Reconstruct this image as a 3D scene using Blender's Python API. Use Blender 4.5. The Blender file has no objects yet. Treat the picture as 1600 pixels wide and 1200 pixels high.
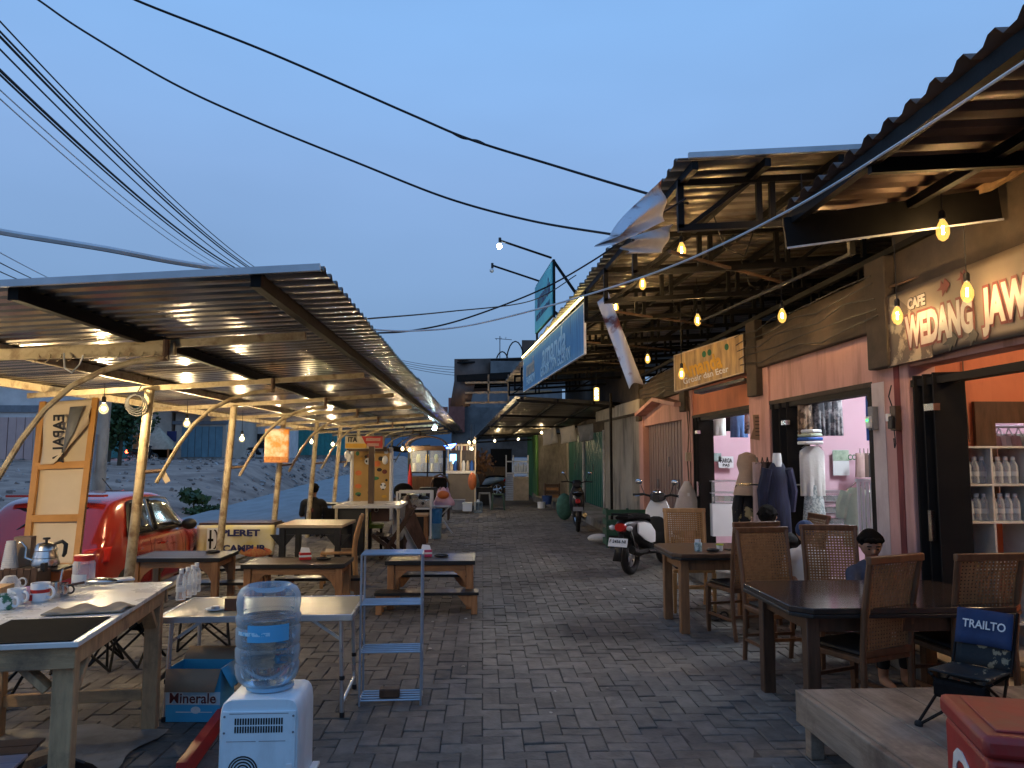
import bpy, bmesh, math, random
from mathutils import Vector, Matrix
random.seed(7)
R = math.radians
SC = bpy.context.scene
COL = SC.collection

# ---------------------------------------------------------------- camera
cd = bpy.data.cameras.new('camera')
cam = bpy.data.objects.new('camera', cd); COL.objects.link(cam)
EYE = Vector((0, 0, 1.6))
PITCH = math.atan(111/1202); YAW = math.atan(45/1202*math.cos(PITCH))
cam.location = EYE
cam.rotation_euler = (math.pi/2 + PITCH, 0, -YAW)
cd.sensor_width = 36; cd.lens = 36*1202/1600
cd.clip_start = .05; cd.clip_end = 3000
SC.camera = cam

# ---------------------------------------------------------------- sky, sun, exposure
SUN_EL, SUN_AZ = 3.0, 250.0
w = bpy.data.worlds.new('World'); SC.world = w; w.use_nodes = True
nt = w.node_tree; nt.nodes.clear()
out = nt.nodes.new('ShaderNodeOutputWorld'); bg = nt.nodes.new('ShaderNodeBackground')
sky = nt.nodes.new('ShaderNodeTexSky'); sky.sky_type = 'NISHITA'; sky.sun_disc = False
sky.sun_elevation = R(SUN_EL); sky.sun_rotation = R(SUN_AZ); sky.altitude = 0
sky.air_density = 1.0; sky.dust_density = 0.6; sky.ozone_density = 4.0
tc = nt.nodes.new('ShaderNodeTexCoord'); sep = nt.nodes.new('ShaderNodeSeparateXYZ')
nt.links.new(tc.outputs['Generated'], sep.inputs[0])
rp = nt.nodes.new('ShaderNodeValToRGB')       # dusk gradient from the horizon haze up to the zenith
e = rp.color_ramp.elements
e[0].position = 0.0; e[0].color = (.15, .245, .41, 1)
e[1].position = 1.0; e[1].color = (.17, .37, .78, 1)
for pos, c in ((.12, (.205, .34, .56, 1)), (.34, (.262, .44, .77, 1)), (.50, (.262, .50, .91, 1)), (.7, (.20, .42, .82, 1))):
    n = rp.color_ramp.elements.new(pos); n.color = c
nt.links.new(sep.outputs['Z'], rp.inputs['Fac'])
sc_ = nt.nodes.new('ShaderNodeVectorMath'); sc_.operation = 'SCALE'; sc_.inputs['Scale'].default_value = .12
nt.links.new(sky.outputs[0], sc_.inputs[0])
mx = nt.nodes.new('ShaderNodeMixRGB'); mx.inputs['Fac'].default_value = .9
hz = nt.nodes.new('ShaderNodeTexNoise'); hz.inputs['Scale'].default_value = 2.2; hz.inputs['Detail'].default_value = 3   # faint unevenness of the evening haze
hm = nt.nodes.new('ShaderNodeMapping'); hm.inputs['Scale'].default_value = (1, 1, 3); nt.links.new(tc.outputs['Generated'], hm.inputs[0]); nt.links.new(hm.outputs[0], hz.inputs['Vector'])
hr = nt.nodes.new('ShaderNodeMapRange'); hr.inputs['From Min'].default_value = .3; hr.inputs['From Max'].default_value = .7; hr.inputs['To Min'].default_value = .95; hr.inputs['To Max'].default_value = 1.05; nt.links.new(hz.outputs[0], hr.inputs[0])
hs = nt.nodes.new('ShaderNodeVectorMath'); hs.operation = 'SCALE'; nt.links.new(rp.outputs[0], hs.inputs[0]); nt.links.new(hr.outputs[0], hs.inputs['Scale'])
nt.links.new(sc_.outputs[0], mx.inputs[1]); nt.links.new(hs.outputs[0], mx.inputs[2])
nt.links.new(mx.outputs[0], bg.inputs['Color']); bg.inputs['Strength'].default_value = .91
nt.links.new(bg.outputs[0], out.inputs[0])
sd = bpy.data.lights.new('sun', 'SUN'); sd.energy = .04; sd.angle = R(20); sd.color = (1, .8, .65)
so = bpy.data.objects.new('sun', sd); COL.objects.link(so)
so.rotation_euler = (R(90-SUN_EL-12), 0, R(180-SUN_AZ))
SC.view_settings.view_transform = 'Standard'; SC.view_settings.look = 'None'
SC.view_settings.exposure = 0.25; SC.view_settings.gamma = 1; SC.view_settings.use_curve_mapping = False
SC.render.engine = 'CYCLES'
cy = SC.cycles
cy.use_denoising = True
try: cy.denoiser = 'OPENIMAGEDENOISE'
except Exception: pass
cy.max_bounces = 8; cy.diffuse_bounces = 3; cy.glossy_bounces = 3; cy.transmission_bounces = 6; cy.transparent_max_bounces = 10
cy.sample_clamp_indirect = 3.0; cy.sample_clamp_direct = 0; cy.caustics_reflective = False; cy.caustics_refractive = False
cy.blur_glossy = 1.0

# ---------------------------------------------------------------- helpers
_Rt = Vector((math.cos(YAW), -math.sin(YAW), 0))
_Fw = Vector((math.sin(YAW)*math.cos(PITCH), math.cos(YAW)*math.cos(PITCH), math.sin(PITCH)))
_Up = _Rt.cross(_Fw)
def at(x, y, Y):
    """measured point of the place: photograph pixel x, y at Y metres down the lane"""
    d = _Rt*((x-800)/1202) + _Up*((600-y)/1202) + _Fw
    return EYE + d*(Y/d.y)

def setin(n, k, v):
    if k in n.inputs: n.inputs[k].default_value = v

def mat(name, c1, c2=None, rough=.6, metal=0., scale=6., bump=.15, stretch=(1, 1, 1), bscale=None, spec=.5,
        rvar=.1, emit=None, es=0., alpha=1., trans=0., ior=1.45, island=0., dirt=None, dscale=2.5, dstretch=None, coat=0., lo=.35, hi=.65):
    m = bpy.data.materials.new(name); m.use_nodes = True
    t = m.node_tree; L = t.links; b = t.nodes['Principled BSDF']
    c2 = c2 or tuple(x*.72 for x in c1)
    c1 = (*c1[:3], 1); c2 = (*c2[:3], 1)
    tcn = t.nodes.new('ShaderNodeTexCoord'); mp = t.nodes.new('ShaderNodeMapping'); mp.inputs['Scale'].default_value = stretch
    oi = t.nodes.new('ShaderNodeObjectInfo'); mul = t.nodes.new('ShaderNodeMath'); mul.operation = 'MULTIPLY'; mul.inputs[1].default_value = 37.
    L.new(oi.outputs['Random'], mul.inputs[0]); L.new(tcn.outputs['Object'], mp.inputs['Vector'])
    no = t.nodes.new('ShaderNodeTexNoise'); no.noise_dimensions = '4D'; no.inputs['Scale'].default_value = scale; no.inputs['Detail'].default_value = 6; no.inputs['Roughness'].default_value = .6
    L.new(mp.outputs[0], no.inputs['Vector']); L.new(mul.outputs[0], no.inputs['W'])
    r = t.nodes.new('ShaderNodeValToRGB'); r.color_ramp.elements[0].position = lo; r.color_ramp.elements[1].position = hi
    r.color_ramp.elements[0].color = c2; r.color_ramp.elements[1].color = c1
    L.new(no.outputs[0], r.inputs[0]); col = r.outputs[0]
    if island:
        g = t.nodes.new('ShaderNodeNewGeometry'); a = t.nodes.new('ShaderNodeMath'); a.operation = 'ADD'
        L.new(g.outputs['Random Per Island'], a.inputs[0]); L.new(oi.outputs['Random'], a.inputs[1])
        f = t.nodes.new('ShaderNodeMath'); f.operation = 'FRACT'; L.new(a.outputs[0], f.inputs[0])
        mr = t.nodes.new('ShaderNodeMapRange'); mr.inputs['To Min'].default_value = 1-island; mr.inputs['To Max'].default_value = 1+island
        L.new(f.outputs[0], mr.inputs[0])
        v = t.nodes.new('ShaderNodeVectorMath'); v.operation = 'SCALE'; L.new(col, v.inputs[0]); L.new(mr.outputs[0], v.inputs['Scale']); col = v.outputs[0]
    if dirt:
        gn = t.nodes.new('ShaderNodeTexNoise'); gn.inputs['Scale'].default_value = dscale; gn.inputs['Detail'].default_value = 8; gn.inputs['Roughness'].default_value = .7
        dmp = t.nodes.new('ShaderNodeMapping'); dmp.inputs['Scale'].default_value = dstretch or (1, 1, 1)
        L.new(tcn.outputs['Object'], dmp.inputs['Vector']); L.new(dmp.outputs[0], gn.inputs['Vector'])
        dr = t.nodes.new('ShaderNodeValToRGB'); dr.color_ramp.elements[0].position = .48; dr.color_ramp.elements[1].position = .68
        L.new(gn.outputs[0], dr.inputs[0])
        mm = t.nodes.new('ShaderNodeMixRGB'); mm.inputs[2].default_value = (*dirt, 1); L.new(dr.outputs[0], mm.inputs[0]); L.new(col, mm.inputs[1]); col = mm.outputs[0]
    L.new(col, b.inputs['Base Color'])
    rr = t.nodes.new('ShaderNodeMapRange'); rr.inputs['To Min'].default_value = max(.02, rough-rvar); rr.inputs['To Max'].default_value = min(1, rough+rvar)
    L.new(no.outputs[0], rr.inputs[0]); L.new(rr.outputs[0], b.inputs['Roughness'])
    b.inputs['Metallic'].default_value = metal; setin(b, 'Specular IOR Level', spec); setin(b, 'IOR', ior)
    setin(b, 'Transmission Weight', trans); setin(b, 'Alpha', alpha); setin(b, 'Coat Weight', coat); setin(b, 'Coat Roughness', .08)
    if bump:
        bn = t.nodes.new('ShaderNodeTexNoise'); bn.inputs['Scale'].default_value = bscale or scale*5; bn.inputs['Detail'].default_value = 5
        L.new(mp.outputs[0], bn.inputs['Vector'])
        bp = t.nodes.new('ShaderNodeBump'); bp.inputs['Strength'].default_value = bump; bp.inputs['Distance'].default_value = .01
        L.new(bn.outputs[0], bp.inputs['Height']); L.new(bp.outputs[0], b.inputs['Normal'])
    if emit:
        setin(b, 'Emission Color', (*emit, 1)); setin(b, 'Emission Strength', es)
    return m

def emitter(name, c, s):
    m = bpy.data.materials.new(name); m.use_nodes = True; t = m.node_tree; t.nodes.clear()
    o = t.nodes.new('ShaderNodeOutputMaterial'); e = t.nodes.new('ShaderNodeEmission')
    e.inputs[0].default_value = (*c, 1); e.inputs[1].default_value = s; t.links.new(e.outputs[0], o.inputs[0]); return m

def shell(name, c, s, tr=.75):
    """thin clear bulb glass glowing from the filament inside it"""
    m = bpy.data.materials.new(name); m.use_nodes = True; t = m.node_tree; t.nodes.clear()
    o = t.nodes.new('ShaderNodeOutputMaterial'); e = t.nodes.new('ShaderNodeEmission'); e.inputs[0].default_value = (*c, 1); e.inputs[1].default_value = s
    x = t.nodes.new('ShaderNodeBsdfTransparent'); a = t.nodes.new('ShaderNodeMixShader'); a.inputs[0].default_value = tr
    t.links.new(e.outputs[0], a.inputs[1]); t.links.new(x.outputs[0], a.inputs[2]); t.links.new(a.outputs[0], o.inputs[0]); return m

def clear(name, c=(.9, .95, 1), rough=.05, tr=.8, spec=.5, tint=None):
    """thin clear plastic or glass: a mix of see-through and gloss"""
    m = bpy.data.materials.new(name); m.use_nodes = True; t = m.node_tree; b = t.nodes['Principled BSDF']; o = t.nodes['Material Output']
    b.inputs['Base Color'].default_value = (*c, 1); b.inputs['Roughness'].default_value = rough
    x = t.nodes.new('ShaderNodeBsdfTransparent'); x.inputs[0].default_value = (*(tint or (1, 1, 1)), 1); a = t.nodes.new('ShaderNodeMixShader')
    lw = t.nodes.new('ShaderNodeLayerWeight'); lw.inputs[0].default_value = .35
    mr = t.nodes.new('ShaderNodeMapRange'); mr.inputs['To Min'].default_value = tr; mr.inputs['To Max'].default_value = .15
    t.links.new(lw.outputs['Facing'], mr.inputs[0]); t.links.new(mr.outputs[0], a.inputs[0])
    t.links.new(b.outputs[0], a.inputs[1]); t.links.new(x.outputs[0], a.inputs[2]); t.links.new(a.outputs[0], o.inputs[0]); return m

class B:
    def __init__(s): s.v = []; s.f = []
    def add(s, vs, fs):
        o = len(s.v); s.v += [tuple(p) for p in vs]; s.f += [tuple(i+o for i in f) for f in fs]; return s
    def box(s, c, d, rz=0, M=None):
        x, y, z = (k/2 for k in d)
        vs = [Vector(p) for p in ((-x,-y,-z),(x,-y,-z),(x,y,-z),(-x,y,-z),(-x,-y,z),(x,-y,z),(x,y,z),(-x,y,z))]
        if rz: M = Matrix.Rotation(rz, 3, 'Z')
        if M is not None: vs = [M @ p for p in vs]
        c = Vector(c)
        return s.add([p+c for p in vs], [(0,3,2,1),(4,5,6,7),(0,1,5,4),(1,2,6,5),(2,3,7,6),(3,0,4,7)])
    def bb(s, x0, x1, y0, y1, z0, z1): return s.box(((x0+x1)/2,(y0+y1)/2,(z0+z1)/2), (abs(x1-x0),abs(y1-y0),abs(z1-z0)))
    def bar(s, p, q, a, b=None, up=(0,0,1), a2=None, b2=None):
        p, q = Vector(p), Vector(q); b = b or a; a2 = a2 or a; b2 = b2 or b
        d = (q-p).normalized(); u = Vector(up)
        if abs(d.dot(u)) > .98: u = Vector((0,1,0))
        sx = d.cross(u).normalized(); uz = sx.cross(d).normalized()
        vs = []
        for c, aa, bb_ in ((p, a, b), (q, a2, b2)):
            vs += [c-sx*aa/2-uz*bb_/2, c+sx*aa/2-uz*bb_/2, c+sx*aa/2+uz*bb_/2, c-sx*aa/2+uz*bb_/2]
        return s.add(vs, [(3,2,1,0),(4,5,6,7),(0,1,5,4),(1,2,6,5),(2,3,7,6),(3,0,4,7)])
    def tube(s, pts, r, n=8, cap=True):
        pts = [Vector(p) for p in pts]; rs = r if isinstance(r, (list, tuple)) else [r]*len(pts)
        rings = []; pu = None
        for i, p in enumerate(pts):
            d = (pts[min(i+1, len(pts)-1)]-pts[max(i-1, 0)])
            d = d.normalized() if d.length > 1e-9 else Vector((0,0,1))
            if pu is None:
                pu = Vector((0,0,1)) if abs(d.z) < .9 else Vector((0,1,0))
            a = d.cross(pu)
            if a.length < 1e-4: a = d.cross(Vector((1,0,0)))
            a.normalize(); b = a.cross(d).normalized(); pu = b
            rings.append([p+(a*math.cos(2*math.pi*k/n)+b*math.sin(2*math.pi*k/n))*rs[i] for k in range(n)])
        return s.loft(rings, cap)
    def loft(s, rings, cap=True, closed=True):
        n = len(rings[0]); vs = [p for r_ in rings for p in r_]; fs = []
        for i in range(len(rings)-1):
            for k in range(n if closed else n-1):
                k2 = (k+1) % n; fs.append((i*n+k, i*n+k2, (i+1)*n+k2, (i+1)*n+k))
        if cap and closed: fs += [tuple(reversed(range(n))), tuple((len(rings)-1)*n+k for k in range(n))]
        return s.add(vs, fs)
    def lathe(s, prof, n=16, c=(0,0,0), M=None, cap=True):
        c = Vector(c); rings = []
        for r_, z in prof:
            ring = []
            for k in range(n):
                p = Vector((r_*math.cos(2*math.pi*k/n), r_*math.sin(2*math.pi*k/n), z))
                ring.append((M @ p if M is not None else p)+c)
            rings.append(ring)
        return s.loft(rings, cap)
    def ball(s, c, r, n=12, m=8, sc=(1,1,1)):
        return s.lathe([(max(1e-4, math.sin(math.pi*i/m)*r), -math.cos(math.pi*i/m)*r) for i in range(m+1)], n, c, Matrix.Diagonal(Vector(sc)))
    def torus(s, c, R_, r, n=20, m=8, M=None):
        c = Vector(c); vs = []; fs = []
        for i in range(n):
            a = 2*math.pi*i/n
            for j in range(m):
                b = 2*math.pi*j/m; p = Vector(((R_+r*math.cos(b))*math.cos(a), (R_+r*math.cos(b))*math.sin(a), r*math.sin(b)))
                vs.append((M @ p if M is not None else p)+c)
        for i in range(n):
            for j in range(m): fs.append((i*m+j, ((i+1)%n)*m+j, ((i+1)%n)*m+(j+1)%m, i*m+(j+1)%m))
        return s.add(vs, fs)
    def grid(s, fn, nu, nv):
        vs = [fn(i/nu, j/nv) for i in range(nu+1) for j in range(nv+1)]
        return s.add(vs, [(i*(nv+1)+j, (i+1)*(nv+1)+j, (i+1)*(nv+1)+j+1, i*(nv+1)+j+1) for i in range(nu) for j in range(nv)])
    def prism(s, poly, h, M=None, c=(0,0,0)):
        n = len(poly); c = Vector(c); vs = []
        for z in (-h/2, h/2):
            for x, y in poly:
                p = Vector((x, y, z)); vs.append((M @ p if M is not None else p)+c)
        fs = [tuple(reversed(range(n))), tuple(range(n, 2*n))]+[(k, (k+1)%n, n+(k+1)%n, n+k) for k in range(n)]
        return s.add(vs, fs)
    def mesh(s, name, smooth=True, ang=35):
        me = bpy.data.meshes.new(name); bm = bmesh.new()
        vs = [bm.verts.new(p) for p in s.v]
        for f in s.f:
            try: bm.faces.new([vs[i] for i in f])
            except ValueError: pass
        bmesh.ops.recalc_face_normals(bm, faces=bm.faces)
        bm.to_mesh(me); bm.free()
        if smooth:
            for p in me.polygons: p.use_smooth = True
            me.set_sharp_from_angle(angle=R(ang))
        return me
    def build(s, name, m, parent=None, loc=(0,0,0), rz=0, bev=0, label=None, kind=None, smooth=True, thick=0, ang=35):
        o = bpy.data.objects.new(name, s.mesh(name, smooth, ang)); COL.objects.link(o)
        o.data.materials.append(m); o.parent = parent; o.location = loc; o.rotation_euler = (0, 0, rz)
        if thick:
            k = o.modifiers.new('thickness', 'SOLIDIFY'); k.thickness = thick; k.offset = 0
        if bev:
            k = o.modifiers.new('edge', 'BEVEL'); k.width = bev; k.segments = 2; k.limit_method = 'ANGLE'; k.harden_normals = False
        if label: o['label'] = label
        if kind: o['kind'] = kind
        return o

def tag(o, label=None, cat=None, group=None, kind=None):
    for k, v in (('label', label), ('category', cat), ('group', group), ('kind', kind)):
        if v: o[k] = v
        elif k in o and k != 'kind': del o[k]
    return o
def thing(name, label, cat, loc=(0,0,0), rz=0, group=None):
    o = bpy.data.objects.new(name, None); COL.objects.link(o); o.empty_display_size = .1
    o.location = loc; o.rotation_euler = (0, 0, rz); return tag(o, label, cat, group)
def kids(o): return [c for c in o.children]
def dup(o, loc, rz, label, group=None, parent=None):
    c = o.copy(); COL.objects.link(c); c.parent = parent
    if parent is None:
        c.location = loc; c.rotation_euler = (0, 0, rz); c['label'] = label
        if group: c['group'] = group
    for k in list(o.children): dup(k, None, None, None, None, c)
    return c
def inst(src, parent, loc, rot=None, scale=None):
    """another object on the same mesh"""
    c = src.copy(); COL.objects.link(c); c.parent = parent; c.location = loc
    if rot: c.rotation_euler = rot
    if scale: c.scale = scale
    return c
def text(body, m, parent, loc, rot, size, fit=None, bold=0., name='lettering', ext=.0015, align='CENTER', shear=0., mirror=False):
    cu = bpy.data.curves.new(name, 'FONT'); cu.body = body; cu.size = size; cu.extrude = ext; cu.offset = bold; cu.align_x = align; cu.align_y = 'CENTER'; cu.shear = shear
    cu.resolution_u = 3
    o = bpy.data.objects.new(name, cu); COL.objects.link(o); o.data.materials.append(m); o.parent = parent; o.location = loc; o.rotation_euler = rot
    sx = 1
    if fit:
        bpy.context.view_layer.update(); sx = fit/max(o.dimensions.x, 1e-4)
    o.scale = (-sx if mirror else sx, 1, 1)
    TEXTS.append(o); return o
TEXTS = []
WALLTXT = (R(90), 0, R(-90))      # lettering on a face that looks towards -X
FRONTTXT = (R(90), 0, 0)          # lettering on a face that looks towards the camera
# ---------------------------------------------------------------- materials
m_paver = mat('paver stone', (.185,.165,.145), (.105,.094,.083), rough=.8, scale=9, bump=.5, island=.22, dirt=(.055,.048,.042), dscale=.8)
m_joint = mat('joint sand', (.075,.066,.058), rough=.95, scale=30)
m_concrete = mat('worn concrete', (.30,.28,.25), (.17,.155,.135), rough=.9, scale=3, bump=.35, dirt=(.11,.09,.07), dscale=1.6)
m_asphalt = mat('dusty asphalt', (.30,.295,.29), (.22,.215,.21), rough=.75, scale=2.5, bump=.3, bscale=90, stretch=(1,.25,1))
m_dirt = mat('rubble dirt', (.50,.335,.25), (.28,.18,.135), rough=.95, scale=.9, bump=.9, bscale=5, dirt=(.20,.125,.09), dscale=.5)
m_zinc = mat('zinc roofing', (.31,.285,.255), (.19,.17,.145), rough=.24, metal=.8, scale=2.2, bump=.08, stretch=(.4,1,1), dirt=(.20,.165,.13), dscale=1.1)
m_oldzinc = mat('old zinc roofing', (.28,.25,.21), (.14,.12,.098), rough=.42, metal=.45, scale=2, bump=.12, stretch=(.4,1,1), dirt=(.10,.075,.055), dscale=1.0)
m_brownroof = mat('brown metal roofing', (.16,.10,.075), (.09,.06,.045), rough=.5, metal=.3, scale=3, bump=.1)
m_trim = mat('pale ridge trim', (.55,.57,.60), rough=.4, metal=.7, scale=3)
m_darksteel = mat('dark painted steel', (.010,.009,.0085), (.006,.0055,.005), rough=.6, scale=9, bump=.1, spec=.2)
m_cream = mat('cream painted steel', (.62,.52,.34), (.46,.37,.22), rough=.5, scale=7, bump=.15, dirt=(.22,.13,.07), dscale=7)
m_rusty = mat('rusty steel', (.20,.13,.09), (.10,.06,.04), rough=.7, scale=8, metal=.3)
m_pink = mat('pink wall paint', (.64,.36,.31), (.54,.29,.25), rough=.8, scale=1.6, bump=.2, dirt=(.36,.19,.15), dscale=2.2, dstretch=(1,1.6,.22))
m_pinkin = mat('pink interior paint', (.74,.49,.57), (.69,.44,.52), rough=.8, scale=1.2, bump=.05)
m_orange = mat('orange wall paint', (.70,.235,.115), (.62,.19,.09), rough=.75, scale=1.6, bump=.12, dirt=(.50,.15,.075), dscale=2., dstretch=(1,1.4,.3))
m_greywall = mat('grey plaster', (.40,.36,.30), (.28,.25,.21), rough=.9, scale=1.4, bump=.3, dirt=(.13,.115,.10), dscale=1.6, dstretch=(1,1.4,.35))
m_whitewall = mat('white plaster', (.62,.62,.62), (.46,.46,.46), rough=.85, scale=1.5, bump=.2, dirt=(.25,.25,.25))
m_darkconc = mat('sooty shade-dark concrete', (.105,.078,.055), (.045,.034,.026), rough=.9, scale=2.5, bump=.4, dirt=(.05,.038,.03), dscale=1.7)  # soot tone, darkened further to carry the shade of the open roof space
m_greendoor = mat('green shutter steel', (.02,.145,.115), (.012,.09,.072), rough=.45, scale=2, bump=.06, stretch=(3,3,.4))
m_browndoor = mat('mauve shutter steel', (.26,.165,.15), (.185,.115,.105), rough=.5, scale=2, bump=.06, stretch=(3,3,.4))
m_blackdoor = mat('black folding door steel', (.016,.014,.013), (.010,.009,.009), rough=.6, scale=3, bump=.05, spec=.15)
m_wood = mat('orange wood', (.40,.20,.085), (.27,.125,.05), rough=.5, scale=5, bump=.15, stretch=(6,6,1))
m_woodx = mat('orange wood rail', (.40,.20,.085), (.27,.125,.05), rough=.5, scale=5, bump=.15, stretch=(1,6,6))
m_rawwood = mat('weathered raw wood', (.52,.33,.17), (.33,.205,.105), rough=.75, scale=5, bump=.3, stretch=(6,6,1), dirt=(.15,.10,.065), dscale=3)
m_rawwoodx = mat('weathered raw wood rail', (.52,.33,.17), (.33,.205,.105), rough=.75, scale=5, bump=.3, stretch=(1,6,6), dirt=(.15,.10,.065), dscale=3)
m_deck = mat('grey weathered plank', (.33,.27,.21), (.20,.16,.12), rough=.7, scale=4, bump=.3, stretch=(7,.7,7), dirt=(.12,.09,.07), dscale=2.5)
m_plank = mat('dark stained plank', (.085,.062,.045), (.045,.033,.026), rough=.35, scale=4, bump=.15, stretch=(1,9,5))
m_black = mat('black gloss edge', (.018,.017,.016), rough=.35, scale=5, bump=.05)
m_darkwood = mat('dark brown wood', (.10,.055,.032), (.055,.03,.018), rough=.4, scale=5, bump=.12, stretch=(6,6,1))
m_darktop = mat('dark polished table top', (.05,.035,.027), (.028,.02,.016), rough=.13, scale=3, bump=.03, stretch=(1,5,1))
m_cane = mat('woven cane', (.36,.195,.085), (.24,.125,.055), rough=.55, scale=30, bump=.2)
m_chairwood = mat('chair frame wood', (.17,.082,.04), (.10,.048,.024), rough=.4, scale=5, bump=.12, stretch=(5,5,1))
m_chairwood2 = mat('honey chair wood', (.50,.28,.12), (.36,.19,.075), rough=.45, scale=5, bump=.12, stretch=(5,5,1))
m_seat = mat('black seat pad', (.02,.018,.018), rough=.6, scale=20)
m_whitetop = mat('white laminate', (.74,.72,.68), (.66,.63,.58), rough=.28, scale=3, bump=.03, dirt=(.58,.52,.44), dscale=2)
m_alu = mat('aluminium tube', (.70,.71,.73), (.6,.6,.62), rough=.3, metal=.9, scale=8, bump=.03)
m_alutop = mat('beige camping table top', (.66,.55,.36), (.60,.50,.32), rough=.22, scale=2, bump=.02)
m_rackblue = mat('pale steel rod', (.42,.50,.60), (.34,.41,.5), rough=.35, metal=.6, scale=8, bump=.03)
m_white = mat('white plastic', (.78,.79,.80), (.73,.74,.75), rough=.35, scale=3, bump=.02)
m_whitebody = mat('pale dispenser plastic', (.70,.82,.88), (.66,.78,.84), rough=.36, scale=3, bump=.02, dirt=(.56,.64,.68), dscale=5, dstretch=(1,1,.4))
m_grey = mat('grey plastic', (.22,.23,.25), rough=.5, scale=5, bump=.05)
m_dark = mat('black plastic', (.016,.016,.017), rough=.45, scale=5, bump=.05)
m_rubber = mat('black rubber', (.02,.02,.02), rough=.8, scale=20, bump=.2)
m_chrome = mat('chrome', (.75,.75,.75), rough=.15, metal=1, scale=4, bump=0)
m_steel = mat('brushed steel', (.62,.61,.59), (.5,.49,.47), rough=.25, metal=1, scale=6, bump=.03)
m_red = mat('red plastic', (.52,.03,.025), (.42,.022,.02), rough=.4, scale=4, bump=.05)
m_crate = mat('red cooler plastic', (.36,.028,.022), (.27,.02,.017), rough=.45, scale=4, bump=.1, dirt=(.22,.05,.04), dscale=4)
m_redpaint = mat('red car paint', (.30,.020,.013), (.28,.018,.012), rough=.2, metal=.1, scale=2, bump=0, coat=.9)
m_carglass = mat('tinted car glass', (.012,.014,.018), rough=.06, scale=2, bump=0, spec=.8)
m_lampred = mat('red lamp lens', (.55,.02,.015), rough=.12, scale=3, bump=0, coat=.6)
m_lampclear = mat('clear lamp lens', (.7,.7,.7), rough=.12, scale=3, bump=0)
m_cloth_w = mat('white cloth', (.72,.70,.67), (.60,.58,.55), rough=.9, scale=6, bump=.25)
m_canvas = mat('cream banner sheet', (.70,.58,.42), (.62,.50,.35), rough=.7, scale=2, bump=.08)
m_bannerback = mat('grey banner back', (.62,.56,.47), (.50,.45,.38), rough=.6, scale=3, bump=.1)
m_blackcloth = mat('black mesh fabric', (.014,.013,.013), rough=.95, scale=30, spec=.05)
m_navy = mat('navy fabric', (.02,.045,.12), (.014,.032,.09), rough=.8, scale=12)
m_floral = mat('dark floral fabric', (.24,.21,.14), (.012,.018,.022), rough=.85, scale=13, lo=.57, hi=.60)
m_skin = mat('skin', (.40,.215,.135), (.34,.18,.11), rough=.5, scale=8, bump=.04)
m_hair = mat('black hair', (.008,.007,.006), rough=.8, scale=40, bump=.4, spec=.12)
m_blueshirt = mat('blue grey shirt cloth', (.055,.068,.11), (.03,.038,.065), rough=.85, scale=14)
m_blackshirt = mat('black shirt cloth', (.016,.016,.018), rough=.9, scale=10)
m_card = mat('brown cardboard', (.34,.24,.16), (.27,.19,.125), rough=.85, scale=4)
m_cardblue = mat('blue printed cardboard', (.05,.33,.55), (.06,.40,.62), rough=.5, scale=3)
m_leaf = mat('leaf green', (.055,.10,.03), (.028,.06,.018), rough=.6, scale=3, island=.35)
m_bark = mat('bark', (.10,.075,.05), rough=.9, scale=8)
m_cable = mat('cable sheath', (.014,.014,.016), rough=.6, scale=5, bump=0)
m_palecable = mat('pale cable sheath', (.78,.80,.82), rough=.5, scale=5, bump=0)
m_clear = clear('clear plastic')
m_jug = clear('water jug plastic', c=(.55,.72,.85), rough=.1, tr=.93, tint=(.84,.92,.97))
m_water = mat('water', (.80,.92,1.0), (.78,.9,1), rough=.02, trans=1.0, ior=1.33, scale=2, bump=0)
m_glass = clear('shop glass', c=(.8,.85,.85), tr=.85)
m_tlit = mat('white print', (.80,.80,.78), rough=.5, scale=6, bump=0)
m_tblack = mat('black print', (.012,.012,.014), rough=.5, scale=6, bump=0)
m_tnavy = mat('navy print', (.03,.035,.13), rough=.5, scale=6, bump=0)
m_tred = mat('maroon print', (.15,.028,.024), rough=.5, scale=6, bump=0)
m_tyel = mat('yellow print', (.72,.40,.04), rough=.5, scale=6, bump=0)
m_tgreen = mat('green print', (.03,.17,.07), rough=.5, scale=6, bump=0)
m_torange = mat('orange print', (.72,.19,.05), rough=.5, scale=6, bump=0)

m_fargrey = mat('far weathered concrete', (.24,.235,.23), (.13,.13,.13), rough=.95, scale=.9, bump=.2, dirt=(.07,.07,.07), dscale=.6)
WARM, WARM2, COOL = (1, .74, .40), (1, .62, .25), (.70, .86, 1)
e_core = emitter('lamp core warm', WARM, 6800); e_weak = emitter('far lamp core', WARM, 2000); e_shell = shell('lamp glass warm', (1,.74,.34), 2.4, .72)
e_fil = emitter('filament', WARM2, 1300); e_amber = shell('amber lamp glass', (1,.50,.10), 2.6, .7)
e_cool = emitter('cool lamp', COOL, 40); e_tube = emitter('shop tube', (.82,.92,1), 460)

# ---------------------------------------------------------------- setting: ground, pavers, walkway, road, lot, hill
gb = B()
gb.bb(-3.75, 7.5, -3, 60, -.30, -.012)
ground = gb.build('ground', m_joint, kind='structure', smooth=False)
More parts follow.
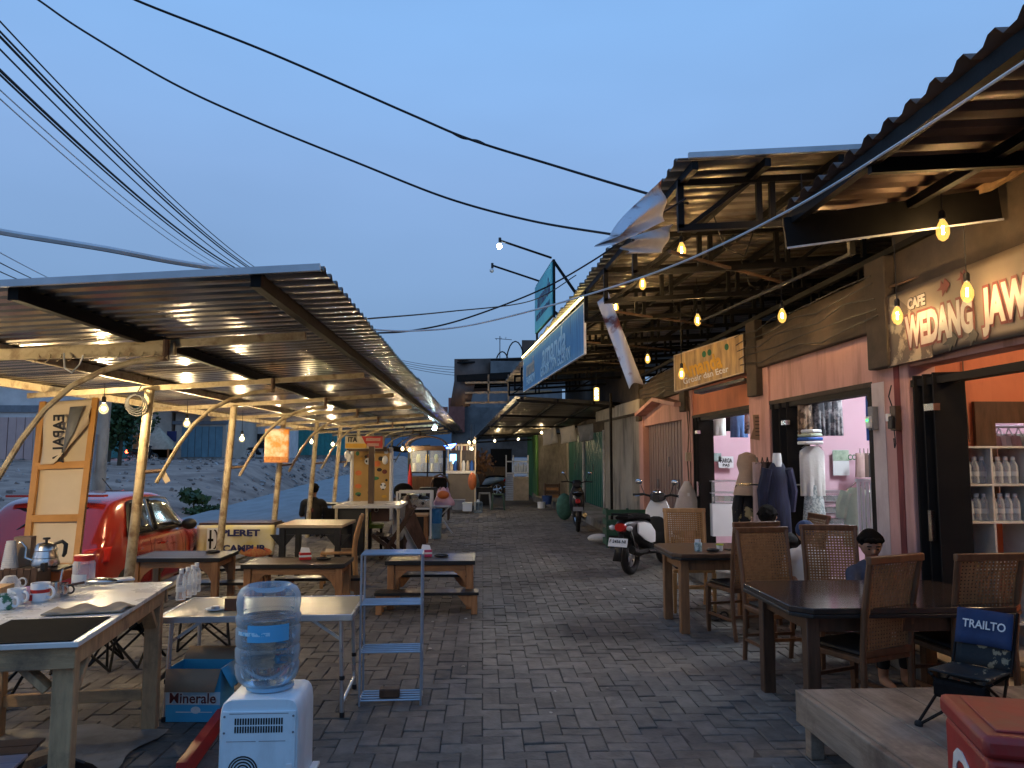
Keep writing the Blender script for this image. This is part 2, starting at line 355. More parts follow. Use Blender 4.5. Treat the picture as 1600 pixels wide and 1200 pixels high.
# herringbone paver layer: the nearest 300 one by one, the rest as one part
BW = .115
from mathutils import noise as NZ
def paver_mesh(b, x, y, along_x, gap=.0055, ox=None, oy=None):
    lx, ly = (2*BW, BW) if along_x else (BW, 2*BW)
    x0, x1, y0, y1 = x+gap/2, x+lx-gap/2, y+gap/2, y+ly-gap/2
    c = .0045; h = random.uniform(-.004, .004)+.012*NZ.noise(Vector(((x if ox is None else ox)*.8, (y if oy is None else oy)*.8, 7))); t1 = random.uniform(-.003, .003); t2 = random.uniform(-.003, .003)
    def z(px_, py_): return h + t1*(1 if px_ > (x0+x1)/2 else -1) + t2*(1 if py_ > (y0+y1)/2 else -1)
    top = [(x0+c,y0+c), (x1-c,y0+c), (x1-c,y1-c), (x0+c,y1-c)]; mid = [(x0,y0), (x1,y0), (x1,y1), (x0,y1)]
    vs = [(p[0],p[1],z(*p)) for p in top]+[(p[0],p[1],z(*p)-c*.8) for p in mid]+[(p[0],p[1],-.03) for p in mid]
    fs = [(0,1,2,3)]
    for k in range(4):
        k2 = (k+1) % 4; fs += [(4+k,4+k2,k2,k), (8+k,8+k2,4+k2,4+k)]
    b.add(vs, fs)
cells = []
n0 = int(27/BW)
for j in range(-6, int(24.5/BW)):
    for i in range(-int(3.8/BW)-4, int(3.3/BW)+4):
        q = (i-j) % 4
        if q == 0: cells.append((i*BW, j*BW+3.0-1.2, True))
        elif q == 3: cells.append((i*BW, j*BW+3.0-1.2, False)) if (i-j) % 4 == 3 else None
def in_patch(x, y): return x < -2.12 and y < 4.45
def vis(x, y): return -.70*y-.2 < x < .70*y+.3
cells = [c for c in cells if -3.72 < c[0] < 3.05 and 2.5 < c[1] < 24 and vis(c[0], c[1]) and not in_patch(c[0], c[1])]
order = sorted(cells, key=lambda c: (c[1]-3.9)**2*1.0 + (0 if -1.2 < c[0] < 1.9 else 30) if c[1] > 3.8 else 99)
near = set(order[:290])
rest = B()
for c in cells:
    if c in near:
        b = B(); paver_mesh(b, 0, 0, c[2], ox=c[0], oy=c[1]); b.build('paver', m_paver, ground, (c[0], c[1], 0), smooth=False)
    else: paver_mesh(rest, *c)
rest.build('paver_field', m_paver, ground, kind='stuff', smooth=False)
cp = B(); cp.grid(lambda u, v: (-3.7+u*(1.86+.035*math.sin(v*13)+.02*math.sin(v*41)), 1.8+v*(2.95+.05*math.sin(u*11)+.03*math.sin(u*27)), .010+.003*math.sin(u*31+v*17)), 40, 40)
cp.build('concrete_ground', m_concrete, kind='structure')
kb = B(); kb.bb(-3.9, -3.75, -3, 40, -.6, .02); kb.build('kerb', m_concrete, kind='structure', bev=.01)
# raised walkway in front of the right-hand shops
wk = B()
wk.prism([(3.12,1.0),(7,1.0),(7,33),(2.05,33),(1.75,27.0),(2.35,21),(2.62,14),(2.78,9.6),(3.12,9.0)], .20, c=(0,0,.09))
walk = wk.build('walkway', m_concrete, kind='structure', bev=.012)
# tiles on the cafe end of the walkway
m_tile = mat('cream floor tile', (.60,.52,.40), (.50,.42,.31), rough=.4, scale=5, bump=.05, island=.08)
tb = B().box((0,0,.004), (.296,.296,.012)); proto = None
for i in range(1):
    for j in range(14):
        if proto is None: proto = tb.build('tile', m_tile, walk, (3.28, 2.3, .1985), bev=.003)
        else: inst(proto, walk, (3.28+.3*i, 2.3+.3*j, .1985))
# road: lower than the plaza, then the rubble lot rising behind it
def road_z(y): return -.38 if y < 14 else -.38+min(.30, (y-14)*.011)
rd = B()
def redge(y): return -3.9 if y < 12 else -3.9-(y-12)*.075-max(0, y-30)*.06
def ledge(y): return -8.6 if y < 16 else -8.6-(y-16)*.05-max(0, y-40)*.03
rd.grid(lambda u, v: (redge(-4+v*120)*(1-u)+min(ledge(-4+v*120), redge(-4+v*120)-1.5)*u, -4+v*120, road_z(-4+v*120)+.03*math.sin(math.pi*u)), 6, 90)
rd.build('road', m_asphalt, kind='structure')
from mathutils import noise as NZ
def lot_z(x, y):
    d = math.sqrt(x*x+y*y); e = max(0, min(1, (-x-8.2-(max(0, y-16))*.05)/3.0))
    t = max(0, min(1, (d-14)/38)); base = -.5+1.75*t*t*(3-2*t)
    return base*e+(-.62)*(1-e) + (.11*NZ.noise(Vector((x*.45, y*.45, 0)))+.16*NZ.noise(Vector((x*.13, y*.13, 3)))+.05*NZ.noise(Vector((x*1.5, y*1.5, 5))))*e
lt = B(); N1 = 150
lt.grid(lambda u, v: (lambda x, y: Vector((x, y, lot_z(x, y))))(-3.0-(u**1.6)*150, -6+(v**1.5)*210), 120, 130)
lt.build('terrain', m_dirt, kind='structure')
gp = B(); gp.grid(lambda u, v: (-1200+2400*u, -300+1500*v, -1.6), 8, 8); gp.build('land', m_dirt, kind='structure')
# rubble stones along the road edge and over the lot
rb = B()
for k in range(1500):
    y = random.uniform(10, 75)**1.0; x = ledge(y)-random.random()**2*28+.6
    s = random.uniform(.04, .17)*(1+.3*(y > 35)); z = max(lot_z(x, y), -.6)
    c = Vector((x, y, z+s*.15)); M = Matrix.Rotation(random.random()*6, 3, Vector((random.random(), random.random(), 1)).normalized())
    rb.box(c, (s*random.uniform(.7,1.5), s, s*random.uniform(.4,.8)), M=M)
m_rub = mat('broken rubble', (.42,.37,.34), (.22,.18,.16), rough=.95, scale=3, island=.5, bump=.4)
rb.build('rubble', m_rub, kind='stuff', smooth=False)
m_hill = mat('distant hill', (.10,.135,.17), (.085,.115,.15), rough=1, scale=.01, bump=0)  # distance haze put into the bluish colour
hb = B(); hb.grid(lambda u, v: (-330+u*560, 900+v*160, -2+(40*math.exp(-((u-.46)/.16)**2)+38*math.exp(-((u-.12)/.2)**2)+6*math.sin(u*19))*math.sin(math.pi*v)), 60, 12)
hb.build('hill', m_hill, kind='structure')

lb_ = B()
for k in range(46):
    x, y = random.uniform(-1.2, 2.2), random.uniform(4.6, 16); r_ = random.uniform(.006, .022); M = Matrix.Rotation(random.random()*6, 3, 'Z')
    lb_.prism([(r_*random.uniform(.6,1)*math.cos(a), r_*random.uniform(.5,1)*math.sin(a)) for a in (0,1.2,2.3,3.6,5)], .004, M, (x, y, .012))
lb_.build('litter', mat('paper scrap', (.60,.58,.54), (.25,.20,.15), rough=.9, island=.5), kind='stuff', smooth=False)
# ---------------------------------------------------------------- left canopy
def corrugated(b, width, length, pitch=.16, h=.03, shape=(.0, .28, .40, .60, .72)):
    """sheet in x (length) with ribs along x, profile across y"""
    prof = []; n = round(width/pitch)
    for i in range(n):
        y = i*pitch; prof += [(y, 0), (y+.30*pitch, 0), (y+.42*pitch, h), (y+.62*pitch, h), (y+.74*pitch, 0)]
    prof.append((width, 0)); prof.append((width+.03, 0))
    vs = []; m = 5
    for j in range(m+1):
        for y, z in prof: vs.append((length*j/m, y, z))
    k = len(prof)
    return b.add(vs, [(j*k+i, (j+1)*k+i, (j+1)*k+i+1, j*k+i+1) for j in range(m) for i in range(k-1)])

T = thing('market_canopy', 'long cream posted canopy with corrugated zinc roof over the low tables', 'canopy', (-3.3, 5.13, 0))
PY0, DY, NP = 5.13, 2.57, 10
XL, XR, YN, YF = -4.6, -.80, 3.74, 30.0
SL = .0625
def rz_(x): return 2.48+SL*(x+.80)
shb = corrugated(B(), .80, (XR-XL)/math.cos(math.atan(SL)))
sheet = None
for i in range(33):
    z = rz_(XL)+.03+.004*(i % 2)
    loc = (XL+3.3, YN-5.13+i*.8, z)
    dx = random.uniform(-.015, .015)
    loc = (loc[0]+dx, loc[1], loc[2])
    if sheet is None:
        sheet = shb.build('roof_sheet', m_zinc, T, loc, thick=.0015); sheet.rotation_euler = (0, -math.atan(SL), 0)
    else: inst(sheet, T, loc, (0, -math.atan(SL), 0))
def L(x, y, z): return (x+3.3, y-5.13, z)      # canopy frame of reference
for x in (-4.35, -3.3, -2.28, -1.12):
    B().bar(L(x, YN+.02, rz_(x)-.005), L(x, YN+26.3, rz_(x)-.005), .05, .07).build('purlin', m_darksteel if x > -3 else m_cream, T)
B().bar(L(XL, YN-.012, rz_(XL)+.035), L(XR-.0, YN-.012, rz_(XR)+.035), .02, .035).build('edge_trim', m_trim, T)
post = brace = raft = None
for i in range(NP):
    y = i*DY
    if post is None:
        post = B().tube([(-.17,0,-.3), (-.15,0,0), (0,0,2.24)], [.048,.048,.045], 12).build('post', m_cream, T, (0,y,0))
        clampb = B().tube([(-.06,0,1.43), (.16,0,1.45)], .018, 8)
        clampb.build('clamp', m_rusty, post)
        arc = [(.10,1.33),(.17,1.46),(.30,1.70),(.44,1.90),(.60,2.05),(.80,2.155),(1.0,2.215),(1.22,2.24)]
        brace = B().tube([(a,0,c) for a, c in arc], .02, 8).build('brace', m_cream, T, (0,y,0))
        B().tube([(1.2,0,2.22),(1.2,0,2.36)], .022, 8).build('hanger', m_rusty, brace)
        raft = B().bar((-1.2,.06,rz_(-4.5)-.065), (2.1,.06,rz_(-1.2)-.055), .04, .05).build('rafter', m_cream, T, (0,y,0))
    else:
        j = random.uniform(-.02, .02)
        p2 = inst(post, T, (j, y, 0)); cl2 = inst(post.children[0], p2, (0,0,0))
        b2 = inst(brace, T, (j, y, 0)); inst(brace.children[0], b2, (0,0,0)); inst(raft, T, (0, y, 0))
# curtain rail with rings on the nearest bay
rl = B().bar(L(-3.25,5.16,2.255), L(-2.05,5.16,2.30), .04, .075).build('curtain_rail', m_cream, T)
for k in range(12):
    x = -2.95+k*.075
    hr_ = random.uniform(.022,.034); ha = random.uniform(-.5,.3); B().tube([(hr_*math.cos(a), .012*math.sin(a*2), hr_*math.sin(a)) for a in [ha-1.9+q*.34 for q in range(9)]], .0032, 5).build('hook', m_cream, T, L(x, 5.125, 2.225+.04*(x+3.2)))
tw = [at(100,552,5.1), at(101,575,5.05), at(112,582,5.05), at(124,570,5.1), at(130,555,5.1)]
tag(B().tube(tw, .006, 6).build('wire_loop', m_palecable), 'pale bent wire hanging in a loop from the curtain rail', 'wire')
cc = at(212, 628, 7.6)
coil = thing('cable_coil', 'coil of black cable hung beside the first lit post', 'cable', cc)
for k in range(4):
    B().torus((0,0,0), .07+.012*k, .006, 22, 5, Matrix.Rotation(R(90+5*k), 3, 'X')).build('loop', m_cable, coil, (0, .006*k, -.01*k))
B().tube([(0,0,.07), (.05,.0,.16), (.12,0,.24)], .006, 6).build('tail', m_cable, coil)

# ---------------------------------------------------------------- bulbs
def bulb(label, x, y, z, top, kind, group, core=None):
    t = thing('pendant_bulb', label, 'light bulb', (x, y, z), 0, group)
    B().tube([(0,0,.075), (0,0,top-z)], .004, 6).build('cord', m_cable, t)
    B().lathe([(.012,.11),(.019,.10),(.019,.055),(.014,.05)], 12).build('socket', m_dark, t)
    if kind == 'white':
        g = B().lathe([(.012,.05),(.024,.035),(.040,.008),(.043,-.012),(.034,-.038),(.014,-.052),(.001,-.054)], 16).build('glass', e_shell, t)
        B().ball((0,0,-.004), .016, 8, 6).build('core', core or e_core, g)
    else:
        g = B().lathe([(.013,.05),(.024,.03),(.038,-.008),(.038,-.038),(.026,-.068),(.008,-.082),(.001,-.083)], 16).build('glass', e_amber, t)
        B().tube([(0,0,.01),(0,0,-.04)], .0065, 6).build('filament', e_fil, g)
    return t
LB = [(-80,655,5.15), (162,638,7.3), (292,661,9.35), (378,685,11.5), (440,683,13.7), (487,690,16.1), (520,694,18.4)]
LL = ['glowing bulb nearest the camera at the left edge of the canopy', 'glowing bulb in front of the leaning banner board', 'glowing bulb between the first and second canopy posts past the banner board', 'glowing bulb just right of the second visible canopy post, above the rubble lot',
      'glowing bulb beside the hanging orange snack poster', 'glowing bulb over the curved brace right of the orange poster', 'glowing bulb beside the food stall sign header']
for (x, y, Y), l in zip(LB, LL):
    p = at(x, y, Y); bulb(l, p.x, p.y, p.z, rz_(p.x)-.04, 'white', 'warm bulbs under the left canopy')
RB = [(1065,388,6.5,3.6), (1255,362,5.25,3.6), (1473,356,4.5,3.3), (1004,441,8,3.6), (962,478,9.5,3.55), (1090,498,8.5,3.6), (1222,491,7,3.4), (1402,490,5.48,3.2), (1511,453,4.66,3.15), (1012,559,11,3.5), (1065,582,9,3.5)]
RL = ['amber filament bulb nearest the torn flapping banner', 'amber filament bulb hanging below the end beam of the brown roof', 'amber filament bulb hanging highest above the cafe banner', 'amber filament bulb above the top end of the torn hanging banner',
      'amber filament bulb just right of the blue hanging sign', 'amber filament bulb on the long row above the yellow shop sign', 'amber filament bulb under the trusses over the right clothes shop doorway', 'amber filament bulb at the left end of the cafe banner', 'amber filament bulb in front of the cafe banner lettering',
      'amber filament bulb to the left of the yellow shop sign', 'amber filament bulb in front of the left end of the yellow shop sign']
for (x, y, Y, tp), l in zip(RB, RL):
    p = at(x, y, Y); bulb(l, p.x, p.y, p.z, tp, 'amber', 'amber bulbs under the right canopy')
p = at(932, 615, 15)
t = thing('lantern', 'bright warm tube lantern hanging over the grey shop front', 'lantern', p)
g = B().lathe([(.045,-.14),(.05,-.13),(.05,.10),(.045,.11)], 14).build('glass', shell('lantern glass', (1,.55,.13), 4, .7), t); B().tube([(0,0,-.10),(0,0,.08)], .02, 8).build('core', emitter('lantern core', (1,.62,.25), 420), g)
B().lathe([(.055,.11),(.055,.15),(.02,.17)], 14).build('cap', m_dark, t)
B().tube([(0,0,.17),(0,0,.75)], .006, 6).build('cord', m_cable, t)
p = at(679, 669, 20)
t = thing('pendant_bulb', 'cool white lamp under the far end of the left canopy', 'light bulb', p)
B().ball((0,0,0), .055, 14, 10).build('glass', emitter('cool bulb', (.6,.9,1), 120), t); B().lathe([(.03,.05),(.03,.12),(.01,.13)], 10).build('socket', m_white, t)
for k, (x, y) in enumerate(((733,691),(741,690),(737,701))):
    p = at(x, y, 21+k*.4)
    l = ('warm bulb on the cluster at the lane edge of the far canopy, left one', 'warm bulb on the cluster at the lane edge of the far canopy, right one', 'warm bulb on the cluster at the lane edge of the far canopy, lowest one')[k]
    bulb(l, p.x, p.y, p.z, 2.45, 'white', 'cluster of warm bulbs at the far canopy edge', e_weak)
for x, y, Y, l in ((629,701,17,'small warm bulb left of the arched food cart'), (640,703,17.6,'small warm bulb over the left end of the arched food cart'), (773,689,27,'white bulb under the far dark awning'), (810,686,27,'white bulb pair under the dark awning by the green wall'), (846,676,25.5,'warm bulb at the corner of the stained plaster wall')):
    p = at(x, y, Y); bulb(l, p.x, p.y, p.z, p.z+.35, 'white', 'bulbs far down the lane', e_weak)

bulb('glowing bulb over the near end of the work table, first on the string', -3.45, 3.80, 1.98, 2.27, 'white', 'warm bulbs under the left canopy')
# ---------------------------------------------------------------- right row: building
T = thing('shop_row', 'pink and orange row of small shops with open fronts', 'building', (3.3, 0, 0))
def S(x): return x-3.3
def wall(name, m, x0, x1, y0, y1, z0, z1, bev=0): return B().bb(S(x0), S(x1), y0, y1, z0, z1).build(name, m, T, bev=bev, smooth=False)
ZT = 4.2
LINT = 2.22
# upper walls over each opening, columns between
wall('upper_wall', m_pink, 3.30, 3.48, .6, 5.98, LINT+.06, 2.8); wall('upper_wall', m_darkconc, 3.302, 3.48, .6, 5.98, 2.802, ZT)  # dark top band has the roof space's shade in its colour
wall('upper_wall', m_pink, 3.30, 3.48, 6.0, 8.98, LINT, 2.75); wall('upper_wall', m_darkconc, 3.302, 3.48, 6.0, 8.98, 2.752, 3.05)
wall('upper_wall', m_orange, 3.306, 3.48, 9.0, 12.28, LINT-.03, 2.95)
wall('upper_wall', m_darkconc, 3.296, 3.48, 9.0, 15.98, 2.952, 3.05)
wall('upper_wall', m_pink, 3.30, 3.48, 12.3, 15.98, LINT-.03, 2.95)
wall('column', m_pink, 3.28, 3.50, 5.80, 6.36, 0.19, LINT+.5, .01)
wall('column', m_pink, 3.28, 3.50, 8.72, 9.38, 0.19, 2.9, .01)
wall('column', m_pink, 3.28, 3.50, 12.0, 12.62, 0.19, 2.9, .01)
wall('column', m_pink, 3.27, 3.50, 15.7, 16.1, 0.19, 2.9, .01)
for y0, y1 in ((6.36,8.72),(9.38,12.0)): wall('lintel', m_darkconc, 3.285, 3.33, y0, y1, LINT-.045, LINT-.002)
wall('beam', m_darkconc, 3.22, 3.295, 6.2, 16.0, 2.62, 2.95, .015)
wall('attic_wall', m_darkconc, 6.4, 6.5, .6, 16, 3.21, ZT)  # attic darkness put into the wall colour
for y in (6.1, 9.05, 12.3, 15.9): wall('pilaster', m_darkconc, 3.20, 3.294, y-.16, y+.16, 2.3, 3.2, .012)
wall('paint_strip', mat('pale lilac paint', (.66,.56,.54), (.56,.46,.44), rough=.8, scale=3, dirt=(.4,.3,.28), dstretch=(1,1,.3)), 3.275, 3.279, 6.16, 6.358, .2, 2.2); wall('joint', mat('maroon joint', (.24,.055,.05), (.13,.03,.03), rough=.9, scale=9, stretch=(1,1,.3)), 3.274, 3.279, 5.92, 6.0, .2, 2.6)
# gabled hood over the mauve shutter
hd = B()
for s, yy in ((1, 12.35), (-1, 15.6)): hd.bar((-.06, 14.0, 2.62), (-.06, yy, 2.42), .30, .07)
hd.build('hood', m_pink, T, bev=.006)
# interior
m_ceil = mat('interior ceiling', (.55,.53,.50), rough=.9, scale=2)
m_floorin = mat('interior floor tile', (.55,.50,.44), (.48,.43,.37), rough=.3, scale=2, bump=.02)
wall('back_wall', m_pinkin, 6.4, 6.5, 6.0, 16, .19, 3.2); wall('back_wall', m_orange, 6.4, 6.5, .6, 5.98, .19, 3.2)
wall('partition', m_pinkin, 3.48, 6.4, 9.0, 9.1, .19, 3.0); wall('partition', m_pinkin, 3.48, 6.4, 12.28, 12.38, .19, 3.0)
wall('partition', m_pinkin, 3.48, 4.03, 6.06, 6.12, .19, 3.0); wall('partition', m_pinkin, 4.62, 6.4, 6.06, 6.12, .19, 3.0); wall('partition', m_pinkin, 4.03, 4.62, 6.06, 6.12, 2.02, 3.0); wall('partition', m_pinkin, 4.03, 4.62, 6.06, 6.12, .19, 1.2)
# orange cafe side with a framed opening into the next shop
wall('partition', m_orange, 3.50, 4.03, 5.94, 6.05, .19, 3.0); wall('partition', m_orange, 4.62, 6.4, 5.94, 6.05, .19, 3.0); wall('partition', m_orange, 4.03, 4.62, 5.94, 6.05, 2.02, 3.0); wall('partition', m_orange, 4.03, 4.62, 5.94, 6.05, .19, 1.2)
wall('ceiling', m_ceil, 3.49, 6.5, .6, 16, 3.0, 3.05); wall('ceiling_slab', m_darkconc, 3.49, 6.4, .6, 16, 3.052, 3.2); wall('floor', m_floorin, 3.3, 6.5, .6, 16, .02, .196)
wall('side_wall', m_orange, 3.3, 6.5, .5, .6, .19, 3.2)
wr = B(); x0, x1, z0, z1 = S(3.86), S(4.66), 1.22, 2.02
wr.bb(x0, x0+.16, 5.90, 5.938, z0, z1); wr.bb(x1-.16, x1, 5.90, 5.938, z0, z1); wr.bb(x0+.16, x1-.16, 5.90, 5.938, z1-.17, z1); wr.build('window_frame', m_darkwood, T)
# doors
def slats(parent, y0, y1, x, z0, z1, n, m, depth=.03, name='slat'):
    w_ = (y1-y0)/n; p0 = None
    for k in range(n):
        loc = (x+(depth*.35 if k % 2 else 0), y0+(k+.5)*w_, (z0+z1)/2)
        if p0 is None: p0 = B().box((0,0,0), (.014, w_*.94, z1-z0)).build(name, m, parent, loc, bev=.003)
        else: inst(p0, parent, loc)
t = thing('folding_shutter', 'closed mauve folding shutter door next to the left clothes shop', 'door', (3.38, 14.2, .2))
B().bb(.02, .04, -1.55, 1.45, 0, 2.0).build('backing', m_blackdoor, t)
slats(t, -1.55, 1.45, 0, .02, 1.99, 28, m_browndoor)
for yy, zz in ((-.35, 1.28), (.55, .85), (-.95, .9)): B().bb(-.035, -.012, yy-.03, yy+.03, zz-.09, zz+.09).build('plate', m_steel, t)
def folded(label, x, y0, y1, z1, hn):
    t = thing('folding_door', label, 'door', (x, y0, .2)); n = 6
    for k in range(n):
        ya = y0+(y1-y0)*k/n-y0; yb = y0+(y1-y0)*(k+.92)/n-y0
        xa, xb = (-.10, .10) if k % 2 else (.10, -.10)
        B().bar((xa, ya, z1/2), (xb, yb, z1/2), .012, z1, up=(0,0,1)).build('panel', m_blackdoor, t)
    B().bb(-.13, -.10, (y1-y0)*hn-.02, (y1-y0)*hn+.02, .78, 1.0).build('handle', m_steel, t)
    B().bb(-.15, -.10, (y1-y0)*.12-.06, (y1-y0)*.12+.06, 1.72, 1.77).build('hasp', m_steel, t)
    return t
folded('black folding door stacked open at the left clothes shop', 3.37, 11.5, 11.98, 1.97, .3)
folded('black folding door stacked open at the right clothes shop', 3.37, 8.08, 8.70, 1.97, .2)
folded('black folding door stacked open beside the pink pillar at the cafe', 3.37, 5.40, 5.78, 2.0, .35)
t = thing('door_frame', 'black steel door frame at the near side of the right clothes shop', 'door frame', (3.36, 6.42, .2))
B().bb(-.06,.06,-.05,.06,0,1.97).build('jamb', m_blackdoor, t)
for (y0, y1, l) in ((6.37, 8.71, 'black track over the right clothes shop doorway'), (9.39, 11.99, 'black track over the left clothes shop doorway'), (1.0, 5.79, 'black track over the cafe doorway')):
    tag(B().bb(3.29, 3.40, y0, y1, LINT-.10, LINT-.047).build('door_track', m_blackdoor), l, 'door track')
# ---------------------------------------------------------------- right canopies
def teeth(b, width, length, pitch=.20, h=.045):
    n = round(width/pitch); prof = []
    for i in range(n):
        y = i*pitch; prof += [(y, .0), (y+.04, h), (y+.085, h*.9), (y+.12, .008)]
    prof.append((width, 0)); m = 4; k = len(prof)
    return b.add([(length*j/m, y, z) for j in range(m+1) for y, z in prof], [(j*k+i, (j+1)*k+i, (j+1)*k+i+1, j*k+i+1) for j in range(m) for i in range(k-1)])
SR = .064
T = thing('cafe_canopy', 'dark brown tile profile metal canopy over the cafe front', 'canopy', (2.0, 0, 3.2))
s0 = None
for i in range(4):
    loc = (0, 1.76+i*.8, .02+.003*(i % 2))
    if s0 is None: s0 = teeth(B(), .8, 2.2).build('roof_sheet', m_brownroof, T, loc, thick=.002); s0.rotation_euler = (0, -math.atan(SR), 0)
    else: inst(s0, T, loc, (0, -math.atan(SR), 0))
B().bar((.06,1.7,-.03), (.06,4.98,-.03), .05, .08).build('purlin', m_darksteel, T)
B().bar((.75,1.7,.01), (.75,4.98,.01), .05, .06).build('purlin', m_darksteel, T)
for y in (2.6, 3.9): B().bar((.05,y,-.07), (1.3,y,.01), .04, .08).build('rafter', m_darksteel, T)
B().bar((.0,4.94,-.13), (1.25,4.62,-.02), .05, .20).build('end_beam', m_darksteel, T)
B().bar((.0,4.90,-.24), (1.25,4.58,-.13), .012, .012).build('wire', m_palecable, T)
B().bar((.40,4.84,-.1), (.40,4.84,-.30), .035, .035).build('hanger', m_darksteel, T)
B().bar((.40,4.84,-.29), (.36,8.2,-.15), .018, .022).build('brace', m_darksteel, T)
pa_, pb_ = at(1500,318,4.75)-Vector((2.0,0,3.2)), at(1640,235,4.3)-Vector((2.0,0,3.2)); B().bar(pa_, pb_, .05, .05).build('prop', m_rawwood, T)

T = thing('shop_canopy', 'long zinc canopy on dark steel trusses over the clothes shops', 'canopy', (1.385, 5.2, 3.66))
def ex(dy): return -.046*dy          # the lane edge drifts left with distance
s0 = None
for i in range(21):
    loc = (ex(i*.8+.4), i*.8, .02+.003*(i % 2)); rot = (0, -math.atan(SR), 0)
    if s0 is None: s0 = corrugated(B(), .80, 5.2, .20, .032).build('roof_sheet', m_oldzinc, T, loc, thick=.0015); s0.rotation_euler = rot
    else: inst(s0, T, loc, rot)
B().bar((.05,-.012,.035), (2.5,-.012,.035+2.5*SR), .03, .04).build('edge_trim', m_trim, T)
for x in (.10, .62, 1.15, 1.68):
    B().bar((x,0,x*SR-.035), (x+ex(11.9),11.9,(x)*SR-.035), .045, .06).build('purlin', m_darksteel, T)
def truss(dy, parent, x0, x1, zt, h=.34, lab=None):
    t = B(); x0 = x0+ex(dy)
    def zz(x): return zt+(x-ex(dy))*SR
    t.bar((x0,dy,zz(x0)), (x1,dy,zz(x1)), .045, .05); t.bar((x0,dy,zz(x0)-h), (x1,dy,zz(x1)-h), .045, .05)
    t.bar((x0+.02,dy,zz(x0)), (x0+.02,dy,zz(x0)-h), .045, .045)
    n = 5
    for k in range(1, n+1):
        xa = x0+(x1-x0)*k/n-.05
        for d in (-.05, .05): t.bar((xa+d,dy,zz(xa)), (xa+d,dy,zz(xa)-h), .04, .04)
        xb = x0+(x1-x0)*(k-1)/n+.06
        if k % 2 == 1: t.bar((xb,dy,zz(xb)-h), (xa-.1,dy,zz(xa)), .03, .03)
    return t.build('truss', m_darksteel, parent)
for dy in (.30, 1.7, 3.0, 4.2, 5.3, 6.4, 7.5, 8.6, 9.7, 10.8, 12.6, 14.4, 16.2): truss(dy, T, .06, 3.6, -.06)
B().bar((1.9,.1,-.42), (1.9,11.8,-.42), .05, .05).build('wall_plate', m_darksteel, T)
for dy in (1.0, 3.6, 6.0, 8.2): B().bar((.2+ex(dy),dy,-.38), (1.75,dy+1.5,-.30), .025, .025).build('tie', m_rusty, T)
for dy, x in ((.9,.5),(2.3,1.2),(3.7,.8),(4.9,1.4)):
    B().tube([(x,dy,-.1),(x+.1,dy+.05,-.35),(x+.3,dy+.15,-.40),(x+.42,dy+.2,-.12)], .006, 5).build('wire', m_cable, T)

# LED strip and the long blue banner on the lane edge
pA, pB = Vector((1.28, 9.6, 3.56)), Vector((.82, 15.5, 3.54))
d = (pB-pA); ang = math.atan2(-d.y, -d.x)
t = thing('hanging_sign', 'long blue wood grain shop banner hanging from the lane edge of the canopy', 'banner', pB, ang)
m_blue = mat('blue wood print', (.13,.36,.54), (.045,.18,.35), rough=.6, scale=3, bump=.05, stretch=(7,1,.7))
Ls = d.length
B().bb(0, Ls, -.012, .012, -.66, -.02).build('panel', m_blue, t)
fr = B(); fr.bb(0,Ls,-.016,.016,-.672,-.66); fr.bb(0,Ls,-.016,.016,-.02,-.008); fr.bb(-.012,0,-.016,.016,-.672,-.008); fr.bb(Ls,Ls+.012,-.016,.016,-.672,-.008); fr.build('frame', m_white, t)
m_palecy = mat('pale cyan print', (.55,.78,.86), rough=.6, bump=0); m_tan = mat('tan print', (.62,.50,.36), rough=.6, bump=0)
text('amanda', m_palecy, t, (Ls*.60,-.016,-.28), FRONTTXT, .55, 2.2, .012, shear=.2)
text('GROSIR DAN ECERAN', m_palecy, t, (Ls*.62,-.016,-.53), FRONTTXT, .24, 2.7, .006)
text('amanda', m_tan, t, (Ls*.17,-.016,-.28), FRONTTXT, .42, 1.1, .008, shear=.2); text('FASHION', m_palecy, t, (Ls*.18,-.016,-.52), FRONTTXT, .22, 1.1, .004)
m_led = emitter('led strip', (1,.78,.30), 14)
tag(B().tube([pA+Vector((-.03,-.05,.035)), pB+Vector((-.03,0,.035))], .014, 8).build('light_strip', m_led), 'glowing yellow light strip along the top of the long blue banner', 'light strip')
# turquoise board standing on the roof edge with two lamp arms
q0, q1 = Vector((1.18, 13.0, 4.0)), Vector((1.03, 15.1, 4.0)); dd = q1-q0; ang = math.atan2(-dd.y, -dd.x)
t = thing('roof_sign', 'turquoise shop board standing on the canopy edge above the blue banner', 'sign', q1, ang)
m_turq = mat('turquoise print', (.10,.50,.58), (.06,.40,.50), rough=.5, scale=3, bump=.03)
W2 = dd.length
B().bb(0,W2,-.012,.012,0,.92).build('panel', m_turq, t)
f = B()
for x in (0, W2): f.bar((x,.03,-.35), (x,.03,.95), .04, .04)
f.bar((0,.03,.95), (W2,.03,.95), .04, .04); f.bar((0,.03,.02), (W2,.03,.02), .04, .04); f.bar((W2,.03,.93), (W2-.2,.95,-.3), .04, .04); f.bar((W2,.03,.05), (W2-.2,.6,-.3), .04, .04); f.build('frame', m_darksteel, t)
text('amanda', m_tnavy, t, (W2*.55,-.016,.55), FRONTTXT, .42, W2*.75, .008, shear=.2); text('GROSIR DAN ECERAN', m_tnavy, t, (W2*.5,-.016,.25), FRONTTXT, .16, W2*.8, .003)
